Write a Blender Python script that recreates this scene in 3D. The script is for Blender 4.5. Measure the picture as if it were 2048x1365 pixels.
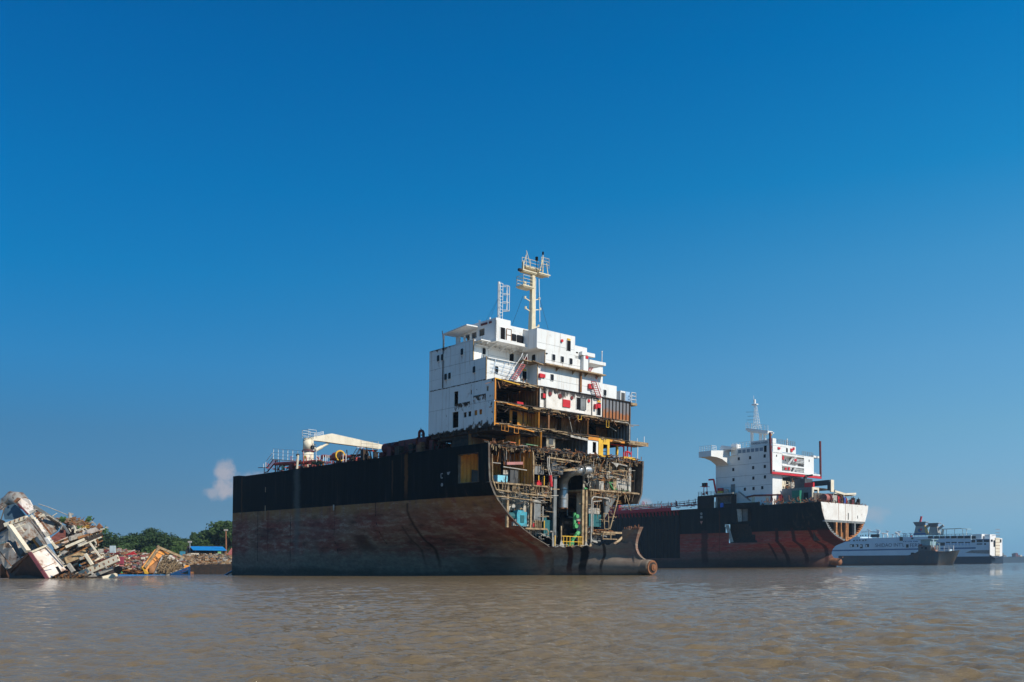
import bpy, math, random
import numpy as np
from mathutils import Matrix, Vector
R_=math.radians
random.seed(7); rng=np.random.default_rng(7)
SC=bpy.context.scene
for o in list(bpy.data.objects): bpy.data.objects.remove(o)
# ------------------------------------------------------------------ camera
FPX=1900.;PCX=1024.;PCY=1132.2;SLOPE=0.008;EYE=1.3
_n=math.hypot(1,SLOPE);CR,SR=1/_n,SLOPE/_n
cd=bpy.data.cameras.new('camera');cam=bpy.data.objects.new('camera',cd);SC.collection.objects.link(cam)
cd.sensor_width=36;cd.lens=36*FPX/2048;cd.shift_y=(PCY-682.5)/2048;cd.clip_start=.3;cd.clip_end=60000
cam.matrix_world=Matrix(((CR,SR,0,0),(0,0,-1,0),(-SR,CR,0,EYE),(0,0,0,1)))
SC.camera=cam
# ------------------------------------------------------------------ light
SUN_AZ=math.atan2(.79,-.61);SUN_EL=R_(40)
W=bpy.data.worlds.new("World");SC.world=W;W.use_nodes=True
nt=W.node_tree;nt.nodes.clear()
sky=nt.nodes.new('ShaderNodeTexSky');sky.sky_type='NISHITA';sky.sun_disc=False
sky.sun_elevation=SUN_EL;sky.sun_rotation=SUN_AZ;sky.altitude=0;sky.air_density=1.25;sky.dust_density=.25;sky.ozone_density=4.0
hs=nt.nodes.new('ShaderNodeHueSaturation');hs.inputs['Saturation'].default_value=1.0
hs.inputs['Value'].default_value=1.0
bg=nt.nodes.new('ShaderNodeBackground');bg.inputs[1].default_value=.085
wo=nt.nodes.new('ShaderNodeOutputWorld')
nt.links.new(sky.outputs[0],hs.inputs['Color']);nt.links.new(hs.outputs[0],bg.inputs[0]);nt.links.new(bg.outputs[0],wo.inputs[0])
# small far cumulus, placed on the sky by direction
def add_clouds():
    N=nt.nodes;L=nt.links
    tc=N.new('ShaderNodeTexCoord');sp=N.new('ShaderNodeSeparateXYZ');L.new(tc.outputs['Generated'],sp.inputs[0])
    def m(op,a,b=None,c=None):
        x=N.new('ShaderNodeMath');x.operation=op
        for i,v in enumerate((a,b,c)):
            if v is None: continue
            if isinstance(v,(int,float)): x.inputs[i].default_value=v
            else: L.new(v,x.inputs[i])
        return x.outputs[0]
    az=m('ARCTAN2',sp.outputs[0],sp.outputs[1]);el=m('ARCSINE',sp.outputs[2])
    nz=N.new('ShaderNodeTexNoise');nz.inputs['Scale'].default_value=42;nz.inputs['Detail'].default_value=8;nz.inputs['Roughness'].default_value=.62
    L.new(tc.outputs['Generated'],nz.inputs[0])
    total=None
    for px,py,wx,wy,s in ((458,978,46,30,.75),(452,946,30,30,.7),(500,960,56,24,.6),(428,985,24,16,.5),(1292,1006,20,16,.5),(1745,1028,36,20,.3),(1690,1060,60,12,.2)):
        a0=math.atan((px-PCX)/FPX);e0=math.atan((PCY+SLOPE*(PCX-px)-py)/FPX*math.cos(a0))
        dx=m('DIVIDE',m('SUBTRACT',az,a0),wx/FPX*math.cos(a0)**2);dy=m('DIVIDE',m('SUBTRACT',el,e0),wy/FPX*math.cos(a0))
        r=m('SQRT',m('ADD',m('MULTIPLY',dx,dx),m('MULTIPLY',dy,dy)))
        v=m('SUBTRACT',m('ADD',1.0,m('MULTIPLY',m('SUBTRACT',nz.outputs[0],.5),2.2)),r)
        mr=N.new('ShaderNodeMapRange');mr.interpolation_type='SMOOTHSTEP';mr.inputs[1].default_value=0;mr.inputs[2].default_value=.8;mr.inputs[3].default_value=0;mr.inputs[4].default_value=s
        L.new(v,mr.inputs[0]);total=mr.outputs[0] if total is None else m('MAXIMUM',total,mr.outputs[0])
    mx=N.new('ShaderNodeMix');mx.data_type='RGBA';L.new(total,mx.inputs[0]);L.new(hs.outputs[0],mx.inputs[6]);mx.inputs[7].default_value=(5.6,5.2,5.6,1)
    L.new(mx.outputs[2],bg.inputs[0])
def grade_sky():
    # the deep, polarised blue of the day: paler towards the sun and the horizon, all round the sky
    N=nt.nodes;L=nt.links
    tc=N.new('ShaderNodeTexCoord');sp=N.new('ShaderNodeSeparateXYZ');L.new(tc.outputs['Generated'],sp.inputs[0])
    a=N.new('ShaderNodeMath');a.operation='ARCSINE';L.new(sp.outputs[2],a.inputs[0])
    e=N.new('ShaderNodeMapRange');e.inputs[1].default_value=0;e.inputs[2].default_value=R_(90);L.new(a.outputs[0],e.inputs[0])
    d=N.new('ShaderNodeVectorMath');d.operation='DOT_PRODUCT';L.new(tc.outputs['Generated'],d.inputs[0]);d.inputs[1].default_value=(math.sin(SUN_AZ),math.cos(SUN_AZ),0)
    t=N.new('ShaderNodeMapRange');t.interpolation_type='SMOOTHSTEP';t.inputs[1].default_value=-1.05;t.inputs[2].default_value=.05;L.new(d.outputs['Value'],t.inputs[0])
    def ramp(st):
        r=N.new('ShaderNodeValToRGB');L.new(e.outputs[0],r.inputs[0]);E=r.color_ramp.elements
        while len(E)<len(st): E.new(.5)
        for x,(el,c) in zip(E,st): x.position=el/90;x.color=(*[v/2.4 for v in c],1)
        return r.outputs[0]
    lo=ramp([(0,(.14,.32,.85)),(1.1,(.14,.32,.72)),(3.7,(.145,.31,.58)),(7.7,(.14,.385,.63)),(11.6,(.09,.53,.85)),(16.6,(.0,.62,1.0)),(21.4,(.0,.65,1.10)),(28,(.0,.63,1.14)),(60,(.02,.36,.72)),(90,(.02,.26,.55))])
    hi=ramp([(0,(.36,.95,2.1)),(.8,(.36,.92,1.95)),(3.4,(.6,.93,1.45)),(7.4,(.63,1.074,1.37)),(11.3,(.58,1.165,1.45)),(16.4,(.38,1.22,1.53)),(21.2,(.08,1.17,1.594)),(28,(.0,1.03,1.60)),(60,(.03,.5,.85)),(90,(.02,.26,.55))])
    m=N.new('ShaderNodeMix');m.data_type='RGBA';L.new(t.outputs[0],m.inputs[0]);L.new(lo,m.inputs[6]);L.new(hi,m.inputs[7])
    v=N.new('ShaderNodeVectorMath');v.operation='MULTIPLY';L.new(sky.outputs[0],v.inputs[0]);L.new(m.outputs[2],v.inputs[1])
    w=N.new('ShaderNodeVectorMath');w.operation='SCALE';w.inputs[3].default_value=2.4;L.new(v.outputs[0],w.inputs[0]);L.new(w.outputs[0],hs.inputs['Color'])
grade_sky()
add_clouds()
sl=bpy.data.lights.new('sun','SUN');so=bpy.data.objects.new('sun',sl);SC.collection.objects.link(so)
sl.energy=5.0;sl.angle=R_(.5);sl.color=(1,.92,.79)
sd=Vector((math.sin(SUN_AZ)*math.cos(SUN_EL),math.cos(SUN_AZ)*math.cos(SUN_EL),math.sin(SUN_EL)))
so.rotation_euler=sd.to_track_quat('Z','Y').to_euler()
vs=SC.view_settings;vs.view_transform='Standard';vs.look='None';vs.exposure=0;vs.gamma=1;vs.use_curve_mapping=False
SC.cycles.max_bounces=6;SC.cycles.volume_bounces=0
# ------------------------------------------------------------------ survey: camera pixel <-> plane of a real surface
def ray(px,py):
    a=(px-PCX)/FPX;b=(PCY-py)/FPX
    return np.array([a*CR+b*SR,1.,-a*SR+b*CR])
def PT(px,py,d):
    return np.array([0,0,EYE])+ray(px,py)*d
class Fr:
    def __init__(s,vx,vy,rx,ry,ox,oy,d,water=False):
        X=-ray(vx,vy);X/=np.linalg.norm(X);Y=ray(rx,ry)
        if water: X[2]=0;X/=np.linalg.norm(X);Y[2]=0
        Y-=X*(X@Y);Y/=np.linalg.norm(Y);Z=np.cross(X,Y)
        s.R=np.array([X,Y,Z]).T;s.O=PT(ox,oy,d)
        if water: s.O[2]=0
    def on(s,p,ax,val):
        o=s.R.T@(np.array([0,0,EYE])-s.O);r=s.R.T@ray(*p);t=(val-o[ax])/r[ax];return o+r*t
    def mat(s):
        m=Matrix.Identity(4)
        for i in range(3):
            for j in range(3): m[i][j]=float(s.R[i,j])
            m[i][3]=float(s.O[i])
        return m
def zr(ox,oy,k): return lambda x,y:(ox+x/k,oy+y/k)
z1=zr(840,620,4.452);z2=zr(860,860,4.357);z3=zr(1200,940,6.204);z4=zr(1380,790,5.389);z5=zr(1380,970,5.389)
z7=zr(440,840,4.137);z8=zr(500,840,6.827);zw=zr(850,680,6.827);zb=zr(980,640,11.373);zt=zr(1120,660,8.531)
zm=zr(970,500,8.027);zf=zr(1660,1010,5.278);zg=zr(1830,1030,9.394);zl=zr(0,970,6.5);zs=zr(180,1010,6.4)
zc=zr(960,740,8.532);ze=zr(1100,760,7.585);zA=zr(1540,860,11.375);zB=zr(1620,950,12.41);zd=zr(780,840,9.309);zD=zr(1060,870,5.936);zE=zr(960,880,6.205);zF=zr(1120,880,4.875)
# ------------------------------------------------------------------ materials
MATS={}
def mat(name,c1,c2=None,sc=1.0,st=(1,1,1),rough=.6,metal=0,rust=0,rustc=(.16,.055,.02),rsc=.8,bump=.15,thr=(.45,.6),streak=0,streakc=(.12,.07,.04),spec=.4,alpha=None):
    if name in MATS: return MATS[name]
    m=bpy.data.materials.new(name);m.use_nodes=True;n=m.node_tree;N=n.nodes;L=n.links
    b=N['Principled BSDF'];b.inputs['Roughness'].default_value=rough;b.inputs['Metallic'].default_value=metal;b.inputs['Specular IOR Level'].default_value=spec
    tc=N.new('ShaderNodeTexCoord')
    def noise(scale,stretch,det=6,rg=.6):
        mp=N.new('ShaderNodeMapping');mp.inputs['Scale'].default_value=stretch;L.new(tc.outputs['Object'],mp.inputs[0])
        x=N.new('ShaderNodeTexNoise');x.inputs['Scale'].default_value=scale;x.inputs['Detail'].default_value=det;x.inputs['Roughness'].default_value=rg;L.new(mp.outputs[0],x.inputs[0]);return x.outputs[0]
    def ramp(f,a,bb):
        r=N.new('ShaderNodeMapRange');r.inputs[1].default_value=a;r.inputs[2].default_value=bb;r.interpolation_type='SMOOTHSTEP';L.new(f,r.inputs[0]);return r.outputs[0]
    def mix(f,a,bb):
        x=N.new('ShaderNodeMix');x.data_type='RGBA'
        for i,v in ((0,f),(6,a),(7,bb)):
            if isinstance(v,tuple): x.inputs[i].default_value=(*v,1)
            elif isinstance(v,float): x.inputs[i].default_value=v
            else: L.new(v,x.inputs[i])
        return x.outputs[2]
    if c2 is None: c2=tuple(v*.72 for v in c1)
    n1=noise(sc,st);col=mix(ramp(n1,.3,.7),c1,c2)
    if streak:
        s_=noise(1.0,(2.2,2.2,.16),5,.7);x=N.new('ShaderNodeMath');x.operation='MULTIPLY';L.new(ramp(s_,.52,.72),x.inputs[0]);x.inputs[1].default_value=streak;col=mix(x.outputs[0],col,streakc)
    if rust:
        r_=noise(rsc,(1,1,1),9,.7);x=N.new('ShaderNodeMath');x.operation='MULTIPLY';L.new(ramp(r_,*thr),x.inputs[0]);x.inputs[1].default_value=rust;col=mix(x.outputs[0],col,rustc)
    L.new(col,b.inputs['Base Color'])
    if bump:
        bp=N.new('ShaderNodeBump');bp.inputs['Strength'].default_value=bump;bp.inputs['Distance'].default_value=.05;L.new(noise(sc*6,(1,1,1)),bp.inputs['Height']);L.new(bp.outputs[0],b.inputs['Normal'])
    MATS[name]=m;return m
white=mat('white_paint',(.74,.74,.72),(.68,.68,.66),.35,rough=.5,rust=.55,rsc=.55,thr=(.6,.72),rustc=(.33,.19,.1),streak=.5,streakc=(.42,.3,.2))
wclean=mat('clean_white_paint',(.76,.76,.74),(.7,.7,.68),.5,rough=.5,streak=.2,streakc=(.5,.4,.3))
cream=mat('cream_steel',(.44,.32,.18),(.24,.16,.085),1.5,rust=.8,rsc=1.8,thr=(.48,.62),rustc=(.14,.08,.045))
grime=mat('grimy_steel',(.17,.15,.12),(.06,.05,.045),.9,rust=.5,rsc=1.2,rustc=(.1,.05,.025))
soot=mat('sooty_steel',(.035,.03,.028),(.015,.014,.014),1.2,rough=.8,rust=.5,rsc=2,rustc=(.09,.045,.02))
orange=mat('orange_primer',(.74,.30,.035),(.55,.2,.03),.6,rust=.5,rsc=.9,thr=(.5,.7),rustc=(.2,.09,.03),streak=.4,streakc=(.22,.1,.03))
yellow=mat('yellow_paint',(.75,.45,.04),(.6,.33,.03),.8,rust=.3,rsc=1.3,thr=(.55,.7))
brown=mat('brown_primer',(.36,.15,.04),(.2,.085,.03),.7,rust=.4,rsc=1,rustc=(.05,.03,.02),streak=.4,streakc=(.07,.04,.02))
red=mat('red_paint',(.62,.025,.03),(.45,.02,.025),1,rough=.45)
dred=mat('deck_red',(.2,.022,.022),(.1,.014,.014),1.2,rust=.5,rsc=2,rustc=(.08,.03,.02))
rustm=mat('rust',(.3,.13,.06),(.15,.06,.03),1.5,rough=.85)
gsteel=mat('grey_steel',(.22,.23,.23),(.13,.135,.13),.7,rust=.4,rsc=1.1,thr=(.55,.7),rustc=(.1,.06,.04))
dgrey=mat('dark_grey_steel',(.085,.09,.095),(.05,.052,.055),.7)
ribbed=mat('heat_stained_steel',(.25,.26,.27),(.17,.18,.19),.5,rust=.0)
cyan=mat('cyan_machine_paint',(.06,.38,.46),(.05,.24,.3),2,rust=.5,rsc=2.5,thr=(.5,.65))
teal=mat('teal_paint',(.02,.13,.14),(.015,.08,.09),1)
green=mat('green_pump_paint',(.11,.42,.15),(.06,.25,.09),2)
ladw=mat('ladder_red',(.4,.09,.09),(.3,.06,.06),3)
zinc=mat('galvanised_duct',(.5,.51,.52),(.36,.37,.38),1.6,rough=.38,metal=.6,rust=.25,rsc=2.5,thr=(.6,.7))
craneP=mat('cream_crane_paint',(.76,.68,.53),(.64,.56,.42),.6,rust=.4,rsc=.8,thr=(.62,.72),rustc=(.35,.18,.07),streak=.35,streakc=(.4,.24,.1))
mastP=mat('cream_mast_paint',(.68,.6,.42),(.58,.49,.33),1.2,rust=.3,rsc=2,thr=(.6,.7))
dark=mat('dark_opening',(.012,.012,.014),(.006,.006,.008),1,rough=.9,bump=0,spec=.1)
glass=mat('dark_glass',(.014,.015,.02),(.01,.01,.012),1,rough=.4,bump=0,spec=.2)
blackp=mat('black_paint',(.009,.010,.011),(.005,.0055,.006),1,rough=.7,spec=.15)
blue=mat('blue_sheet',(.01,.25,.62),(.01,.2,.5),1,rough=.45)
lblue=mat('pale_blue_paint',(.3,.5,.72),(.25,.42,.62),1.5,rust=.2,rsc=2)
lgrey=mat('light_grey_debris',(.46,.43,.38),(.28,.25,.21),2)
def stain(name,col,axis,z0,z1,thr=(.46,.62),sc=1.,st=(1,1,.6),a0=-.3,a1=.2,maxa=.93,rim=0):
    # ragged patch of soot or rust: opaque where noise plus a height bias is high
    m=bpy.data.materials.new(name);m.use_nodes=True;N=m.node_tree.nodes;L=m.node_tree.links;b=N['Principled BSDF'];b.inputs['Roughness'].default_value=.9
    tc=N.new('ShaderNodeTexCoord');sx=N.new('ShaderNodeSeparateXYZ');L.new(tc.outputs['Object'],sx.inputs[0])
    mp=N.new('ShaderNodeMapping');mp.inputs['Scale'].default_value=st;L.new(tc.outputs['Object'],mp.inputs[0]);nz=N.new('ShaderNodeTexNoise');nz.inputs['Scale'].default_value=sc;nz.inputs['Detail'].default_value=8;nz.inputs['Roughness'].default_value=.66;L.new(mp.outputs[0],nz.inputs[0])
    ht=N.new('ShaderNodeMapRange');ht.inputs[1].default_value=z0;ht.inputs[2].default_value=z1;ht.inputs[3].default_value=a0;ht.inputs[4].default_value=a1;L.new(sx.outputs[2],ht.inputs[0])
    ad=N.new('ShaderNodeMath');L.new(nz.outputs[0],ad.inputs[0]);L.new(ht.outputs[0],ad.inputs[1]);al=N.new('ShaderNodeMapRange');al.interpolation_type='SMOOTHSTEP';al.inputs[1].default_value=thr[0];al.inputs[2].default_value=thr[1];al.inputs[4].default_value=maxa;L.new(ad.outputs[0],al.inputs[0]);L.new(al.outputs[0],b.inputs['Alpha'])
    r=N.new('ShaderNodeMapRange');r.inputs[1].default_value=thr[0];r.inputs[2].default_value=thr[1]+.06;L.new(ad.outputs[0],r.inputs[0])
    mx=N.new('ShaderNodeMix');mx.data_type='RGBA';L.new(r.outputs[0],mx.inputs[0]);mx.inputs[6].default_value=(.22,.12,.06,1) if rim else (*col,1);mx.inputs[7].default_value=(*col,1);L.new(mx.outputs[2],b.inputs['Base Color'])
    return m
# ------------------------------------------------------------------ geometry builder
class MB:
    def __init__(s): s.v=[];s.f=[]
    def add(s,vs,fs):
        b=len(s.v);s.v+= [tuple(map(float,p)) for p in vs];s.f+=[tuple(i+b for i in f) for f in fs];return s
    def box(s,x0,x1,y0,y1,z0,z1):
        vs=[(x,y,z) for x in(x0,x1) for y in(y0,y1) for z in(z0,z1)]
        return s.add(vs,[(0,1,3,2),(4,6,7,5),(0,4,5,1),(2,3,7,6),(0,2,6,4),(1,5,7,3)])
    def hexa(s,q1,q2):
        return s.add(list(q1)+list(q2),[(3,2,1,0),(4,5,6,7),(0,1,5,4),(1,2,6,5),(2,3,7,6),(3,0,4,7)])
    def slab(s,pts,t):
        P=[np.array(p,float) for p in pts];nrm=np.cross(P[1]-P[0],P[2]-P[0]);nrm/=np.linalg.norm(nrm)+1e-9
        n=len(P);Q=[p+nrm*t for p in P]
        return s.add(P+Q,[tuple(range(n))[::-1],tuple(range(n,2*n))]+[(i,(i+1)%n,n+(i+1)%n,n+i) for i in range(n)])
    def bar(s,p,q,w,h=None):
        h=h or w;p=np.array(p,float);q=np.array(q,float);d=q-p;L=np.linalg.norm(d)
        if L<1e-6:return s
        d/=L;u=np.array([0,0,1.]) if abs(d[2])<.9 else np.array([1.,0,0]);a=np.cross(d,u);a/=np.linalg.norm(a);b=np.cross(a,d)
        a=a*w/2;b=b*h/2
        return s.hexa([p-a-b,p+a-b,p+a+b,p-a+b],[q-a-b,q+a-b,q+a+b,q-a+b])
    def tube(s,p,q,r,n=6,r2=None,cap=True):
        r2=r if r2 is None else r2
        p=np.array(p,float);q=np.array(q,float);d=q-p;L=np.linalg.norm(d)
        if L<1e-6:return s
        d/=L;u=np.array([0,0,1.]) if abs(d[2])<.9 else np.array([1.,0,0]);a=np.cross(d,u);a/=np.linalg.norm(a);b=np.cross(a,d)
        vs=[]
        for c,rr in((p,r),(q,r2)):
            for i in range(n):
                t=2*math.pi*i/n;vs.append(c+(a*math.cos(t)+b*math.sin(t))*rr)
        fs=[(i,(i+1)%n,n+(i+1)%n,n+i) for i in range(n)]
        if cap: fs+=[tuple(range(n))[::-1],tuple(range(n,2*n))]
        return s.add(vs,fs)
    def path(s,pts,r,n=6,cap=True):
        for a,b in zip(pts[:-1],pts[1:]): s.tube(a,b,r,n,cap=cap)
        return s
    def sweep(s,pts,r,n=16,cap=False):
        P=[np.array(p,float) for p in pts];rings=[];up=np.array([1.,0.15,0.1])
        rr=r if hasattr(r,'__len__') else [r]*len(P)
        for i,p in enumerate(P):
            d=P[min(i+1,len(P)-1)]-P[max(i-1,0)];d/=np.linalg.norm(d);a=np.cross(d,up);a/=np.linalg.norm(a);b=np.cross(a,d)
            rings.append([p+(a*math.cos(2*math.pi*k/n)+b*math.sin(2*math.pi*k/n))*rr[i] for k in range(n)])
        vs=[v for r_ in rings for v in r_];fs=[(i*n+k,i*n+(k+1)%n,(i+1)*n+(k+1)%n,(i+1)*n+k) for i in range(len(P)-1) for k in range(n)]
        if cap: fs+=[tuple(range(n)),tuple(range((len(P)-1)*n,len(P)*n))]
        return s.add(vs,fs)
    def grid(s,A,flip=False,hole=None):
        A=np.asarray(A);m,n=A.shape[:2];vs=A.reshape(-1,3)
        fs=[]
        for i in range(m-1):
            for j in range(n-1):
                if hole and hole(i,j): continue
                f=(i*n+j,(i+1)*n+j,(i+1)*n+j+1,i*n+j+1);fs.append(f[::-1] if flip else f)
        return s.add(vs,fs)
    def panel(s,ax,pos,t,a0,a1,b0,b1,holes=()):
        A=sorted({a0,a1,*[v for h in holes for v in h[:2] if a0<v<a1]});B=sorted({b0,b1,*[v for h in holes for v in h[2:] if b0<v<b1]})
        for i in range(len(A)-1):
            for j in range(len(B)-1):
                ca=(A[i]+A[i+1])/2;cb=(B[j]+B[j+1])/2
                if any(h[0]<ca<h[1] and h[2]<cb<h[3] for h in holes): continue
                if ax==0: s.box(min(pos,pos+t),max(pos,pos+t),A[i],A[i+1],B[j],B[j+1])
                else: s.box(A[i],A[i+1],min(pos,pos+t),max(pos,pos+t),B[j],B[j+1])
        return s
    def corr(s,ax,pos,a0,a1,b0,b1,dep=.09,per=.42,t=.04):
        n=max(2,int((a1-a0)/per*4));row=[]
        for i in range(n+1):
            a=a0+(a1-a0)*i/n;o=(0,0,dep,dep)[i%4];row.append((a,pos+o))
        A=[[ (o,a,b) if ax==0 else (a,o,b) for b in(b0,b1)] for a,o in row]
        s.grid(A);return s
    def rail(s,pts,h=1.05,sp=1.6,r=.035,rails=3):
        P=[np.array(p,float) for p in pts];up=np.array([0,0,1.])
        for a,b in zip(P[:-1],P[1:]):
            n=max(1,int(np.linalg.norm(b-a)/sp))
            for i in range(n+1): p=a+(b-a)*i/n;s.bar(p,p+up*h,r*2)
            for k in range(1,rails+1): s.bar(a+up*h*k/rails,b+up*h*k/rails,r*1.7)
        return s
    def ladder(s,p,q,wv,step=.4,r=.03,rail=None):
        p=np.array(p,float);q=np.array(q,float);wv=np.array(wv,float);n=max(2,int(np.linalg.norm(q-p)/step))
        s.bar(p,q,r*2);s.bar(p+wv,q+wv,r*2)
        for i in range(n+1): c=p+(q-p)*i/n;s.bar(c,c+wv,r*1.6)
        return s
    def disc(s,c,nrm,r,t,n=14):
        nrm=np.array(nrm,float);c=np.array(c,float);return s.tube(c,c+nrm*t,r,n)
COL=SC.collection
def mesh(name,mb,m,smooth=False):
    me=bpy.data.meshes.new(name);me.from_pydata(mb.v,[],mb.f);me.validate();me.update()
    if smooth:
        me.polygons.foreach_set('use_smooth',[True]*len(me.polygons));me.update()
    if m: me.materials.append(m)
    return me
def obj(name,mb,m,parent=None,smooth=False,**tags):
    me=mb if isinstance(mb,bpy.types.Mesh) else mesh(name,mb,m,smooth)
    o=bpy.data.objects.new(name,me);COL.objects.link(o);o.parent=parent
    for k,v in tags.items(): o[k]=v
    return o
def thing(name,label,cat,M=None,group=None):
    o=bpy.data.objects.new(name,None);COL.objects.link(o);o.empty_display_size=1
    if M is not None: o.matrix_world=M
    o['label']=label;o['category']=cat
    if group:o['group']=group
    return o
def tag(o,label,cat,group=None):
    o['label']=label;o['category']=cat
    if group:o['group']=group
    return o
def text_mesh(name,s,size,m,parent,M,thick=.02):
    c=bpy.data.curves.new(name,'FONT');c.body=s;c.size=size;c.extrude=thick
    t=bpy.data.objects.new(name+'_tmp',c);COL.objects.link(t);dg=bpy.context.evaluated_depsgraph_get();dg.update()
    me=bpy.data.meshes.new_from_object(t.evaluated_get(dg));me.name=name;me.materials.clear();me.materials.append(m)
    bpy.data.objects.remove(t);o=bpy.data.objects.new(name,me);COL.objects.link(o);o.parent=parent;o.matrix_local=M;return o
def lerp(a,b,t): return a+(b-a)*t
U=random.uniform
# ------------------------------------------------------------------ water
def build_water():
    rr=[.5,2,4,6,7.5];
    while rr[-1]<420: rr.append(rr[-1]*1.0042)
    while rr[-1]<30000: rr.append(rr[-1]*1.12)
    fine=np.linspace(-R_(34),R_(34),400);rest=np.linspace(R_(34),2*math.pi-R_(34),42)[1:-1]
    th=np.concatenate([fine,rest]);rr=np.array(rr);Rg,T=np.meshgrid(rr,th,indexing='ij')
    x=Rg*np.sin(T);y=Rg*np.cos(T);z=np.zeros_like(x)
    cell=np.maximum(Rg*.0042,.02)
    wr=np.random.default_rng(3)
    for i in range(130):
        lam=.13*(2.1/.13)**(wr.random()**.95);k=2*math.pi/lam;ang=R_(78)+wr.normal()*.42;ph=wr.random()*6.28
        amp=.0052*lam**.6*(.4+wr.random())
        fade=np.clip((lam/cell-2.5)/3,0,1)
        p=k*(x*math.cos(ang)+y*math.sin(ang))+ph
        p+=.9*np.sin(x*.21+y*.13+i)+.6*np.sin(x*-.09+y*.3+2*i)
        z+=amp*fade*(np.sin(p)+.33*np.cos(2*p))
    patch=.75+.35*np.sin(x*.11+.7*np.sin(y*.07))*np.sin(y*.05+1.3)
    z*=patch*np.clip(1-(np.abs(T)-R_(34))/.05,0,1)*(Rg>6.5)
    V=np.stack([x,y,z],-1);m,n=x.shape
    fs=[(i*n+j,i*n+(j+1)%n,(i+1)*n+(j+1)%n,(i+1)*n+j) for i in range(m-1) for j in range(n)]
    fs=[f[::-1] for f in fs];fs.append(tuple(range(n))[::-1][::-1])
    mb=MB();mb.v=[tuple(p) for p in V.reshape(-1,3).tolist()];mb.f=fs
    w=bpy.data.materials.new('muddy_water');w.use_nodes=True;N=w.node_tree.nodes;L=w.node_tree.links;b=N['Principled BSDF']
    b.inputs['Roughness'].default_value=.04;b.inputs['IOR'].default_value=1.333
    tc=N.new('ShaderNodeTexCoord')
    def nz(s,st,det,rg=.55):
        mp=N.new('ShaderNodeMapping');mp.inputs['Scale'].default_value=st;mp.inputs['Rotation'].default_value=(0,0,-.12);L.new(tc.outputs['Object'],mp.inputs[0])
        q=N.new('ShaderNodeTexNoise');q.inputs['Scale'].default_value=s;q.inputs['Detail'].default_value=det;q.inputs['Roughness'].default_value=rg;L.new(mp.outputs[0],q.inputs[0]);return q.outputs[0]
    mx=N.new('ShaderNodeMix');mx.data_type='RGBA';L.new(nz(.05,(1,1,1),4),mx.inputs[0]);mx.inputs[6].default_value=(.18,.130,.066,1);mx.inputs[7].default_value=(.22,.158,.082,1);L.new(mx.outputs[2],b.inputs['Base Color'])
    b1=N.new('ShaderNodeBump');b1.inputs['Strength'].default_value=1.;b1.inputs['Distance'].default_value=.06;L.new(nz(9.,(.35,1,1),7,.72),b1.inputs['Height'])
    b2=N.new('ShaderNodeBump');b2.inputs['Strength'].default_value=.8;b2.inputs['Distance'].default_value=.085;L.new(nz(1.5,(.28,1,1),5),b2.inputs['Height']);L.new(b2.outputs[0],b1.inputs['Normal'])
    L.new(b1.outputs[0],b.inputs['Normal'])
    o=obj('water',mb,w,smooth=True);o['kind']='structure'
    # river bed under it
    bed=obj('ground',MB().grid([[(-30000,-30000,-9),(-30000,30000,-9)],[(30000,-30000,-9),(30000,30000,-9)]],flip=True),mat('mud',(.12,.09,.06)));bed['kind']='structure'
build_water()
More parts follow.
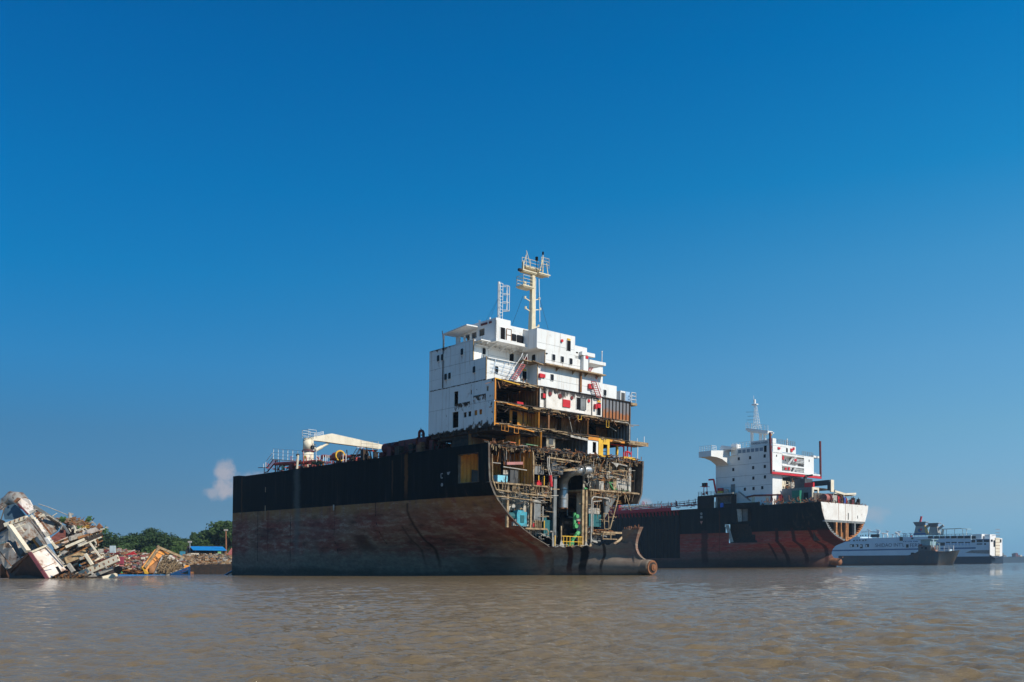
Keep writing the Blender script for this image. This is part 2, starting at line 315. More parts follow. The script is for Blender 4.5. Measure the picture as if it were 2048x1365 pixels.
# ------------------------------------------------------------------ hull paint (bands, stains and painted-in sunlight in ship coordinates: x aft, z up)
def hull_mat(name,zp,top,under,low,zg,stains_and_light,ochre=None,redp=(.13,.035,.03)):
    m=bpy.data.materials.new(name);m.use_nodes=True;n=m.node_tree;N=n.nodes;L=n.links
    b=N['Principled BSDF'];b.inputs['Roughness'].default_value=.75;b.inputs['Specular IOR Level'].default_value=.07
    tc=N.new('ShaderNodeTexCoord');sp=N.new('ShaderNodeSeparateXYZ');L.new(tc.outputs['Object'],sp.inputs[0]);X,Y,Z=sp.outputs
    def M(op,a,b_=None,c=None,cl=False):
        x=N.new('ShaderNodeMath');x.operation=op;x.use_clamp=cl
        for i,v in enumerate((a,b_,c)):
            if v is None: continue
            if isinstance(v,(int,float)): x.inputs[i].default_value=v
            else: L.new(v,x.inputs[i])
        return x.outputs[0]
    def noise(s,st,det=7,rg=.6,off=0):
        mp=N.new('ShaderNodeMapping');mp.inputs['Scale'].default_value=st;mp.inputs['Location'].default_value=(off,off,off);L.new(tc.outputs['Object'],mp.inputs[0])
        x=N.new('ShaderNodeTexNoise');x.inputs['Scale'].default_value=s;x.inputs['Detail'].default_value=det;x.inputs['Roughness'].default_value=rg;L.new(mp.outputs[0],x.inputs[0]);return x.outputs[0]
    def ss(f,a,c,lo=0.,hi=1.):
        r=N.new('ShaderNodeMapRange');r.interpolation_type='SMOOTHSTEP';r.inputs[1].default_value=a;r.inputs[2].default_value=c;r.inputs[3].default_value=lo;r.inputs[4].default_value=hi;L.new(f,r.inputs[0]);return r.outputs[0]
    def mix(f,a,c):
        x=N.new('ShaderNodeMix');x.data_type='RGBA'
        for i,v in ((0,f),(6,a),(7,c)):
            if isinstance(v,tuple): x.inputs[i].default_value=(*v,1)
            elif isinstance(v,float): x.inputs[i].default_value=v
            else: L.new(v,x.inputs[i])
        return x.outputs[2]
    vert=noise(1.,(.9,.9,.05),6,.7);hor=noise(1.,(.05,.05,.9),6,.7,3.);patch=noise(.16,(1,1,1.2),8,.62,9.);fine=noise(2.2,(.5,.5,1),6,.7)
    c=mix(ss(patch,.35,.65),under,redp)
    c=mix(M('MULTIPLY',ss(hor,.45,.68),.65),c,low)
    c=mix(M('MULTIPLY',ss(patch,.5,.75),M('MULTIPLY',ss(fine,.4,.7),.6)),c,tuple(v*.6 for v in redp))
    mott=noise(1.1,(.35,.35,1.3),9,.75,17.);grit=noise(6.,(.3,.3,1.),5,.7,23.)
    c=mix(M('MULTIPLY',ss(mott,.50,.62),.6),c,tuple(min(1,v*1.5) for v in low));c=mix(M('MULTIPLY',ss(mott,.48,.36),.6),c,(.03,.02,.018));c=mix(M('MULTIPLY',ss(grit,.55,.7),.45),c,tuple(v*.35 for v in low))
    c=mix(M('MULTIPLY',M('MULTIPLY',ss(vert,.58,.7),ss(fine,.35,.6)),.5),c,(.16,.07,.03))
    zz=M('ADD',Z,M('MULTIPLY',M('SUBTRACT',M('ADD',M('MULTIPLY',patch,.6),M('MULTIPLY',hor,.4)),.5),6.))
    c=mix(M('MULTIPLY',ss(zz,zg+.8,zg-.8),.7),c,mix(ss(fine,.3,.7),low,tuple(v*.55 for v in low)))
    c=mix(M('MULTIPLY',ss(zz,zg-1.7,zg-3.6),.6),c,(.028,.025,.022))
    if ochre: c=mix(M('MULTIPLY',M('MULTIPLY',ss(Z,zp-2.6,zp-.2),ss(vert,.3,.6)),.75),c,ochre)
    t=mix(ss(vert,.4,.7),top,tuple(v*2.4+.002 for v in top));t=mix(M('MULTIPLY',ss(vert,.56,.7),.5),t,(.085,.045,.02));t=mix(M('MULTIPLY',ss(vert,.42,.32),.5),t,(.03,.035,.036))
    t=mix(M('MULTIPLY',ss(fine,.62,.75),.15),t,(.14,.12,.1))
    c=mix(ss(M('ADD',Z,M('MULTIPLY',M('SUBTRACT',fine,.5),.12)),zp-.05,zp+.05),c,t)
    wob=M('MULTIPLY',M('SUBTRACT',noise(.35,(.01,.01,1),3),.5),1.6)
    edge=M('SUBTRACT',fine,.5)
    for (x0,w,zt,zb,col,st,soft) in stains_and_light:
        dx=M('DIVIDE',M('ABSOLUTE',M('ADD',M('SUBTRACT',X,x0),M('MULTIPLY',wob,min(1,w+.2)))),w)
        dx=M('ADD',dx,M('MULTIPLY',edge,.7))
        f=ss(dx,1.0,1.0-soft);f=M('MULTIPLY',f,ss(Z,zb,zb+min(3,(zt-zb)*.4)));f=M('MULTIPLY',f,ss(Z,zt,zt-.2))
        c=mix(M('MULTIPLY',f,float(st)),c,col)
    L.new(c,b.inputs['Base Color'])
    bp=N.new('ShaderNodeBump');bp.inputs['Strength'].default_value=.25;bp.inputs['Distance'].default_value=.08;L.new(M('ADD',noise(.5,(1,1,.3)),M('MULTIPLY',fine,.4)),bp.inputs['Height']);L.new(bp.outputs[0],b.inputs['Normal'])
    return m
# ================================================================== MAIN SHIP
A=Fr(-597,1104,3200,1160,975,885,120)
ship=thing('derelict_cargo_ship','huge half dismantled ship with torn open stern showing orange rooms and pipes','ship',A.mat())
S=ship
CL=14.8
TZ=[(0,.12),(-2.6,.2),(-4.77,.35),(-6.05,.94),(-7.03,1.62),(-8.14,2.78),(-9.27,3.96),(-10.39,5.56),(-11.31,7.17),(-12.17,8.81),(-12.95,11.2),(-13.8,12.1),(-15,12.6),(-17,12.9),(-20,13.1)]
tz=np.array([-a for a,_ in TZ]);tv=np.array([b for _,b in TZ])
def inset(x,z):
    i0=np.interp(-z,tz,tv)
    Lz=np.interp(-z,[0,6,8,10,13,19],[9,13,22,32,46,58])
    return i0*max(0.,1+x/Lz)**1.75
def skeg(x,z):
    h0=np.interp(-z,[12,13,14.5,17,20],[4.2,3.5,2.4,2.0,1.8])
    t=h0*max(0,1-x/12.5)**1.35+.36
    r=1.0+.11*max(0,14.0-x);dz=abs(z+15.6)
    if dz<r*1.6: t=(t**4+max(0,r*r-dz*dz)**2)**.25
    return t
hullM=hull_mat('ship_hull_paint',-6.63,(.0028,.0055,.0068),(.20,.115,.082),(.23,.195,.15),-13.9,[
 (-50.3,1.7,0,-15.5,(.13,.14,.13),.55,.95),
 (-18.1,.55,0,-7,(.13,.055,.018),.8,.5),(-21.6,.25,-.6,-6.6,(.11,.06,.03),.5,.5),(-71.6,.4,0,-9,(.12,.06,.03),.5,.6),(-17.9,.5,-6.9,-17.2,(.035,.017,.01),.85,.95),(-20.4,.4,-10.0,-16.4,(.035,.02,.014),.6,1.),
 (-60.9,.45,-6.7,-15,(.10,.02,.015),.5,.8),(-2.3,.8,-9.2,-16.8,(.2,.045,.02),.75,.7),(9.5,5.5,-10,-18.4,(.30,.24,.18),.5,.95),(2.6,.55,-12,-17.4,(.05,.008,.005),.9,.5),(4.7,.75,-12,-17.6,(.012,.01,.009),.96,.4),  # wide tan patch aft: grey-brown plating plus grazing sunlight put into the colour
 (-6,3.2,-9.6,-13.6,(.13,.045,.035),.4,.9),(-43.5,5,-8.5,-13,(.16,.05,.05),.35,.9),(-61,6.5,-9.6,-12.7,(.03,.028,.028),.45,.9),(-30.8,2.8,-11.2,-14.2,(.055,.02,.018),.75,.8),
 (-27.5,6.,-8.2,-9.6,(.12,.035,.02),.5,.9),(-9,7,-14.3,-17.6,(.02,.02,.02),.5,.9),(-14,6,-7.2,-10.2,(.13,.05,.035),.3,.9),(7.6,.3,-12,-17,(.02,.012,.01),.85,.6)],ochre=(.27,.15,.05),redp=(.21,.065,.05))
def bulk(name,x,y0,y1,z0,z1,m,holes=(),gap=.45):
    mb=MB();n=max(2,int((z1-z0)/.4));zs=[z1+(z0-z1)*k/n for k in range(n+1)]
    for a,b in zip(zs[:-1],zs[1:]):
        l=max(y0,inset(x,b)+gap);r=min(y1,2*CL-inset(x,b)-gap);c=(a+b)/2
        seg=[(l,r)]
        for h in holes:
            if h[2]<c<h[3]: seg=[s for q in seg for s in ((q[0],h[0]),(h[1],q[1])) if s[1]-s[0]>.05]
        for p,q in seg:
            if q>p: mb.box(x-.1,x,p,q,b,a)
    return obj(name,mb,m,S)
def build_hull():
    Xs=sorted({*np.arange(-75.5,-24,2.6),*np.arange(-24,.01,1.2),-6.2,-1.95,0.});Zs=sorted({*-np.arange(0,20.1,.9),-1.1,-4.85,-6.63},reverse=True)
    hl=lambda i,j: -6.3<(Xs[i]+Xs[min(i+1,len(Xs)-1)])/2<-1.9 and -4.9<(Zs[j]+Zs[min(j+1,len(Zs)-1)])/2<-1.05
    zt=lambda x,z: z+(0.25 if (z==0 and x<-71.5) else (-.12 if z==0 and -30<x<-24 else 0))
    def sh(mb,side,off,flip):
        f=lambda y: y if side<0 else 2*CL-y
        mb.grid([[ (x,f(min(inset(x,z)+off,CL-.3)),zt(x,z)) for z in Zs] for x in Xs],flip=flip,hole=hl if side<0 else (lambda i,j:Xs[i]>-7 and -12.8<Zs[j+1]<-6.5))
    for side,nm in((-1,'port_shell_plating'),(1,'starboard_shell_plating')):
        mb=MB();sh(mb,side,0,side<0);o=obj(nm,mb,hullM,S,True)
        mi=MB();sh(mi,side,.28,side>0)
        f=(lambda y:y) if side<0 else (lambda y:2*CL-y)
        # cut edge closing the two skins, irregular
        for j in range(len(Zs)-1):
            if side>0 and -12.8<Zs[j+1]<-6.5: continue
            a,b=Zs[j],Zs[j+1];ya,yb=inset(0,a),inset(0,b)
            mi.add([(0,f(ya),a),(0,f(ya+.28),a),(0,f(yb+.28),b),(0,f(yb),b)],[(0,1,2,3)])
        for x0,x1 in zip(Xs[:-1],Xs[1:]): mi.add([(x0,f(.1),zt(x0,0.)),(x1,f(.1),zt(x1,0.)),(x1,f(.42),zt(x1,0.)),(x0,f(.42),zt(x0,0.))],[(0,1,2,3)])
        if side<0:
            for x in(-6.2,-1.95): mi.box(x-.03,x+.03,.12,.5,-4.85,-1.1)
            for z in(-1.1,-4.85): mi.box(-6.2,-1.95,.12,.5,z-.03,z+.03)
        obj('inner_plating',mi,grime,o)
        rb=MB()   # frames on the inner face near the cut
        for x in np.arange(-13.5,-.1,1.5):
            for a,b in zip(np.arange(-.4,-12,-.8),np.arange(-1.2,-12.8,-.8)):
                if side<0 and -6.4<x<-1.8 and -5.3<a<-.9: continue
                if side>0 and a<-5.6: continue
                rb.bar((x,f(inset(x,a)+.5),a),(x,f(inset(x,b)+.5),b),.12,.45)
        obj('frame_ribs',rb,grime,o,kind='stuff')
    # hull aft of the cut: low run of plating that narrows to the stern tube
    top=lambda x: np.interp(x,[0,2,5,10.3,11.8,12.05,12.45,13.,13.7,15],[-12.9,-12.98,-12.85,-12.45,-12.3,-13.2,-13.85,-14.3,-14.6,-14.7])
    xs=[0]+list(np.arange(.4,13.7,.35))
    for side,nm in((-1,'port_stern_run'),(1,'starboard_stern_run')):
        rows=[]
        for x in xs:
            col=[]
            for k in range(27):
                z=top(x)+(-19.5-top(x))*k/26
                if k==0: z+=.12*math.sin(x*5.1)+.06*math.sin(x*13)
                w=skeg(x,z)
                if x<1.2: w=lerp(CL-inset(0,z),w,(x/1.2)**.7) if CL-inset(0,z)>w else w
                col.append((x,CL+side*w,z))
            rows.append(col)
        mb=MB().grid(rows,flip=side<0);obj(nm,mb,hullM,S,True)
    ol=[(9.9,-14),(10.0,-12.4),(10.15,-10.8),(10.8,-10.62),(11.5,-10.72),(12.2,-10.55),(12.85,-10.4),(12.5,-11.1),(12.18,-11.9),(12.05,-12.6),(12.12,-13.2),(12.45,-13.8),(13.0,-14.25),(13.7,-14.6),(14.2,-14.8),(14.2,-15.6),(9.9,-15.6)]
    ww=lambda x,z: (.42 if x<12 else .2)+.38*max(0,(z+12.2)/1.8)*(1 if x<12 else .4)
    L_=[(x,CL-ww(x,z),z) for x,z in ol];R2=[(x,CL+ww(x,z),z) for x,z in ol];n=len(ol)
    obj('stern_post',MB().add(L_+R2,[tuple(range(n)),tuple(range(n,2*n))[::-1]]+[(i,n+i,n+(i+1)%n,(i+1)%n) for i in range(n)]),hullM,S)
    mb=MB()
    for i in range(9): mb.bar((10.3+i*.3,CL-.4,-10.6),(10.3+i*.3+U(-.1,.1),CL-.4,-10.6+U(.15,.5)),.09,.05)
    obj('torn_plate_edge',mb,rustm,S,kind='stuff')
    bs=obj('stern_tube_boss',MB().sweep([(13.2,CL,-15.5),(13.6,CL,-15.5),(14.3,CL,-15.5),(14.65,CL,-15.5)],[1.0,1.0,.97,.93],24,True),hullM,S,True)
    e=MB();e.tube((14.65,CL,-15.5),(14.78,CL,-15.5),.9,24);obj('end_flange',e,rustm,bs)
    e=MB();e.tube((14.78,CL,-15.5),(14.84,CL,-15.5),.66,20);obj('dark_ring',e,soot,bs)
    e=MB();e.tube((14.8,CL,-15.5),(15.0,CL,-15.5),.42,16);e.tube((14.95,CL,-15.5),(15.08,CL,-15.5),.22,12);obj('shaft_end',e,rustm,bs)
    # bulkhead closing the cut forward end, decks, inner longitudinal faces
    obj('forward_bulkhead',MB().box(-75.3,-75.0,.5,2*CL-.5,-19,-.4),grime,S)
    bulk('aft_engine_bulkhead',-13.1,.4,29.2,-17,-.3,soot)
    obj('main_deck',MB().box(-75.2,-.2,.45,2*CL-.45,-.45,-.22),soot,S)
    # burn cuts and weld marks on the port side
    for x,zt_,zb in((-64.8,-.2,-15.5),(-52.5,-7.7,-15.8),(-37.9,-.1,-14),(-25.9,-.1,-13)):
        mb=MB();z=zt_;xx=x
        while z>zb:
            nz_=max(zb,z-U(.5,1.4));w=U(.03,.11);x2=xx+U(-.06,.06)
            ya,yb=inset(xx,z)-.015,inset(x2,nz_)-.015
            mb.add([(xx-w,ya,z),(xx+w,ya,z),(x2+w,yb,nz_),(x2-w,yb,nz_)],[(0,1,2,3)]);z=nz_;xx=x2
        obj('burn_cut',mb,dark,S)
    for x,z,w,h in((-62.0,-2.9,.09,.45),(-62.0,-7.0,.13,1.3),(-38.2,-6.9,.2,.45)):
        obj('cut_slot',MB().box(x-w,x+w,-.02,.05,z-h,z+h),cream if x<-50 else lgrey,S)
    # painted marks on the side
    mk=mat('faded_mark_paint',(.3,.32,.32),(.2,.22,.22),3,bump=0)
    mb=MB();bx=-9.85
    mb.box(bx,bx+.42,-.012,.02,-3.42,-3.30);mb.box(bx,bx+.42,-.012,.02,-4.0,-3.88);mb.box(bx-.06,bx+.08,-.012,.02,-3.88,-3.42);obj('draught_mark',mb,mk,S);mb=MB()
    mb.tube((bx+.25,-.012,-4.85),(bx+.25,.02,-4.85),.24,12);obj('draught_mark',mb,mk,S)
    mb=MB();mb.slab([(-8.5,-.012,-3.25),(-7.75,-.012,-3.2),(-8.1,-.012,-3.62),(-8.4,-.012,-3.55)],.02);obj('load_mark',mb,mk,S)
    # pale doubler plate low on the run aft
    mk2=mat('scraped_plate',(.2,.21,.2),(.07,.06,.06),1.2,rust=.6,rsc=2)
build_hull()
def wp(p,Y): return A.on(p,1,Y)
def ap(p,X=0.): return A.on(p,0,X)
# ------------------------------------------------------------------ unit meshes
def unit_frame():
    mb=MB();t=.07
    mb.box(-.5,.5,-.06,.06,-.5,-.5+t);mb.box(-.5,.5,-.06,.06,.5-t,.5);mb.box(-.5,-.5+t,-.06,.06,-.5+t,.5-t);mb.box(.5-t,.5,-.06,.06,-.5+t,.5-t);return mb
def unit_pane():
    c=.13;o_=[(-.45,-.45+c),(-.45+c,-.45),(.45-c,-.45),(.45,-.45+c),(.45,.45-c),(.45-c,.45),(-.45+c,.45),(-.45,.45-c)]
    return MB().slab([(x,-.03,z) for x,z in o_],.05)
MF=mesh('window_frame',unit_frame(),wclean);MP=mesh('window_pane',unit_pane(),glass);MD=mesh('doorway',MB().box(-.5,.5,-.02,.05,-.5,.5),dark)
MDF=mesh('door_frame',MB().box(-.56,-.5,-.07,.05,-.5,.53).box(.5,.56,-.07,.05,-.5,.53).box(-.5,.5,-.07,.05,.5,.53),wclean)
def put(name,me,par,loc,w,h,face):
    o=bpy.data.objects.new(name,me);COL.objects.link(o);o.parent=par
    o.location=tuple(map(float,loc));o.scale=(w,1,h)
    if face=='A': o.rotation_euler=(0,0,R_(90))
    return o
def window(par,loc,w,h,face,pane=None,frame=True):
    o=put('window',MF,par,loc,w,h,face)
    q=bpy.data.objects.new('pane',pane or MP);COL.objects.link(q);q.parent=o;return o
def doorway(par,loc,w,h,face,header=None):
    o=put('doorway',MD,par,loc,w,h,face)
    q=bpy.data.objects.new('door_frame',MDF);COL.objects.link(q);q.parent=o
    if header: 
        l=Vector(loc)+Vector((0,0,h/2+.16));p=put('door_header',mesh('header',MB().box(-.4,.4,-.09,.02,-.5,.5),header),par,l,w,.25,face)
    return o
_rs=stain('rust_run_paint',(.3,.16,.08),2,-1,0,thr=(.4,.62),sc=2.2,st=(1.6,1.6,.35),a0=.0,a1=.0,maxa=.6)
def run(l,w,h,face):
    n=random.randint(1,3)
    for i in range(n):
        c=U(-.5,.5)*w;k=U(.03,.09);L=U(.5,1.5);t=l[2]-h/2
        v=[(c-k,t),(c+k,t),(c+k*.3,t-L),(c-k*.3,t-L)]
        obj('rust_run',MB().add([(l[0]+a,l[1]+.03,b) if face=='P' else (l[0]-.03,l[1]+a,b) for a,b in v],[(0,1,2,3)]),_rs,S)
def winP(p,Y,w=.62,h=.92,**k):
    l=wp(p,Y);l[1]-=.04;run(l,w,h,'P');return window(S,l,w,h,'P',**k)
def winA(p,X,w=.6,h=.9,**k):
    l=ap(p,X);l[0]+=.04;run(l,w,h,'A');return window(S,l,w,h,'A',**k)
def rectA(z,a,b,c,d,X):
    """pixel rectangle centre/size on an aft face -> (Y,z,w,h)"""
    q=ap(z((a+c)/2,(b+d)/2),X);l=ap(z(a,(b+d)/2),X);r=ap(z(c,(b+d)/2),X);t=ap(z((a+c)/2,b),X);u=ap(z((a+c)/2,d),X)
    return q[1],q[2],r[1]-l[1],t[2]-u[2]
def doorA(z,a,b,c,d,X,header=None):
    y,zz,w,h=rectA(z,a,b,c,d,X);return doorway(S,(X+.03,y,zz),w,h,'A',header)
def boxA(name,z,a,b,c,d,X,dep,m):
    y,zz,w,h=rectA(z,a,b,c,d,X);return obj(name,MB().box(X,X+dep,y-w/2,y+w/2,zz-h/2,zz+h/2),m,S)
# ------------------------------------------------------------------ superstructure
Zd=[0,2.7,5.45,8.3,11.2,13.9]
def build_house():
    # port side wall with its real openings
    def hole(z,a,b,c,d):
        p=wp(z(a,(b+d)/2),1.);q=wp(z(c,(b+d)/2),1.);t=wp(z((a+c)/2,b),1.);u=wp(z((a+c)/2,d),1.)
        return (p[0],q[0],u[2],t[2])
    H=[hole(zw,395,705,452,905),hole(zw,373,985,455,1200)]
    sq=[hole(zw,525,990,567,1060),hole(zw,588,978,629,1048),hole(zw,671,962,712,1032),hole(zw,737,950,778,1020),hole(zw,838,632,868,700),hole(zw,617,683,638,748)]
    charred=mat('scorched_white_paint',(.75,.75,.73),(.6,.6,.58),.4,rust=.9,rsc=.75,thr=(.56,.63),rustc=(.05,.035,.025),streak=.3)
    pw=obj('port_side_wall',MB().panel(1,1.,.14,-14.3,0,2.25,8.3,H+sq),white,S)
    obj('port_wall_level',MB().panel(1,1.,.14,-14.3,-1.72,8.303,11.2),white,S)
    obj('port_wall_level',MB().panel(1,1.,.14,-14.3,-4.45,11.203,13.9),white,S)
    # seams, burn marks and torn lower edge
    mb=MB();x=-14
    while x<-2.1:
        w=U(.15,.6);mb.box(x,x+w,.975,1.01,8.26+U(-.03,.03),8.34+U(0,.07));x+=w+U(0,.12)
    obj('burn_seam',mb,soot,pw)
    for z,x1,w in((11.2,-2,.016),(5.5,-.1,.014),(9.75,-2,.006),(12.5,-4.6,.006)):
        obj('plate_seam',MB().box(-14.3,x1,.985,1.01,z-w,z+w),gsteel,pw)
    for x,a,b in((-10.9,9,13.9),(-9.6,2.5,8.2),(-4.2,2.5,11.1),(-12.5,2.4,5.4)):
        obj('plate_seam',MB().box(x-.007,x+.007,.985,1.01,a,b),gsteel,pw)
    obj('downpipe',MB().tube((-10.95,.86,8.4),(-10.95,.86,14.9),.07).tube((-10.95,.86,14.9),(-11.2,.86,16.2),.06),soot,pw)
    def splat(x0,x1,zc_,hgt,n,name,m=soot,tail=.5):
        mb=MB()
        for i in range(n):
            x=U(x0,x1);r=U(.06,.28);z=zc_+U(-hgt,hgt)*.7;q=[(x+r*U(.6,1.2)*math.cos(t),.978-.0004*i,z+r*U(.5,1.3)*math.sin(t)) for t in np.linspace(0,6.28,9)[:-1]]
            mb.add(q,[tuple(range(8))])
            if random.random()<tail: mb.add([(x-.05,.976,z),(x+.05,.976,z),(x+.02,.976,z-U(.3,1)),(x-.02,.976,z-U(.3,1))],[(0,1,2,3)])
        obj(name,mb,m,pw)
    sm=stain('wall_scorch',(.02,.018,.016),1,0,1,thr=(.5,.6),sc=1.7,st=(1,1,.8),a0=0,a1=0,rim=1)
    def sheet(name,x0,x1,z0,z1,up,k=.12,scl=1.7,thr=(.5,.6)):
        st_=stain(name,(.02,.018,.016),1,z0,z1,thr=thr,sc=scl,st=(1,1,.75),a0=k if not up else -k*2,a1=-k*2 if not up else k,rim=1)
        obj(name,MB().add([(x0,.968,z0),(x1,.968,z0),(x1,.968,z1),(x0,.968,z1)],[(0,1,2,3)]),st_,pw)
    sheet('soot_band',-14.2,-5.3,2.2,3.1,False,.2);sheet('soot_band',-5.3,-.05,2.1,4.1,False,.16);sheet('door_scorch',-8.3,-5.0,4.3,5.9,True,.1,2.0,(.49,.57))
    sheet('scorch_mark',-4.3,-1.7,4.7,6.5,True,.1,2.1,(.5,.56));sheet('scorch_mark',-1.3,-.06,3.4,6.2,True,.03,2.2,(.56,.6));sheet('scorch_mark',-1.3,-.06,7.2,8.25,True,.08,1.9,(.56,.62));sheet('rust_run',-14.2,-9.5,13.0,13.85,True,.12,1.9,(.52,.62))
    sheet('scorch_mark',-4.8,-3.0,6.0,8.0,True,.0,2.5,(.6,.64));sheet('scorch_mark',-13,-8,2.6,5,True,.0,1.6,(.64,.68))
    # brackets under the torn lower edge
    mb=MB()
    for x in np.arange(-14.2,-.1,.55): mb.box(x,x+U(.08,.4),1.0,1.14,2.25-U(.05,.5),2.26)
    obj('torn_wall_edge',mb,soot,pw,kind='stuff')
    # windows on the port wall
    for p in((188,255),(243,240),(513,165),(290,508),(343,493),(678,408)): winP(zw(*p),1.)
    for i,(a,c,b,d) in enumerate(sq[:4]):
        mb=MB().box(a+.02,c-.02,1.35,1.4,b+.02,d-.02);obj('room_panel_behind_window',mb,(brown,dark,orange,orange)[i],S)
    a,c,b,d=sq[4];obj('window_cover',MB().box(a,c-.25,1.2,1.25,b,d),cream,S)
    # decks (each a slab with beams underneath)
    def deck(name,x0,x1,y0,y1,z,m=soot):
        d=obj(name,MB().box(x0,x1,y0,y1,z-.12,z),m,S);mb=MB()
        for y in np.arange(y0+.4,y1-.1,.8): mb.box(x0,x1-U(0,.5),y-.03,y+.03,z-.4,z-.121)
        for x in np.arange(x0+1.5,x1,2.8): mb.box(x-.05,x+.05,y0+.1,y1-.1,z-.62,z-.401)
        obj('deck_beams',mb,m,d);return d
    deck('deck_level',-14.1,.1,1.15,26.3,2.7);deck('deck_level',-14.1,.1,1.15,26.3,5.45);deck('deck_level',-14.1,0,1.15,8.6,8.3)
    deck('deck_level',-14.1,.0,8.95,26.2,8.28,grime)
    deck('deck_level',-14.2,-1.5,1.15,9.4,11.2,white);deck('deck_level',-14,.0,9.7,20.4,11.2,white);deck('deck_level',-14,-3.7,20.4,24.2,11.2,white);obj('aft_wall_mid_starboard',MB().panel(0,-3.6,-.14,20.4,24.3,8.32,11.2),white,S);deck('deck_level',-14.2,-3,1.1,15,13.75,white)
    # forward wall of the house, partly open low down so the sky shows through
    fw=[(19.6,21.6,3.1,4.4),(22.3,23.7,3.1,4.6),(24.1,25.2,3.1,4.6)]
    obj('forward_wall',MB().panel(0,-14.25,.12,1.15,26.3,2.25,11.2,fw),soot,S)
    obj('forward_wall_upper',MB().panel(0,-14.25,.12,1.15,22,11.2,13.0),white,S)
    # level 3 and 4, aft faces
    obj('aft_wall_port',MB().panel(0,-1.72,-.14,1.0,6.3,8.35,11.2),white,S)
    obj('recess_wall',MB().panel(0,-1.9,-.14,6.3,8.3,8.35,11.1),white,S)
    obj('block_side_wall',MB().panel(1,8.3,.14,-1.9,0,8.3,11.15),white,S)
    mb=MB().panel(0,0,-.14,8.44,20.5,8.32,11.12);obj('block_aft_wall',mb,white,S)
    mb=MB().panel(0,0,-.14,20.5,23.45,8.32,10.18);obj('block_aft_wall_low',mb,white,S)
    obj('block_end_wall',MB().panel(1,23.45,-.14,-6,-.14,8.32,10.18),white,S)
    obj('aft_wall_upper_port',MB().panel(0,-4.45,-.14,1.0,9.5,11.22,13.75),white,S)
    obj('block_side_wall_upper',MB().panel(1,9.58,.14,-4.4,0,11.22,13.3),white,S)
    obj('block_aft_wall_upper',MB().panel(0,.0,-.14,9.72,17.1,11.22,13.3),white,S)
    obj('aft_wall_upper_starboard',MB().panel(0,-3.6,-.14,17.1,24.3,11.22,13.5),white,S)
    # stacked top casing
    c=MB();c.panel(0,.0,-.14,8.1,15.1,13.28,15.85);obj('casing_aft_wall',c,white,S)
    obj('casing_side_wall',MB().panel(1,8.1,.14,-3.0,-.14,13.28,15.85),white,S)
    obj('casing_soffit',MB().box(-3.,0,8.24,9.6,13.18,13.28),white,S)
    obj('casing_top',MB().box(-9,-.14,8.24,15.1,15.7,15.8),white,S)
    obj('casing_end_wall',MB().panel(1,15.1,-.14,-9,-.14,13.28,15.85),white,S)
    obj('casing_wing_wall',MB().panel(0,.0,-.14,15.1,17.4,12.9,14.66),white,S)
    obj('casing_wing_top',MB().box(-6,-.14,15.1,17.4,14.5,14.6),white,S)
    obj('casing_wing_end',MB().panel(1,17.4,-.14,-6,-.14,12.9,14.66),white,S)
    obj('casing_slots',MB().box(0,.03,15.3,15.7,13.65,13.8).box(0,.03,16.0,17.1,13.55,13.72),dark,S)
    # wheelhouse
    wh=obj('wheelhouse_aft_wall',MB().panel(0,-2.8,-.14,3.4,5.9,13.9,16.9).panel(0,-2.8,-.14,5.9,8.1,13.9,16.2),white,S)
    a=wp(z1(690,122),3.4);
    side=[(-2.94,13.9),(-2.94,16.9),(-14.2,16.9),(-14.2,13.9)]
    whs=obj('wheelhouse_side_wall',MB().panel(1,3.4,.14,-11.5,-2.8,13.9,16.55,[(-10.6,-9.8,14.9,15.7),(-9.4,-8.4,14.9,15.7),(-8.0,-6.9,14.95,15.75),(-6.4,-5.2,15.0,15.95)]),white,S)
    obj('wheelhouse_upper_side',MB().panel(1,3.4,.14,-10,-2.94,16.553,16.9),white,S)
    obj('wheelhouse_roof',MB().box(-12,-2.95,3.55,12,16.2,16.3),white,S)
    obj('wing_canopy',MB().slab([(-11.6,1.2,15.75),(-6.5,1.4,16.2),(-6.5,3.38,16.25),(-11.6,3.38,15.8)],.16).bar((-11.4,1.3,13.9),(-11.4,1.3,15.8),.14),white,S)
    obj('wheelhouse_forward_wall',MB().panel(0,-11.5,-.12,3.55,15,13.9,16.2,[(y,y+1.2,15,16.) for y in np.arange(4.2,14,1.7)]),white,S)
    obj('red_life_box',MB().box(-5.9,-4.6,3.3,3.4,16.35,16.6).box(-4.2,-3.7,3.3,3.4,16.35,16.6),dred,S)
    sl_=obj('bridge_platform',MB().box(-4.4,-1.95,2.75,8.55,13.6,13.78).box(-2.05,-1.95,2.75,8.55,13.78,13.98).box(-4.4,-2.05,2.75,2.85,13.78,13.98),white,S)
    mb=MB()
    for y in(3.4,5.4,7.2): mb.slab([(-4.4,y,13.6),(-2.3,y,13.6),(-4.4,y,12.9)],.06)
    obj('platform_bracket',mb,white,sl_)
    obj('wing_floor',MB().box(-14,-4.45,1.0,3.4,13.76,13.9),white,S)
    # level 4 balcony lip, ledges on the casing
    lg=obj('casing_ledge',MB().box(.0,.95,9.0,20.3,11.08,11.24),cream,S)
    mb=MB()
    for y in(11.6,14.6,17.0,19.2): mb.slab([(0,y,11.08),(.8,y,11.08),(0,y,10.55)],.06)
    obj('ledge_bracket',mb,cream,lg)
    sp=obj('starboard_bridge_wing_platform',MB().box(-3.6,-.4,17.2,21.6,12.85,13.05).box(-.5,-.4,17.2,21.6,13.05,13.3),white,S)
    mb=MB();mb.slab([(-3.5,18.6,12.85),(-3.5,21.4,12.85),(-3.5,19.0,12.0)],.06);obj('platform_bracket',mb,white,sp)
    obj('duct_trunk',MB().box(0,.55,16.25,17.15,11.26,13.35),wclean,S)
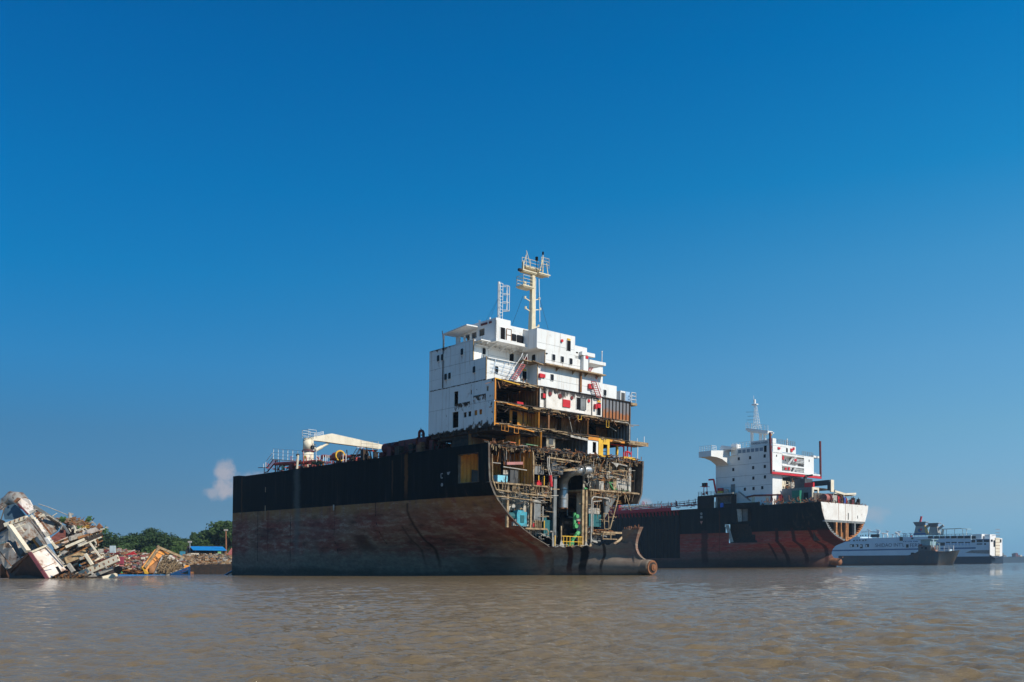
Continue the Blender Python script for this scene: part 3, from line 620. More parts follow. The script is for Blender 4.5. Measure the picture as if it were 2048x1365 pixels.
    obj('red_panel',MB().box(.55,.6,16.6,17.1,13.0,13.5),red,S)
    obj('exhaust_pipe',MB().tube((.22,16.1,8.35),(.22,16.1,11.05),.16,8),brown,S)
    obj('white_hood',MB().slab([(0,15.9,13.4),(0.6,15.9,13.4),(.6,18.4,13.4),(0,18.4,13.4)],.5),wclean,S)
    obj('wing_aerial',MB().tube((-.6,21,13.3),(-.6,21,14.7),.06).tube((-.6,21,14.7),(-.6,21,14.9),.1),white,S)
    # windows and doors
    doorA(zb,230,180,335,462,-2.8);winA(zb(535,408),-2.8,.9,1.05);winA(zb(672,448),-2.8,1.35,1.2)
    y,zz,w,h=rectA(zb,362,215,470,490,-2.8);obj('open_ladder_gate',MB().box(-2.75,-2.7,y-w/2,y+w/2,zz-h/2,zz+h/2),wclean,S);obj('gate_bars',MB().ladder((-2.66,y-w/2,zz-h/2),(-2.66,y-w/2,zz+h/2),(0,w,0),.7,.03),brown,S)
    doorA(zb,435,772,535,942,-4.45,yellow);winA((850+800/6.827,680+158/6.827),-4.45);winA(zw(972,405),-1.72);doorA(zb,722,1172,825,1365,-1.9 if 0 else -1.72,yellow)
    for p in((1440,858),(1636,903)): winA(zb(*p),0)
    winA(zt(180,540),0);winA(zb(1405,1312),0);winA(zt(760,1075),0);doorA(zt,110,188,175,358,0,yellow)
    # window on the shaded side of the casing
    l=wp(zb(1005,870),9.58);l[1]-=.04;window(S,l,.8,.95,'P')
    l=wp(zb(828,915),9.58);obj('red_fire_cabinet',MB().box(l[0]-.35,l[0]+.35,9.4,9.58,l[2]-.4,l[2]+.4),red,S)
    boxA('red_fire_cabinet',zb,1100,1230,1165,1320,0,.35,red);boxA('red_fire_cabinet',zb,1172,1238,1240,1318,0,.2,red)
    l=ap(zt(25,190));obj('red_alarm_bell',MB().disc((0,l[1],l[2]),(1,0,0),.2,.2),red,S)
    cb=boxA('red_hose_cabinet',zt,470,932,545,1010,0,.35,red)
    l=ap(zt(515,968));obj('white_flame_symbol',MB().add([(.36,l[1]-.12,l[2]-.2),(.36,l[1]+.12,l[2]-.2),(.36,l[1]+.1,l[2]),(.36,l[1],l[2]+.3),(.36,l[1]-.08,l[2]+.02)],[(0,1,2,3,4)]),wclean,cb)
    mb=MB()
    for p in((1105,795),): l=ap(zb(*p));
    for y,z in((9.7,12.7),(14.2,12.6)): mb.box(0,.12,y,y+.3,z,z+.1)
    obj('lamp_bracket',mb,soot,S)
    # seams on lit walls
    mb=MB()
    for x,y0,y1,z in((0,8.5,20.4,9.35),(0,9.8,16.2,11.9),(0,8.2,15,14.0),(-4.45,3.5,9.4,12.3),(-1.72,1.1,6.2,9.2)): mb.box(x,x+.012,y0,y1,z-.012,z+.012)
    for x,y,z0,z1_ in((-4.45,3.5,11.3,13.6),(0,12.2,8.4,11),(0,18.4,8.4,11),(0,12.3,13.4,15.8),(0,11,11.4,13.2)): mb.box(x,x+.012,y-.012,y+.012,z0,z1_)
    obj('wall_seams',mb,gsteel,S)
    obj('corner_trim',MB().box(-.02,.06,9.52,9.62,11.22,13.2).box(-.02,.06,8.24,8.34,8.32,11.1).box(-1.78,-1.66,.94,1.06,8.3,11.3).box(-4.5,-4.4,.94,1.06,11.2,13.95),cream,S)
    # stairs
    a,b=ap(zb(490,1340),-.4),ap(zb(700,1010),-.4);st=obj('accommodation_stair',MB().ladder(a,b,(0,.75,0),.32,.05),ladw,S)
    obj('handrail',MB().path([a+[0,0,.9],b+[0,0,.9],b+[0,.3,1.5],b+[0,.45,.2]],.035).path([a+[0,.75,.9],b+[0,.75,.9],b+[0,1.1,1.5],b+[0,1.2,.2]],.035),wclean,st)
    a,b=ap(zt(625,1145),.5),ap(zt(535,880),.5);st=obj('accommodation_stair',MB().ladder(a,b,(0,.9,0),.3,.05),ladw,S)
    a2,b2=a+[0,.9,.8],b+[0,.9,.8];obj('handrail',MB().tube(a2,b2,.03),ladw,st)
    a,b=ap(zt(440,750),-1),ap(zt(515,640),-1);obj('accommodation_stair',MB().ladder(a,b,(0,.5,0),.3,.05),ladw,S)
    bent=MB()
    for k in range(4): bent.tube((-1.6,1.6,11.0-.5*k),(-1.5,6.4,10.9-.62*k),.022)
    for y in(2.6,4.2,5.4): bent.tube((-1.6,y,11.2),(-1.45,y-.8,9.3),.022)
    obj('bent_railing',bent,lblue,S)
    # platform remains by the recess
    obj('torn_walkway',MB().slab([(-1.7,6,11.25),(-.2,6,11.3),(.3,9,11.1),(-1.7,9,11.1)],.12).slab([(-.3,7.2,11.35),(.3,7.2,11.3),(.5,8.9,11.0),(-.1,8.9,11.05)],.08),cream,S)
    # scorched band with doors
    cm=mat('scorched_cream_wall',(.78,.74,.68),(.62,.57,.5),.8,rust=.5,rsc=1.6,thr=(.58,.66),rustc=(.3,.17,.1))
    sb=obj('scorched_aft_wall',MB().panel(0,0.02,-.16,8.8,20.5,5.5,8.2),cm,S)
    sootm=mat('smoke_soot',(.03,.03,.032),(.05,.045,.045),3)
    # smoke stains: ragged soot patches with shape of their own
    mm=bpy.data.materials.new('smoke_stain');mm.use_nodes=True;N=mm.node_tree.nodes;L=mm.node_tree.links;b_=N['Principled BSDF'];b_.inputs['Base Color'].default_value=(.035,.033,.035,1);b_.inputs['Roughness'].default_value=.9
    tc=N.new('ShaderNodeTexCoord');sx=N.new('ShaderNodeSeparateXYZ');L.new(tc.outputs['Object'],sx.inputs[0])
    mp=N.new('ShaderNodeMapping');mp.inputs['Scale'].default_value=(1,.75,.35);L.new(tc.outputs['Object'],mp.inputs[0]);nz=N.new('ShaderNodeTexNoise');nz.inputs['Scale'].default_value=1.1;nz.inputs['Detail'].default_value=7;nz.inputs['Roughness'].default_value=.65;L.new(mp.outputs[0],nz.inputs[0])
    ht=N.new('ShaderNodeMapRange');ht.inputs[1].default_value=6.3;ht.inputs[2].default_value=8.2;ht.inputs[3].default_value=-.30;ht.inputs[4].default_value=.16;L.new(sx.outputs[2],ht.inputs[0])
    ad=N.new('ShaderNodeMath');L.new(nz.outputs[0],ad.inputs[0]);L.new(ht.outputs[0],ad.inputs[1]);al=N.new('ShaderNodeMapRange');al.interpolation_type='SMOOTHSTEP';al.inputs[1].default_value=.44;al.inputs[2].default_value=.62;al.inputs[4].default_value=.93;L.new(ad.outputs[0],al.inputs[0]);L.new(al.outputs[0],b_.inputs['Alpha'])
    obj('smoke_stain',MB().add([(.03,8.9,5.6),(.03,20.3,5.6),(.03,20.3,8.19),(.03,8.9,8.19)],[(0,1,2,3)]),mm,sb)
    obj('band_edge',MB().box(0,.12,8.8,26.3,8.2,8.32),soot,S)
    for a,b,m in(((1155,750),.28,dred),((1243,770),.32,dred),((1348,785),.25,dred),((1500,812),.22,red),((1205,722),.35,soot)):
        l=ap(z1(*a));obj('round_vent',MB().disc((.03,l[1],l[2]),(1,0,0),b,.12),m,S)
    boxA('red_locker',z1,1085,748,1106,786,.03,.25,red);boxA('red_locker',z1,1076,744,1110,792,.0,.2,soot)
    boxA('red_notice_board',z1,1268,802,1335,868,.03,.12,red);boxA('red_locker',z1,1570,840,1598,876,.03,.3,red);boxA('red_locker',z1,1546,842,1562,885,.03,.4,red)
    doorA(z1,1390,782,1422,888,.02);doorA(z1,1572,828,1606,938,.02,yellow)
    y,zz,w,h=rectA(z1,1424,784,1476,892,.1);dl=obj('open_door_leaf',MB().box(.1,.16,y-w/2,y+w/2,zz-h/2,zz+h/2),gsteel,S);obj('door_rim',MB().box(.16,.2,y-w/2,y-w/2+.1,zz-h/2,zz+h/2).box(.16,.2,y+w/2-.1,y+w/2,zz-h/2,zz+h/2).box(.16,.2,y-w/2,y+w/2,zz+h/2-.1,zz+h/2),dgrey,dl)
    obj('cable_run',MB().path([(.15,9.25,8.1),(.15,9.5,7.9),(.15,9.55,5.6)],.05).path([(.15,9.45,8.15),(.15,9.7,7.9),(.15,9.75,5.4)],.05).path([(.12,18.4,8.1),(.12,18.45,5.5)],.05),soot,S)
    # bare ribbed bulkhead to starboard, heat tinted at its foot
    hm=bpy.data.materials.new('heat_tinted_plate');hm.use_nodes=True;N=hm.node_tree.nodes;L=hm.node_tree.links;b_=N['Principled BSDF'];b_.inputs['Roughness'].default_value=.6
    tc=N.new('ShaderNodeTexCoord');sx=N.new('ShaderNodeSeparateXYZ');L.new(tc.outputs['Object'],sx.inputs[0]);nz=N.new('ShaderNodeTexNoise');nz.inputs['Scale'].default_value=1.6;nz.inputs['Detail'].default_value=6;L.new(tc.outputs['Object'],nz.inputs[0])
    q=N.new('ShaderNodeMath');q.operation='MULTIPLY_ADD';L.new(nz.outputs[0],q.inputs[0]);q.inputs[1].default_value=1.6;L.new(sx.outputs[2],q.inputs[2])
    rp=N.new('ShaderNodeMapRange');rp.interpolation_type='SMOOTHSTEP';rp.inputs[1].default_value=7.0;rp.inputs[2].default_value=7.7;L.new(q.outputs[0],rp.inputs[0])
    mx=N.new('ShaderNodeMix');mx.data_type='RGBA';L.new(rp.outputs[0],mx.inputs[0]);mx.inputs[6].default_value=(.33,.12,.04,1);mx.inputs[7].default_value=(.17,.175,.19,1);L.new(mx.outputs[2],b_.inputs['Base Color'])
    rbk=obj('ribbed_bulkhead',MB().panel(0,-.1,-.1,20.6,26.3,5.5,8.18),hm,S)
    for y in np.linspace(20.65,26.25,9): obj('stiffener',MB().box(-.1,.04,y-.04,y+.04,5.45,8.2),soot,rbk)
    obj('starboard_side_wall',MB().panel(1,26.3,.14,-14.1,.05,2.0,8.2,[(-13,-11,3,4.6)]),grime,S)
    # steel door box and railing to starboard
    y,zz,w,h=rectA(zt,1032,1045,1115,1225,-.5)
    bx=obj('deck_locker',MB().box(-2.1,-.5,y-w/2,y+w/2,zz-h/2,zz+h/2),wclean,S);obj('locker_opening',MB().box(-.5,-.47,y-w/2+.15,y+w/2-.12,zz-h/2+.2,zz+h/2-.25),dgrey,bx)
    y2,z2_,w2,h2=rectA(zt,1118,1058,1188,1240,-.5);obj('locker_door',MB().box(-.52,-.46,y2-w2/2,y2+w2/2,z2_-h2/2,z2_+h2/2),lblue,bx)
    obj('starboard_fire_platform',MB().box(-1.2,.2,26.3,27.6,7.85,8.2),cream,S);obj('platform_railing',MB().rail([(.1,26.5,8.2),(.1,27.4,8.2),(-1,27.4,8.2)],1.5,.9),wclean,S)
build_house()
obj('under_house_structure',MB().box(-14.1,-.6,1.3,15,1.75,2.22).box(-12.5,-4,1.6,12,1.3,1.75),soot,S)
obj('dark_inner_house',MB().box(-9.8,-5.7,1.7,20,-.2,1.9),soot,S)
# ------------------------------------------------------------------ gutted rooms above the deck
def clutter(name,m,par,X,Y,Z,n,kind='mix',r=(.03,.09),ln=(.4,1.6)):
    mb=MB()
    for i in range(n):
        p=np.array([U(*X),U(*Y),U(*Z)]);L=U(*ln);k=random.random()
        if p[2]<0:
            g=inset(0,p[2]-(L if kind in('hang','mix') else 0))+.5
            if kind in('along','mix') and p[1]>CL: L=min(L,max(.3,2*CL-g-p[1]))
            if p[1]<g or p[1]>2*CL-g: continue
        if kind=='hang': d=np.array([U(-.15,.15),U(-.12,.12),-1])
        elif kind=='along': d=np.array([U(-.2,.2),1,U(-.12,.12)])
        elif kind=='frame':
            w=U(.4,1.1);h=U(.35,1.);rr=U(*r)*.7
            mb.bar(p,p+[0,0,-h],rr*2).bar(p+[0,w,0],p+[0,w,-h],rr*2).bar(p+[0,0,-h],p+[0,w,-h],rr*2);continue
        elif kind=='flat':
            a=U(0,6.28);d=np.array([math.cos(a),math.sin(a),U(-.15,.2)])
            if k<.5: mb.slab([p,p+d*L*.6,p+d*L*.6+[-d[1]*L*.4,d[0]*L*.4,U(-.1,.2)],p+[-d[1]*L*.4,d[0]*L*.4,0]],.03);continue
        else: d=np.array([U(-1,1)*.5,U(-1,1),U(-1,1)]) if k<.35 else (np.array([0,1,U(-.1,.1)]) if k<.7 else np.array([0,U(-.1,.1),1]))
        d=d/np.linalg.norm(d);q=p+d*L;rr=U(*r)
        if k<.5: mb.bar(p,q,rr*1.6)
        else: mb.tube(p,q,rr,5)
    return obj(name,mb,m,par,kind='stuff')
def build_rooms():
    def corr(name,ax,pos,a0,a1,b0,b1,m,dep=.1,per=.6): return obj(name,MB().corr(ax,pos,a0,a1,b0,b1,dep,per),m,S)
    # level z 5.45-8.3 port room
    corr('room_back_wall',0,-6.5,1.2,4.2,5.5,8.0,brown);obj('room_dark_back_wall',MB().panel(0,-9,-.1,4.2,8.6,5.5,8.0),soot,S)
    corr('room_partition',1,8.62,-9,-.1,5.5,8.1,brown);obj('red_crate',MB().box(-1.6,-.9,5.6,6.7,5.5,5.95),red,S)
    corr('room_inner_port_wall',1,1.35,-1.6,-.1,2.8,8.1,brown)
    # level z 2.7-5.45
    corr('room_back_wall',0,-4.2,1.2,4.9,2.75,5.2,orange);obj('room_partition_frame',MB().panel(0,-2.0,-.1,5.1,8.7,2.75,5.1,[(5.1,5.3,2.75,5.1),(5.75,6.65,2.75,4.9)]),orange,S)
    obj('room_stiffener',MB().box(-1.95,-1.85,7.5,7.7,2.75,5.1).box(-1.95,-1.85,8.3,8.4,2.75,5.1),brown,S)
    corr('room_back_wall',0,-3.6,8.9,17.8,2.75,5.1,brown);corr('room_back_wall_lit',0,-2.6,15.2,17.9,2.75,5.1,brown,.14,.9)
    corr('room_partition',1,17.95,-7,-.1,2.75,5.2,brown);corr('room_partition',1,8.8,-4,-.1,2.75,5.2,orange)
    obj('room_stanchion',MB().box(-.3,0,10.35,10.6,2.75,5.1),brown,S)
    corr('starboard_room_wall',0,-4.5,24.0,26.2,2.75,5.1,brown);corr('starboard_room_side',1,26.2,-9,-.1,2.75,5.2,gsteel)
    # level z 0-2.7
    corr('lower_back_wall',0,-5.5,-0+1.2,6.2,.1,2.5,brown);corr('lower_partition',1,6.2,-5.5,-1.0,.1,2.5,orange);corr('lower_back_wall',0,-3.0,6.4,9.1,.1,2.5,brown);corr('lower_partition',1,9.15,-4,0,.1,2.6,orange)
    cw=obj('grimy_lobby_wall',MB().panel(0,-.8,-.1,9.3,12.4,.1,2.9,[(9.9,10.8,.1,1.9)]),mat('grimy_cream_wall',(.4,.34,.24),(.22,.19,.14),1.2,rust=.6,rsc=1.2,rustc=(.06,.05,.04)),S);obj('wall_patch',MB().box(-.8,-.74,11.2,12.0,.9,2.1),dgrey,cw);obj('lobby_inner',MB().box(-2.4,-2.3,9.4,12.3,.1,2.6),dgrey,S)
    obj('slanting_white_beam',MB().box(-.6,-.2,10.0,12.0,2.55,2.75),lgrey,S)
    corr('grey_container_back',0,-4.0,12.5,17.9,.05,2.3,dgrey,.16,.7);corr('grey_container_side',1,17.8,-4,-.2,.05,2.4,gsteel,.16,.7)
    obj('container_roof',MB().box(-4,-.3,12.5,17.9,2.32,2.42),gsteel,S);obj('container_lintel',MB().bar((-.3,12.6,2.45),(-.1,15,2.3),.12,.1).bar((-.15,14.6,2.25),(0,17.8,2.0),.2,.3),lgrey,S)
    a=obj('white_door_panel',MB().panel(0,-.1,-.08,17.95,20.0,.1,2.05,[(18.9,19.6,.35,1.85)]),wclean,S)
    b=obj('yellow_door_frame',MB().panel(0,0,-.12,20.0,22.2,-.05,2.7,[(20.9,21.75,.1,1.7)]),yellow,S);obj('yellow_lintel',MB().box(-.12,0,22.2,25.3,2.2,2.72).box(-.15,0,17.95,20,2.06,2.75),orange,S)
    obj('dark_behind_door',MB().box(-1.4,-1.3,18.,22,.1,2.5),soot,S)
    obj('yellow_deck_beam',MB().box(-.3,0,25.2,27.6,.0,.35),yellow,S)
    # starboard passage: posts, red pipes against the sky
    mb=MB()
    for y in(22.6,23.6,24.6): mb.tube((-3,y,.1),(-3,y,2.1),.05)
    mb.tube((-3,22.3,1.2),(-3,25,1.2),.05).tube((-3,22.3,.7),(-3,25,.7),.05);obj('passage_railing',mb,gsteel,S)
    obj('yellow_post',MB().box(-1.5,-1.2,25.0,25.3,0.1,2.1),yellow,S)
    redpipe=MB();redpipe.path([(-1,26.2,.2),(-1,26.2,1.9),(-1,25.4,2.0)],.11,8).path([(-1,27.0,.1),(-1,27.0,2.2)],.1,8).path([(-1,26.6,.3),(-1,26.6,1.2),(-1,27.4,1.2),(-1,27.6,.9)],.12,8).path([(-1,27.8,.1),(-1,27.8,2.0)],.08,8).tube((-1,23.5,2.0),(-1,27.8,2.15),.07).tube((-1.4,28.2,-.4),(-1.4,28.2,2.2),.06)
    obj('red_pipework',redpipe,red,S)
    obj('starboard_platform',MB().box(-2.8,0,26.2,30.4,2.3,2.5).box(-.1,0,26.2,30.4,2.2,2.75),cream,S);obj('platform_post',MB().tube((-.3,28.4,-.4),(-.3,28.4,2.3),.07).tube((-.4,29.9,2.7),(-.4,29.9,3.7),.05).tube((-.4,28.4,2.7),(-.4,28.4,3.3),.04),wclean,S)
    obj('bent_drain_pipe',MB().path([(.05,22.5,5.15),(.05,25.9,5.2),(.05,26.2,4.9),(.05,26.2,2.6)],.07,8),lgrey,S)
    # ragged deck edges
    for z,y0,y1 in((8.22,1.1,8.8),(5.38,1.1,20.5),(2.62,1.1,20.5),(5.35,20.4,26.2),(2.6,20,26)):
        clutter('torn_deck_edge',(soot,brown,cream)[int(z)%3],S,(-.6,.15),(y0,y1),(z-.25,z+.05),int((y1-y0)*5),'along',(.03,.08),(.5,1.8))
        clutter('hanging_cables',soot,S,(-1.6,.1),(y0,y1),(z-.25,z),int((y1-y0)*2.2),'hang',(.015,.035),(.2,.7))
        clutter('ceiling_pipes',cream if z<6 else lgrey,S,(-2.5,-.1),(y0,y1),(z-.5,z-.2),int((y1-y0)*1.1),'along',(.03,.07),(1,3))
    for y0,y1,z in((1.1,5.2,8.0),(1.1,6.5,5.1),(1.1,5.9,2.3),(5.2,7.8,2.15),(3.8,6.6,5.0)): obj('orange_edge_beam',MB().bar((.05,y0,z+.25),(.05,y1,z-.05),.1,.13),orange if z<8 else yellow,S)
    for z0,z1_ in((5.5,8.3),(2.3,5.3)): obj('orange_corner_post',MB().box(-.05,.08,1.0,1.16,z0,z1_),orange,S)
    clutter('yellow_conduit_frames',yellow,S,(0,.2),(12.2,16.5),(5.1,5.2),1,'frame',(.03,.045));clutter('yellow_conduit_frames',yellow,S,(0,.2),(19.8,22.5),(5.1,5.2),1,'frame',(.03,.045))
    clutter('orange_conduit_frames',orange,S,(0,.2),(1.5,7.5),(2.5,2.6),3,'frame',(.025,.04))
    for p,q in(((-.5,14.6,5.0),(-.4,15.2,2.9)),((-.5,9.1,2.3),(-.3,9.5,.2)),((-1.5,22.8,4.9),(-1,24.6,4.0))): obj('leaning_pipe',MB().tube(p,q,.05),lgrey,S)
    # debris on the aft deck edge
    clutter('deck_debris',rustm,S,(-1.5,.2),(.4,28.3),(0.0,.28),110,'flat',(.04,.08),(.5,1.3));clutter('deck_debris_pale',lgrey,S,(-1.2,.2),(.4,28.3),(.05,.32),45,'flat',(.03,.06),(.4,1.2))
    clutter('torn_main_deck_edge',soot,S,(-.3,.2),(.5,28.8),(-.45,0),190,'along',(.05,.11),(.4,1.4));clutter('torn_main_deck_edge_pale',cream,S,(-.1,.3),(.5,28.8),(-.5,-.05),110,'hang',(.03,.07),(.2,.6));clutter('torn_main_deck_edge_brown',brown,S,(-.1,.3),(.5,28.8),(-.5,0.1),90,'mix',(.03,.09),(.2,.7))
    obj('green_tarpaulin',MB().slab([(-.6,6.3,.3),(.1,6.4,.3),(.2,8.4,.25),(-.5,8.3,.35)],.12),green if 0 else mat('dull_green',(.12,.25,.12),(.08,.16,.08)),S)
    obj('orange_scrap',MB().slab([(-.4,3.4,.35),(.2,3.5,.3),(.2,4.6,.3),(-.4,4.4,.4)],.1),mat('orange_scrap_paint',(.6,.16,.06)),S)
build_rooms()
# ------------------------------------------------------------------ engine room laid open below the deck
def build_engine_room():
    def corr(name,ax,pos,a0,a1,b0,b1,m,dep=.1,per=.6): return obj(name,MB().corr(ax,pos,a0,a1,b0,b1,dep,per),m,S)
    def aft(z,x,y,X=0): p=ap(z(x,y),X);return p
    # port upper room
    corr('orange_room_wall',0,-6.4,.5,7.5,-4.8,-.6,orange);obj('upper_platform',MB().box(-13,0,.4,10.8,-5.0,-4.86),grime,S)
    obj('orange_partition',MB().corr(1,7.7,-6,0,-4.8,-.5,.1,.6),orange,S);obj('partition_lit_edge',MB().bar((.02,7.72,-.5),(.05,7.85,-4.9),.16,.1).bar((.1,7.95,-1),(.05,7.8,-4.8),.07),cream,S)
    obj('sloping_orange_pipe',MB().path([(.05,.75,-1.4),(.05,.85,-4.6),(.05,1.5,-5.9),(.05,4.0,-6.05)],.09,8),cream,S)
    obj('pink_hanging_tray',MB().slab([(-.6,3.2,-2.55),(.1,3.2,-2.6),(.1,5.9,-2.35),(-.6,5.9,-2.3)],.35),mat('faded_pink_paint',(.5,.22,.2),(.35,.16,.14)),S)
    obj('tray_pipe',MB().tube((.05,2.6,-2.9),(.05,6.6,-3.05),.07,8).tube((.0,.7,-2.5),(0,2.2,-2.5),.06),lgrey,S)
    obj('light_blue_cabinet',MB().box(-.9,.0,1.75,3.4,-4.85,-4.0),mat('light_blue_paint',(.25,.6,.72),(.2,.5,.6)),S)
    mb=MB().box(-2.4,-2.3,4.6,5.4,-4.85,-3);obj('white_locker',mb,lgrey,S);obj('dark_locker',MB().box(-3,-2.2,5.7,7.1,-4.8,-2.9),dgrey,S);obj('grey_door',MB().box(-6.25,-6.15,2.4,3.4,-4.8,-2.9),dgrey,S)
    # second bay
    obj('grey_switchboard',MB().box(-1.6,-1.0,8.0,10.6,-3.3,-2.2),gsteel,S);obj('dark_bay_wall',MB().panel(0,-5.5,-.1,7.8,11.5,-4.8,-.4),soot,S)
    for y in(9.2,10.2): obj('yellow_post',MB().box(-.6,-.5,y,y+.12,-4.8,-3.5),yellow,S)
    obj('red_pump',MB().box(-.5,0,8.5,9.4,-4.85,-4.45).tube((-.2,8.95,-4.45),(-.2,8.95,-4.2),.2,8),red,S)
    obj('white_bent_pipe',MB().path([(.1,10.55,-.8),(.1,10.5,-2.4),(.1,10.9,-3.1),(.1,11.1,-4.0),(.1,10.95,-5.4)],.09,8).path([(.1,10.2,-1.0),(.1,10.25,-2.3),(.1,10.7,-3.6)],.07,8),lgrey,S)
    obj('red_expansion_joint',MB().tube((.12,10.75,-3.4),(.12,10.95,-4.9),.22,8),red,S)
    obj('overhead_beam',MB().bar((.05,10.3,-1.05),(.05,16.5,-1.2),.14,.2).bar((-.5,12.8,-2.6),(-.2,16,-2.2),.2,.3),cream,S)
    obj('grey_air_box',MB().box(-.8,-.1,11.2,12.2,-2.9,-1.5),dgrey,S);obj('grey_air_box',MB().box(-.8,-.2,12.4,13.4,-3.1,-2.0),dgrey,S)
    obj('sloping_girder',MB().bar((-1.5,13.2,-2.5),(-1.5,10.8,-6.9),.3,.5),brown,S)
    # frames hanging under the upper platform
    obj('platform_edge_beam',MB().bar((.05,1.0,-5.0),(.05,10.9,-4.95),.12,.2).bar((.05,5.6,-6.1),(.05,10.7,-6.2),.1,.14).bar((.05,1.4,-6.7),(.05,8,-6.9),.1,.12).path([(.05,10.7,-4.9),(.05,10.95,-5.3),(.05,10.95,-7)],.08,6),cream,S)
    clutter('hanging_pipe_frames',cream,S,(-.1,.2),(2.5,10.2),(-5.1,-5.0),10,'frame',(.03,.055));clutter('hanging_pipes',cream,S,(-1.5,.2),(1.2,10.6),(-5.1,-5.),34,'hang',(.03,.06),(.5,1.8));clutter('small_pipework',lgrey,S,(-1.5,.2),(2.,10.8),(-7.2,-5.6),46,'along',(.03,.06),(.4,1.6))
    clutter('hanging_cables_upper',soot,S,(-3,.1),(.6,7.4),(-.6,-.4),16,'hang',(.03,.05),(.8,2.6));clutter('hanging_pipes_upper',brown,S,(-2.5,0),(.6,7.4),(-.6,-.4),9,'hang',(.04,.07),(1,2.6));clutter('hanging_pipes_upper_pale',lgrey,S,(-2.5,0),(1,7.4),(-.6,-.4),7,'hang',(.04,.06),(1,2.2))
    clutter('bay_pipework',cream,S,(-1.8,.1),(8,13),(-3.2,-.6),44,'mix',(.03,.07),(.4,1.4))
    # middle level, port: pale bulkhead, columns, blue generator
    pale=mat('pale_bulkhead_paint',(.5,.48,.42),(.36,.33,.28),.8,rust=.5,rsc=1.2,thr=(.5,.65),rustc=(.12,.08,.05))
    bulk('pale_bulkhead',-4.6,1.5,11.4,-10.2,-5.1,pale,[(7.9,8.6,-10,-8)])
    for y in(3.55,7.55): obj('column',MB().box(-.5,-.2,y,y+.32,-10.6,-5.1),cream,S)
    gen=obj('cyan_generator',MB().box(-1.2,-.1,5.2,6.9,-10.35,-8.5).box(-1.2,-.3,5.5,6.6,-8.5,-8.3),cyan,S);obj('generator_dark_panel',MB().box(-.1,-.04,5.75,6.4,-9.9,-8.95),teal,gen);obj('generator_tube',MB().tube((-.9,4.2,-9.1),(-.9,5.2,-9.1),.5,12),teal,gen);obj('generator_leg',MB().box(-.6,-.2,4.7,4.85,-10.35,-9.5).box(-.6,-.2,5.0,5.15,-10.35,-9.5),lgrey,gen)
    obj('white_blower',MB().tube((-1.2,3.9,-8.1),(-.5,3.9,-8.1),.42,12).tube((-1.2,5.0,-7.8),(-.6,5.0,-7.8),.3,12).tube((-.9,3.9,-8.1),(-.9,5,-7.8),.14,8),lgrey,S)
    obj('grey_control_cabinet',MB().box(-.9,-.3,8.3,9.5,-9.5,-7.3).box(-.3,-.25,8.35,9.45,-9.4,-7.4),gsteel,S);obj('cabinet_pipe',MB().tube((-.1,8.2,-9.6),(-.1,8.2,-7.2),.07).tube((-.1,9.7,-9.6),(-.1,9.7,-7.6),.09),lgrey,S)
    mb=MB()
    for y in(8.3,8.6,8.95,9.3): mb.tube((.0,y,-10.5),(0,y,-9.5),.07)
    obj('pipe_stub',mb,cream,S);obj('yellow_stub',MB().tube((0,9.9,-10.5),(0,9.9,-9.5),.08),yellow,S);obj('red_extinguisher',MB().tube((0,7.95,-10.4),(0,7.95,-9.95),.13,8),red,S)
    obj('white_tank',MB().tube((-.6,8.0,-6.9),(-.6,9.6,-7.0),.25,10).tube((-.6,9,-6.0),(-.6,10.2,-6.2),.22,10),lgrey,S)
    obj('pump_platform',MB().box(-3,.05,6.6,10.3,-10.75,-10.55).bar((.08,6.5,-10.65),(.08,10.3,-10.62),.1,.22).path([(.08,10.3,-10.6),(.08,10.55,-10.9),(.08,10.55,-11.4)],.08),cream,S)
    clutter('pump_pipework',lgrey,S,(-1.5,.1),(6.9,10.4),(-12.2,-10.8),70,'mix',(.03,.07),(.3,.9));clutter('middle_pipework',cream,S,(-3,.1),(2.4,10.8),(-10,-5.2),50,'mix',(.03,.07),(.6,2.2));clutter('middle_grey_pipes',gsteel,S,(-4,-.3),(2.4,10.8),(-9.5,-5.2),26,'hang',(.04,.09),(.8,3))
    obj('red_valve_pipe',MB().path([(.1,10.9,-10.9),(.1,11.3,-10.9),(.1,11.4,-12.9)],.07),lgrey,S)
    # central void
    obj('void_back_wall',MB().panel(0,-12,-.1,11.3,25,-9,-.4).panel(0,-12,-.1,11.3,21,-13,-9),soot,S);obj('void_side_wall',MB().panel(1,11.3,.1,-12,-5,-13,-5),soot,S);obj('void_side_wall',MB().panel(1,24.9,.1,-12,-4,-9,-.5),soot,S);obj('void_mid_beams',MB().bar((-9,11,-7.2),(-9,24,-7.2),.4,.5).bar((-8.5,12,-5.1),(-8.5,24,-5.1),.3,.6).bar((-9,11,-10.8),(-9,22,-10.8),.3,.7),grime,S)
    for y,x,w in((12.4,-.9,.34),(17.35,-.4,.24),(17.85,-.2,.2)): obj('void_column',MB().box(x-.3,x,y,y+w*1.6,-13,-1.2 if y<13 else -4.9),gsteel if y<13 else cream,S)
    P=[ap(z2(q[0],q[1]),xx) for xx,q in zip((-.7,-.7,-1.1,-1.8,-2.8,-3.5,-4,-4,-4,-4),((1395,350),(1330,353),(1275,362),(1225,375),(1190,398),(1170,430),(1163,470),(1163,520),(1163,600),(1160,680)))]
    dct=obj('exhaust_duct',MB().sweep(P,[.58,.58,.6,.62,.64]+[.66]*5,20),zinc,S,True)
    for q in(1,7,8):
        a,b=P[q],P[q]+(P[min(q+1,9)]-P[q])*.12;obj('duct_seam_band',MB().tube(a,b,.68,20),gsteel,dct)
    obj('duct_collar',MB().tube(P[1]+[.1,-.1,0],P[1]+[.1,-.18,0],.78,20),lgrey,dct)
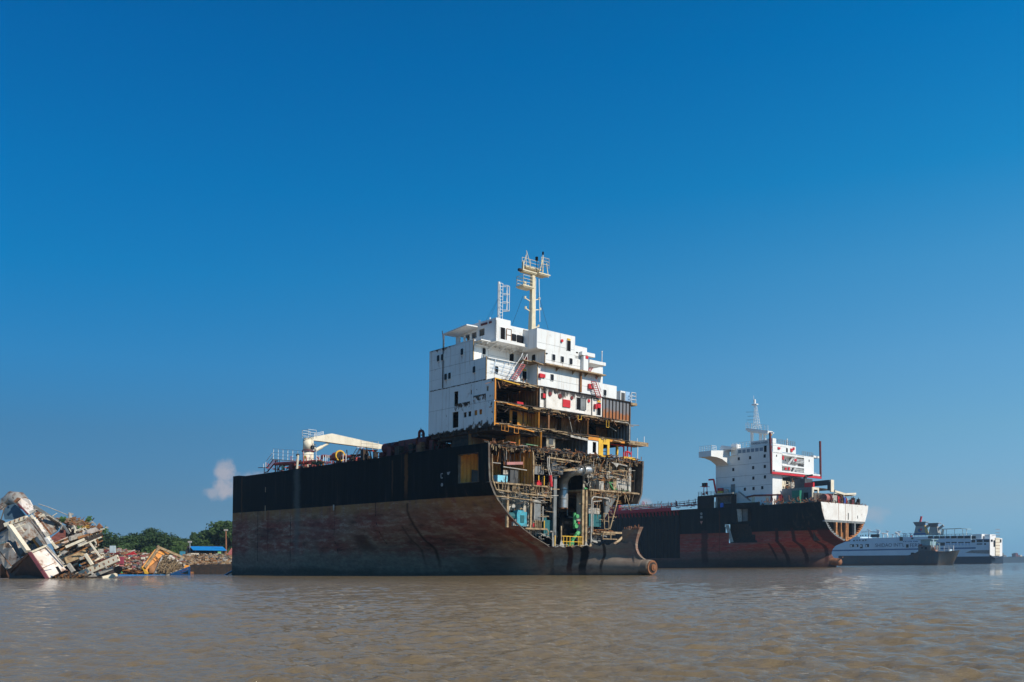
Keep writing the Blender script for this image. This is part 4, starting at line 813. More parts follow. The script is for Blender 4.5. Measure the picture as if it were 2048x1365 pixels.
    q=ap(z2(1437,343),-.6);obj('duct_mouth',MB().tube(q-[.5,.3,0],q,.62,20),gsteel,S);obj('duct_mouth_opening',MB().tube(q-[.1,0,0],q+[.02,0,0],.52,20),dark,S)
    q=P[-1];obj('duct_torn_end',MB().tube(q,q-[0,0,.15],.66,16),rustm,dct)
    obj('teal_machine',MB().box(-3,-1.5,11.2,13.2,-11.5,-9.3).tube((-2.4,12,-9.3),(-2.4,12,-8.8),.4,10),teal,S);obj('main_engine_block',MB().box(-9,-4.5,17.,20.6,-12.5,-8.6).box(-8,-5.2,17.4,20.2,-8.6,-8),blackp,S)
    obj('green_turbocharger',MB().tube((-1.3,16.75,-10.3),(-1.3,16.75,-8.1),.22,10).tube((-1.3,16.8,-9.9),(-.9,16.8,-9.9),.36,10).tube((-1.3,16.9,-8.6),(-.8,16.9,-8.6),.3,10),green,S)
    obj('red_valve_wheel',MB().disc((-.8,17.1,-9.5),(1,0,0),.17,.06),red,S)
    a=MB().tube((-.6,15.2,-13.2),(-.6,15.2,-12.4),.55,12,.62).tube((-.6,15.2,-12.4),(-.6,15.2,-12.2),.68,12).bar((-.5,15.5,-12.1),(-.5,16.6,-10.9),.35,.3).tube((-.5,16.4,-11.2),(-.5,16.8,-10.8),.3,8);obj('green_pump',a,green,S)
    mb=MB()
    for y in(12.9,13.4,14.0,14.6,16.2,16.5,16.9): mb.box(.0,.08,y,y+.08,-13.0,-11.4)
    mb.box(0,.06,12.9,17,-11.5,-11.4).box(0,.06,12.9,17,-12.2,-12.12);obj('yellow_guard_rail',mb,yellow,S);obj('yellow_post',MB().box(.1,.18,11.7,11.82,-12.8,-11.4),yellow,S)
    obj('tank_top_plating',MB().box(-9,3,12.9,16.7,-13.6,-13.4).box(-5,.1,12.2,17.4,-13.35,-13.1),grime,S)
    for y,h in((12.5,1.1),(17.2,1.0),(18.1,.75),(14.6,.5),(16.2,.5)):
        obj('floor_bracket',MB().slab([(.15,y,-13.0),(.15,y+1.0,-13.0),(.15,y+.35,-13.0+h)],.08),cream if h<.9 else lgrey,S)
    obj('brown_stanchion',MB().bar((.1,12.95,-12.9),(.1,12.9,-10.1),.16),cream,S)
    clutter('floor_debris',lgrey,S,(-.5,.3),(11,19),(-13.05,-12.6),60,'flat',(.03,.06),(.3,.9));clutter('void_pipes',gsteel,S,(-10,-4),(11.5,19),(-12,-1),60,'mix',(.04,.1),(.8,3));clutter('void_thin_pipes',cream,S,(-9,-5),(13.5,18.5),(-9,-4),36,'hang',(.02,.05),(.5,2.2));clutter('void_dark_struts',brown,S,(-4,-.5),(12,19),(-2.4,-.5),40,'mix',(.05,.1),(.6,2))
    for y,z in((19.2,-4.9),): obj('green_valve',MB().tube((-1.5,y,z),(-1.5,y,z+.35),.17,8).disc((-1.5,y-.2,z+.3),(1,0,0),.2,.05),green,S)
    # starboard block
    obj('starboard_bulkhead',MB().panel(0,-3.2,-.1,20.2,28.4,-4.7,-.5,[(20.6,21.4,-4.6,-2.7)]),pale,S)
    obj('starboard_mid_platform',MB().box(-9,.05,18.2,28.6,-4.95,-4.75).bar((.08,18.3,-4.85),(.08,28.2,-4.82),.1,.22),cream,S)
    obj('green_chute',MB().slab([(-.3,22.0,-3.6),(.2,22.0,-3.6),(.2,23.0,-4.6),(-.3,23.0,-4.6)],.1).slab([(-.3,22.0,-3.6),(.2,22,-3.6),(.2,22.8,-3.6),(-.3,22.8,-3.6)],.05),green,S)
    for y0,y1,z0,z1_,m in((18.5,20.4,-3.1,-2.0,lgrey),(20.5,21.4,-4.7,-3.5,lgrey),(21.3,22.,-4.7,-3.2,brown),(23.6,24.2,-4.7,-2.6,cream),(24.4,26.6,-4.6,-2.8,lgrey),(22.4,23.6,-3.0,-1.9,lgrey),(24.6,25.6,-1.9,-1.2,cream),(26.9,27.4,-4.7,-.6,pale)):
        obj('machinery_cabinet',MB().box(-1.2,-.2-U(0,.5),y0,y1,z0,z1_),m,S)
    obj('white_tarpaulin',MB().slab([(-.1,22.4,-.75),(.3,22.4,-.85),(.3,25.6,-1.1),(-.1,25.6,-.9)],.12).slab([(.3,22.6,-.8),(.32,23.8,-.9),(.32,23.4,-1.4)],.04),lgrey,S)
    obj('pipe_loop',MB().path([(.1,22.4,-1.3),(.1,22.4,-2.0),(.1,25.6,-1.7),(.1,25.6,-2.9),(.1,24.9,-2.9)],.07).path([(.1,20.2,-1.2),(.1,20.2,-2.1),(.1,22,-2.2),(.1,22.1,-4.5)],.07).tube((.1,22.6,-2.2),(.1,25.4,-2.5),.06),cream,S)
    clutter('starboard_pipework',cream,S,(-1.5,.15),(18.4,26.6),(-3.4,-.7),60,'mix',(.03,.07),(.4,1.8));clutter('starboard_pale_pipework',lgrey,S,(-1.5,.15),(18.4,26.8),(-4.6,-.8),44,'mix',(.03,.06),(.4,1.4))
    clutter('starboard_hanging_frames',cream,S,(-.2,.2),(18.6,24.2),(-5.,-4.9),10,'frame',(.03,.055));clutter('starboard_hanging_pipes',cream,S,(-1.,.2),(18.6,27),(-5.,-4.9),26,'hang',(.03,.06),(.4,1.4));clutter('starboard_floor_debris',green,S,(-.6,.1),(23.5,26.5),(-4.7,-4.5),10,'flat',(.03,.05),(.3,.7))
    bulk('starboard_lower_bulkhead',-4,19.8,24.2,-9.,-5.,pale);bulk('starboard_lowest_bulkhead',-3.9,19.8,22.4,-12.,-9.,pale)
    obj('lower_pipe_loop',MB().path([(.15,18.6,-12.2),(.15,18.6,-6.2),(.15,19.0,-5.8),(.15,22,-5.9),(.15,22.1,-6.4)],.1,8).path([(.15,18.6,-11.6),(.15,18.8,-12.0),(.15,19.8,-12.15)],.12,8).path([(.1,18.95,-10.8),(.1,18.95,-6.5),(.1,20.6,-6.3)],.07,8),lgrey,S)
    obj('white_cabinet',MB().box(-1.5,-.8,19.0,21.2,-8.1,-7.3),lgrey,S);obj('teal_tank',MB().box(-1.6,-.6,18.9,21.3,-9.9,-8.2).tube((-1,21.2,-9.8),(-1,21.2,-8.3),.3,8),teal,S);obj('dark_hatch',MB().box(-.9,-.8,20.0,21.1,-7.2,-6.4),dark,S)
    obj('ladder_frame',MB().ladder((.1,21.3,-10.2),(.1,21.1,-8.0),(0,.9,0),.9,.05).bar((.1,24.1,-5.4),(.1,22.4,-10.2),.13).bar((.1,25.6,-5.2),(.2,26.6,-7.4),.09),cream,S)
    obj('funnel_shaped_trunk',MB().slab([(-.8,21.6,-5.6),(-.2,21.9,-5.5),(-.2,24,-5.6),(-.8,22.3,-8.6)],.3),gsteel,S)
    obj('lower_deck_edge',MB().box(-7,.05,19.0,23.6,-11.0,-10.8).bar((.1,20.6,-10.7),(.1,26.2,-10.65),.14,.28).bar((.1,21.0,-11.6),(.1,23.9,-11.6),.1,.14).bar((.1,21,-10.8),(.1,21,-11.7),.1).bar((.1,22.6,-10.8),(.1,22.6,-11.7),.1),cream,S)
    obj('curved_bilge_frame',MB().path([(.15,26.2,-10.7),(.15,25.2,-11.1),(.15,24.2,-11.8),(.15,22.8,-12.5),(.15,21.2,-13.0),(.15,19.9,-13.2)],.19,6),cream,S)
    clutter('lower_deck_debris',brown,S,(-1.2,.1),(18.9,25),(-10.8,-10.3),60,'flat',(.04,.08),(.3,.9));clutter('bilge_pipework',gsteel,S,(-2,.1),(19,24.5),(-12.8,-11),40,'along',(.05,.1),(.8,2.4));clutter('lower_starboard_pipework',cream,S,(-2,.1),(18.3,24),(-10,-5.2),40,'mix',(.03,.06),(.5,1.8))
build_engine_room()
for y0,y1,za,zb_,n in((.8,11,-5.3,-4.7,60),(18.4,28,-5.1,-4.5,60),(2,11,-7.5,-5.2,50),(18.4,25,-7,-5,40),(7,12,-12.8,-10.5,50),(18.5,24,-12.6,-10.5,50),(8,13,-3.5,-.6,50),(18.4,27,-3.6,-.6,70),(11.5,19,-2.2,-.6,50)):
    clutter('burnt_scrap',(soot,brown,grime)[n//10%3],S,(-.6,.3),(y0,y1),(za,zb_),n,'mix',(.02,.06),(.25,1.1))
for y0,y1,z in((1.2,8.6,7.9),(1.2,20,5.0),(9,26,5.1),(1.2,18,2.4)):
    clutter('burnt_ceiling_scrap',brown if z>5 else soot,S,(-1,.2),(y0,y1),(z-.35,z+.2),int((y1-y0)*5),'mix',(.02,.06),(.25,1.2))
# ------------------------------------------------------------------ mast, aerial, deck gear of the main ship
def at_(p,Y): return A.on(p,1,Y)
def build_mast():
    Y=14.8
    def P(x,y,Y_=Y): return at_(zm(x,y),Y_)
    b=P(755,1270);t=P(735,390);X0=b[0]
    pc=MB();h=t[2]-14.8
    L=[(.62,.72,0),(.4,.44,.25),(.29,.33,.62),(.25,.28,1)]
    rings=[]
    for wx,wy,k in L:
        z=14.8+h*k;rings.append([(X0-wx,Y-wy,z),(X0+wx,Y-wy,z),(X0+wx,Y+wy*.9,z),(X0-wx,Y+wy*.9,z)])
    vs=[v for r in rings for v in r];pc.add(vs,[(i*4+k,i*4+(k+1)%4,(i+1)*4+(k+1)%4,(i+1)*4+k) for i in range(3) for k in range(4)]+[(12,13,14,15)])
    m=obj('mast_column',pc,mastP,S)
    z=t[2]
    def plat(name,y0,y1,x0,x1,z0,th=.16):
        return obj(name,MB().box(X0+x0,X0+x1,Y+y0,Y+y1,z0,z0+th).box(X0+x0+.1,X0+x1-.1,Y+y0+.2,Y+y1-.2,z0-.12,z0),mastP,m)
    plat('mast_platform',-2.3,2.3,-.5,.5,z-.1);plat('mast_yard',-1.2,1.9,-1.1,-.2,z+.8);plat('mast_yard',.4,2.6,.1,.9,z-.05)
    zz=P(620,690)[2];p=plat('radar_platform',-2.5,-.3,-.8,.8,zz)
    obj('platform_railing',MB().rail([(X0+.7,Y-.6,zz+.15),(X0+.7,Y-2.4,zz+.15),(X0-.7,Y-2.4,zz+.15),(X0-.7,Y-.6,zz+.15)],1.4,1.2,.028),mastP,m)
    obj('radar_pedestal',MB().tube((X0,Y-1.5,zz+.15),(X0,Y-1.5,zz+.9),.22,8,.12),mastP,m)
    obj('top_railing',MB().rail([(X0-1,Y-1.2,z+.9),(X0-1,Y+2,z+.9),(X0+1,Y+2.2,z+.9),(X0+.9,Y+.8,z+.9)],1.4,1.4,.025),mastP,m)
    tp=P(633,55)[2]
    obj('whip_aerial',MB().tube((X0,Y-1.3,z+.9),(X0,Y-1.3,tp-.7),.06,6,.02).bar((X0,Y-1.3,z+3),(X0,Y-.3,z+.6),.07).bar((X0,Y-1.3,z+2.4),(X0,Y-2,z+.2),.08),mastP,m)
    obj('lamp_pole',MB().tube((X0,Y+1.9,z+.2),(X0,Y+1.9,z+3.1),.11,6,.06).bar((X0,Y+1.9,z+2.6),(X0,Y+1.3,z+.6),.12).bar((X0,Y+2.6,z+2),(X0,Y+3,z),.1),mastP,m)
    obj('navigation_lamp',MB().tube((X0,Y+1.9,z+3.1),(X0,Y+1.9,z+3.5),.13,8),dark,m);obj('navigation_lamp',MB().tube((X0,Y+.7,z+2.0),(X0,Y+.7,z+2.5),.2,8).tube((X0,Y+.7,z),(X0,Y+.7,z+2),.04),dark,m)
    obj('yard_fitting',MB().box(X0-.1,X0+.2,Y-2.0,Y-1.85,z+.05,z+1.25),mastP,m);obj('yard_fitting',MB().box(X0-.2,X0+.2,Y-2.7,Y-2.2,z-.15,z+.15),soot,m)
    for k,(dy,zz_) in enumerate(((-1.4,P(630,845)[2]),(-1.3,P(640,1000)[2]),(1.5,P(840,905)[2]),(1.3,P(830,745)[2]),(-.9,P(680,640)[2]),(1.2,P(850,1185)[2]))):
        obj('lamp_bracket',MB().bar((X0,Y+(.5 if dy>0 else -.5),zz_-.25),(X0,Y+dy,zz_),.12).tube((X0,Y+dy,zz_-.1),(X0,Y+dy,zz_+.25),.16,6),mastP,m)
    lt,lb=P(805,450),P(850,1110)
    obj('mast_ladder',MB().ladder((X0+.2,lb[1],lb[2]),(X0+.2,lt[1],lt[2]),(0,.4,0),.55,.035).path([(X0+.2,Y+1.3,lb[2]),(X0+.2,Y+1.0,z-.2)],.05),wclean,m)
    st=mat('stay_wire',(.03,.03,.035),(.02,.02,.02),1,bump=0)
    obj('stay_wire',MB().tube(P(612,735),P(438,1200),.025,4),st,m);obj('stay_wire',MB().tube(P(850,690),P(1015,1275),.025,4),st,m)
    # tubular aerial with caged ladder on the wheelhouse roof
    Y2=4.2;Q=lambda x,y:at_(zm(x,y),Y2)
    t,b=Q(215,520),Q(215,1175);a=obj('aerial_pole',MB().tube((b[0],Y2,16.5),(b[0],Y2,t[2]),.16,8),wclean,S)
    obj('aerial_ladder',MB().ladder((b[0]+.3,Y2,16.9),(b[0]+.3,Y2,t[2]-.2),(0,.42,0),.4,.03),wclean,a)
    cg=MB();zt_,zb_=Q(290,570)[2],Q(290,965)[2];x1=b[0]+.3
    for dx,dy in((.35,.8),(.75,.95),(.9,.5)): cg.bar((x1+dx,Y2+dy,zb_),(x1+dx,Y2+dy,zt_),.055)
    for k in range(4):
        zk=zb_+(zt_-zb_)*k/3;cg.path([(x1,Y2+.4,zk),(x1+.35,Y2+.8,zk),(x1+.75,Y2+.95,zk),(x1+.9,Y2+.5,zk),(x1+.5,Y2,zk)],.045,4)
    obj('ladder_cage',cg,wclean,a)
    for dx in(-1.2,-2): obj('stay_wire',MB().tube((b[0],Y2,t[2]-2),(b[0]+dx,Y2-.6,16.8),.015,4),st,a)
    obj('roof_lamp',MB().tube((-6.5,3.6,16.9),(-6.5,3.6,17.25),.16,6),wclean,S);obj('roof_lamp',MB().tube((-4.3,3.6,16.9),(-4.3,3.6,17.2),.1,6),wclean,S)
build_mast()
def build_deck():
    def P(x,y,Y): return at_(z8(x,y),Y)
    # crane
    Y=7.
    c=P(795,420,Y);x0=c[0];JP=lambda x,y,_: A.on(z8(x,y),0,x0)
    zt_=P(795,262,Y)[2];zm_=P(800,435,Y)[2]
    cr=obj('deck_crane_pedestal',MB().tube((x0,Y,-.3),(x0,Y,zm_),.98,20),craneP,S,True)
    obj('slew_ring',MB().tube((x0,Y,zm_-.05),(x0,Y,zm_+.25),1.12,20),dred,cr);obj('crane_tower',MB().tube((x0,Y,zm_+.25),(x0,Y,zt_-.2),.95,20).tube((x0,Y,zt_-.2),(x0,Y,zt_+.1),.85,20),craneP,cr,True)
    pp=JP(815,382,0);obj('crane_porthole',MB().tube((x0+1.14,pp[1],pp[2]),(x0+.9,pp[1],pp[2]),.38,14),dark,cr)
    pts=[(800,262),(820,240),(1100,190),(1830,352),(1850,375),(1755,402),(1200,330),(930,292),(845,285)]
    q=[JP(*p,Y) for p in pts];F=[np.array([x0+.5,p[1],p[2]]) for p in q];K=[np.array([x0-.5,p[1],p[2]]) for p in q];n=len(q)
    obj('crane_jib',MB().add(F+K,[tuple(range(n)),tuple(range(n,2*n))[::-1]]+[(i,n+i,n+(i+1)%n,(i+1)%n) for i in range(n)]),craneP,cr)
    cheek=[JP(*p,Y) for p in((800,262),(830,290),(845,400),(850,430),(800,430))]
    F=[np.array([x0+1.0,p[1],p[2]]) for p in cheek];obj('crane_cheek_plate',MB().slab(F,.12),craneP,cr)
    a,b=JP(890,420,Y),JP(1075,320,Y);obj('luffing_ram',MB().tube(a,b,.22,8).tube(a,(a+b)/2,.32,8),craneP,cr)
    obj('ram_bracket',MB().slab([JP(845,370,Y),JP(900,380,Y),JP(890,430,Y),JP(845,430,Y)],.3),craneP,cr)
    obj('crane_railing',MB().rail([(x0-.8,Y-.8,zt_+.1),(x0+1.4,Y-.8,zt_+.1),(x0+1.4,Y+.8,zt_+.1),(x0-.8,Y+.8,zt_+.1),(x0-.8,Y-.8,zt_+.1)],1.4,1.1,.03),wclean,cr)
    obj('crane_railing',MB().rail([JP(880,235,Y),JP(1000,205,Y)],.6,1,.03),wclean,cr);obj('ram_basket',MB().rail([P(855,420,Y-.6),P(900,430,Y-.6)],1.2,.6,.04),gsteel,cr)
    obj('crane_mark',MB().disc((x0+.55,Y-.92,zm_-1.1),(.4,-.9,0),.3,.03),yellow,cr)
    # gangway with stair
    Yg=3.
    g=obj('gangway_deck',MB().bar(P(320,540,Yg),P(720,575,Yg),.9,.16),craneP,S)
    obj('gangway_railing',MB().rail([P(320,540,Yg-.4),P(650,570,Yg-.4),P(900,580,Yg-.4)],1.9,1.7,.03),wclean,g)
    obj('gangway_stair',MB().ladder(P(230,655,Yg),P(320,540,Yg),(0,.8,0),.35,.06),ladw,g);obj('stair_handrail',MB().tube(P(225,560,Yg),P(305,455,Yg),.05).tube(P(235,600,Yg),P(318,495,Yg),.04).tube(P(185,600,Yg),P(185,655,Yg),.05).tube(P(215,580,Yg),P(215,655,Yg),.05),wclean,g)
    obj('lower_landing',MB().slab([P(110,660,Yg),P(235,655,Yg),P(235,655,Yg+.9),P(110,660,Yg+.9)],.12),dred,g)
    mb=MB()
    for x in(195,345,375,400,575,595,640): 
        a=P(x,545 if x>330 else 660,Yg);mb.bar((a[0],Yg,a[2]),(a[0],Yg,-.2),.1)
    obj('gangway_supports',mb,dred,g);obj('brace_pipe',MB().path([P(205,720,Yg),P(240,710,Yg),P(320,610,Yg),P(360,610,Yg)],.1),dred,g)
    # red pipes, valves, winches along the rail
    Yp=2.4
    rp=mat('faded_red_pipe',(.5,.06,.045),(.33,.04,.035),1.5,rust=.5,rsc=2)
    def pipe(pts,r,m=rp,Yq=Yp,name='cargo_pipe'): return obj(name,MB().path([P(*p,Yq) for p in pts],r,8),m,S)
    pipe([(340,605),(470,595),(700,590),(960,560)],.28);pipe([(430,620),(640,600),(860,590)],.2,dred);pipe([(985,540),(985,495),(1020,495),(1170,510),(1400,500)],.22);pipe([(1100,540),(1300,520),(1500,480)],.2,dred)
    pipe([(640,680),(655,480)],.2,craneP,1.2,'vent_pipe');pipe([(655,490),(650,478)],.3,soot,1.2,'vent_head');pipe([(380,690),(400,640),(440,610),(470,680)],.1,dred);pipe([(450,690),(455,620)],.3,mat('pale_green_post',(.4,.5,.3)),2.4,'bollard_post')
    hb=P(1220,500,Yp);obj('hose_drum',MB().tube(hb+[-1.9,0.3,.1],hb+[.1,0,.1],.7,16),rp,S);e=MB();e.tube(hb+[.1,0,.1],hb+[.35,0,.1],.9,20);d=obj('drum_rim',e,yellow,S);obj('drum_face',MB().tube(hb+[.35,0,.1],hb+[.4,0,.1],.68,16),soot,d)
    # white stanchions and bent stair to starboard of the drum
    mb=MB()
    for x in(905,925,950,1000,1030,1050,1075,1270,1310): a=P(x,560 if x<1100 else 540,2.);mb.bar(a-[0,0,.6],a+[0,0,.9],.09)
    obj('white_stanchions',mb,wclean,S)
    for dx in(0,55): obj('inclined_ladder',MB().ladder(P(1370+dx,540,2.),P(1465+dx,375,2.),(0,.5,0),.5,.045),wclean,S)
    obj('rail_on_jib_side',MB().rail([P(1520,400,2.5),P(1750,415,2.5)],1.3,1.5,.02),craneP,S);obj('red_walkway',MB().bar(P(1510,410,2.4),P(1700,425,2.4),.7,.25).bar(P(1540,420,2.4),P(1540,500,2.4),.12).bar(P(1600,420,2.4),P(1620,480,2.4),.12),rp,S)
    # valves and machinery row, dense, towards the house
    r=random.Random(5)
    for k in range(46):
        X=-58+k*.98;yy=r.uniform(1.2,4);h=r.uniform(.5,1.3)+(.6 if X>-33 else 0);m=r.choice([dred,dred,soot,rp,rustm]);
        mb=MB()
        if r.random()<.5: mb.tube((X,yy,-.3),(X,yy,h),r.uniform(.15,.35),8).disc((X,yy,h),(0,0,1),r.uniform(.3,.5),.1)
        else: mb.box(X-r.uniform(.3,.7),X+r.uniform(.3,.6),yy-.4,yy+.4,-.3,h).tube((X-.8,yy,h*.6),(X+.8,yy,h*.6),.16,8)
        obj('deck_valve' if k%2 else 'deck_fitting',mb,m,S)
    Yw=3.
    def Pd(x,y,Y=Yw): return at_(zd(x,y),Y)
    a=Pd(20,520);b=Pd(140,520);obj('winch_drum',MB().tube((a[0]-1.5,Yw,a[2]),(a[0]+.1,Yw,a[2]),.75,16),dred,S);obj('winch_drum',MB().tube((b[0]-1.,Yw,b[2]),(b[0]+.2,Yw,b[2]),.9,16),dred,S)
    a,b=Pd(210,520),Pd(440,500);obj('deck_house_box',MB().box(a[0],b[0]+1.2,Yw-.5,Yw+2.5,-.3,a[2]+.95),dred,S)
    obj('vent_gooseneck',MB().path([Pd(540,560),Pd(545,240),Pd(560,210),Pd(585,200),Pd(610,215),Pd(625,260),Pd(620,400)],.2,8).tube(Pd(505,430),Pd(510,340),.16).tube(Pd(505,345),Pd(545,330),.14),dred,S)
    obj('gooseneck_valve',MB().tube(Pd(575,150),Pd(575,205),.05).tube(Pd(585,285),Pd(600,285),.1),soot,S)
    a=Pd(690,380);obj('winch_housing',MB().tube(a-[1.2,0,.3],a+[.9,0,-.3],.85,12).box(a[0]-1,a[0]+1.6,Yw,Yw+1.5,-.3,a[2]-.4),dred,S);obj('yellow_lever',MB().bar(Pd(745,345),Pd(745,405),.15),yellow,S)
    for x,h,m in((850,390,gsteel),(900,360,lgrey),(930,420,rustm),(980,430,soot),(1040,440,soot),(1170,440,mat('orange_scrap_paint',(.6,.16,.06)))):
        a=Pd(x,h,4.);obj('winch_part',MB().box(a[0]-.3,a[0]+.3,3.8,4.6,-.3,a[2]).tube((a[0],3.9,a[2]),(a[0],3.9,a[2]+.4),.14,6),m,S)
    clutter('deck_pipe_clutter',dred,S,(-30,-8),(1.5,5),(0.05,1.1),90,'mix',(.04,.1),(.5,1.6));clutter('deck_pipe_clutter_dark',soot,S,(-60,-8),(1.5,6),(0.05,.9),120,'mix',(.04,.12),(.5,1.8));clutter('deck_pipe_clutter_forward',rp,S,(-68,-40),(1.5,6),(.1,1.5),70,'mix',(.04,.09),(.6,2.2))
    fo=mat('creeper_leaves',(.06,.09,.03),(.03,.05,.02),4)
    mb=MB()
    for i in range(260):
        a=P(U(840,1000),U(575,620),1.6);s_=U(.1,.25);mb.slab([a,a+[s_,0,U(-.1,.1)],a+[s_,.1,s_]],.01)
    obj('creeper',mb,fo,S,kind='stuff')
build_deck()
# ================================================================== SECOND SHIP
B=Fr(-715,1137,3100,1128,1641.5,1004,310)
ship2=thing('laid_up_tanker','black and red ship with intact white bridge tower and open cut transom','ship',B.mat());T=ship2
C2=16.
h2M=hull_mat('second_hull_paint',-9.1,(.003,.006,.007),(.32,.05,.035),(.16,.115,.09),-15.6,[
 (-16.6,.75,-8,-21.5,(.03,.008,.006),.9,.5),(-11.3,.7,-8,-21.5,(.03,.008,.006),.9,.5),(-6.0,.6,-8,-21.5,(.03,.008,.006),.85,.5),(-2.2,2.1,-8.5,-19.8,(.045,.012,.01),.85,.3),(-19.9,.5,-13,-20,(.02,.01,.01),.8,.6),(-46,1.9,-8,-21.6,(.035,.01,.01),.8,.5),(-39.5,.35,-1,-19,(.1,.03,.015),.5,.6)],ochre=(.2,.05,.02),redp=(.32,.04,.03))
t2=np.array([0,2.5,5.6,8,9.5,11,12.0,12.7,13,25]);v2=np.array([.05,.7,2.4,4.4,6.4,9.6,13.2,15.6,15.75,15.8])
def in2(x,z):
    i0=np.interp(-z,t2,v2);Lz=np.interp(-z,[0,5,9,12.5,13,18,22],[12,14,20,24,24,40,52])
    p=np.interp(-z,[0,9,13,22],[1.3,1.6,2.6,2.0]);return i0*max(0.,1+x/Lz)**p
def build_ship2():
    Xs=sorted({*np.arange(-57.1,0.01,1.35),-57.1,-37.2,-24.,-32.4,-26.5,0.,-.5});Zs=sorted({*-np.arange(0,23,1.),-.8,-5.4,-6.2,-12.8,-9.1},reverse=True)
    xe=lambda z: np.interp(-z,[12.7,13.3,14,15,16,17,18.5,19.5,22],[0,-2.2,-3.6,-4.6,-5.1,-5.2,-4.2,-3.2,-3.6])
    wx=lambda x,z: x if x<-20 else -20+(x+20)*(xe(z)+20)/20
    def hl(i,j):
        x=(Xs[i]+Xs[i+1])/2;z=(Zs[j]+Zs[j+1])/2
        return (-32.5<x<-26.4 and -5.5<z<-.7) or (-37.3+(-z-6)*.35<x<-27.6+(-z-6)*.55 and -12.9<z<-6.1)
    for s_,nm in((-1,'port_shell_plating'),(1,'starboard_shell_plating')):
        f=(lambda y:y) if s_<0 else (lambda y:2*C2-y)
        obj(nm,MB().grid([[ (wx(x,z),f(in2(wx(x,z)-xe(z),z)),z) for z in Zs] for x in Xs],flip=s_<0,hole=hl if s_<0 else None),h2M,T,True)
    tw=mat('rusty_white_transom',(.76,.74,.7),(.66,.62,.57),.4,rust=.85,rsc=.5,thr=(.58,.7),rustc=(.22,.12,.06),streak=.6,streakc=(.35,.2,.12))
    # transom: white skin above, bare frames below
    def half(z): return C2-np.interp(-z,t2,v2)
    zs=np.linspace(0,-5.7,10);mb=MB();mb.grid([[(.06,C2-half(z),z-.02*0) for z in zs],[(.06,C2+half(z),z) for z in zs]]);mb.grid([[(-.1,C2-half(z),z) for z in zs],[(-.1,C2+half(z),z) for z in zs]]);obj('transom_skin',mb,tw,T)
    for y in(C2-4.6,C2,C2+4.4): obj('skin_seam',MB().box(.06,.1,y-.06,y+.06,-5.6,0),rustm,T)
    obj('transom_slot',MB().box(.06,.1,17.6,18.1,-5.3,-3.0),dark,T);obj('transom_slot',MB().box(.06,.1,24.1,24.5,-4.7,-3.7),dark,T)
    obj('transom_beam',MB().box(-.8,.04,C2-half(-5.7),C2+half(-5.7),-6.4,-5.72),gsteel,T)
    og=mat('rusty_orange_frame',(.55,.24,.08),(.35,.14,.05),1,rust=.5,rsc=1)
    for y,w,m in((10.2,.5,og),(13.3,.3,og),(16.6,.35,og),(17.7,.35,og),(22.6,.5,gsteel)):
        zb_=-np.interp(C2-abs(y-C2),v2,t2);obj('transom_frame',MB().box(-.8,.02,y-w,y+w,zb_+.1,-6.4),m,T)
    for s_ in(-1,1):
        zz=np.linspace(-5.7,-12.6,12);mb=MB()
        for a,b in zip(zz[:-1],zz[1:]):
            ya,yb=C2+s_*half(a),C2+s_*half(b);t=.9
            mb.hexa([(-.8,ya,a),(.03,ya,a),(.03,ya-s_*t,a+.2),(-.8,ya-s_*t,a+.2)],[(-.8,yb,b),(.03,yb,b),(.03,yb-s_*min(t,half(b)),b+.7),(-.8,yb-s_*min(t,half(b)),b+.7)])
        obj('transom_edge_frame',mb,gsteel if s_<0 else og,T)
    obj('transom_ladder_rail',MB().box(.02,.1,17.05,17.2,-12,-6),dark,T);obj('steering_flat_wall',MB().box(-5,-4.9,4,28,-12.5,-6),soot,T);obj('tank_back',MB().box(-4.9,-3.5,11.5,21,-12,-8.5),brown,T)
    obj('aft_counter',MB().grid([[(-6,C2,-15),(-6,C2,-15)],[(0,C2-.3,-12.7),(0,C2+.3,-12.7)]]),h2M,T)
    # sternpost and boss
    ex=[(xe(z),z) for z in np.linspace(-12.8,-22.5,14)];mb=MB()
    F=[(x,C2-.25,z) for x,z in ex]+[(-14,C2-.25,-22.5),(-14,C2-.25,-12.8)];K=[(x,C2+.25,z) for x,_,z in F];n=len(F)
    obj('stern_post',MB().add(F+K,[tuple(range(n)),tuple(range(n,2*n))[::-1]]+[(i,n+i,n+(i+1)%n,(i+1)%n) for i in range(n)]),h2M,T)
    obj('stern_tube_boss',MB().sweep([(-9,C2,-19.6),(-5,C2,-19.6),(-2.4,C2,-19.6),(-1.7,C2,-19.6)],[1.6,1.5,1.2,1.0],16,True),rustm,T,True)
    obj('propeller_blade_stub',MB().slab([(-2.4,C2-.5,-19),(-.5,C2-1.2,-18.2),(-.6,C2-.2,-18),(-2.4,C2+.5,-18.6)],.15),rustm,T)
    obj('main_deck',MB().box(-57,-.1,.3,2*C2-.3,-.35,-.15),grime,T);obj('pump_room_back',MB().box(-38,-24,4.5,4.7,-15,-.4),soot,T);obj('pump_room_floor',MB().box(-37,-24,.8,4.5,-13.1,-12.9),grime,T)
    # pale bent plates at the hull openings
    obj('bent_hull_plate',MB().slab([(-32.3,.1,-.9),(-31.2,1.4,-.9),(-31.0,1.4,-5.2),(-31.9,.3,-5.4)],.1),lgrey,T);obj('bent_hull_plate',MB().slab([(-37.2,.1,-6.3),(-36.2,.9,-6.3),(-34.3,1.,-12.4),(-35.2,.3,-12.5)],.1),lgrey,T);obj('pump_room_partition',MB().box(-31.2,-29,1.8,1.9,-5.2,-.9),gsteel,T)
    clutter('pump_room_pipes',gsteel,T,(-36,-28),(1.5,4),(-12.6,-10.5),30,'mix',(.06,.14),(.6,1.8))
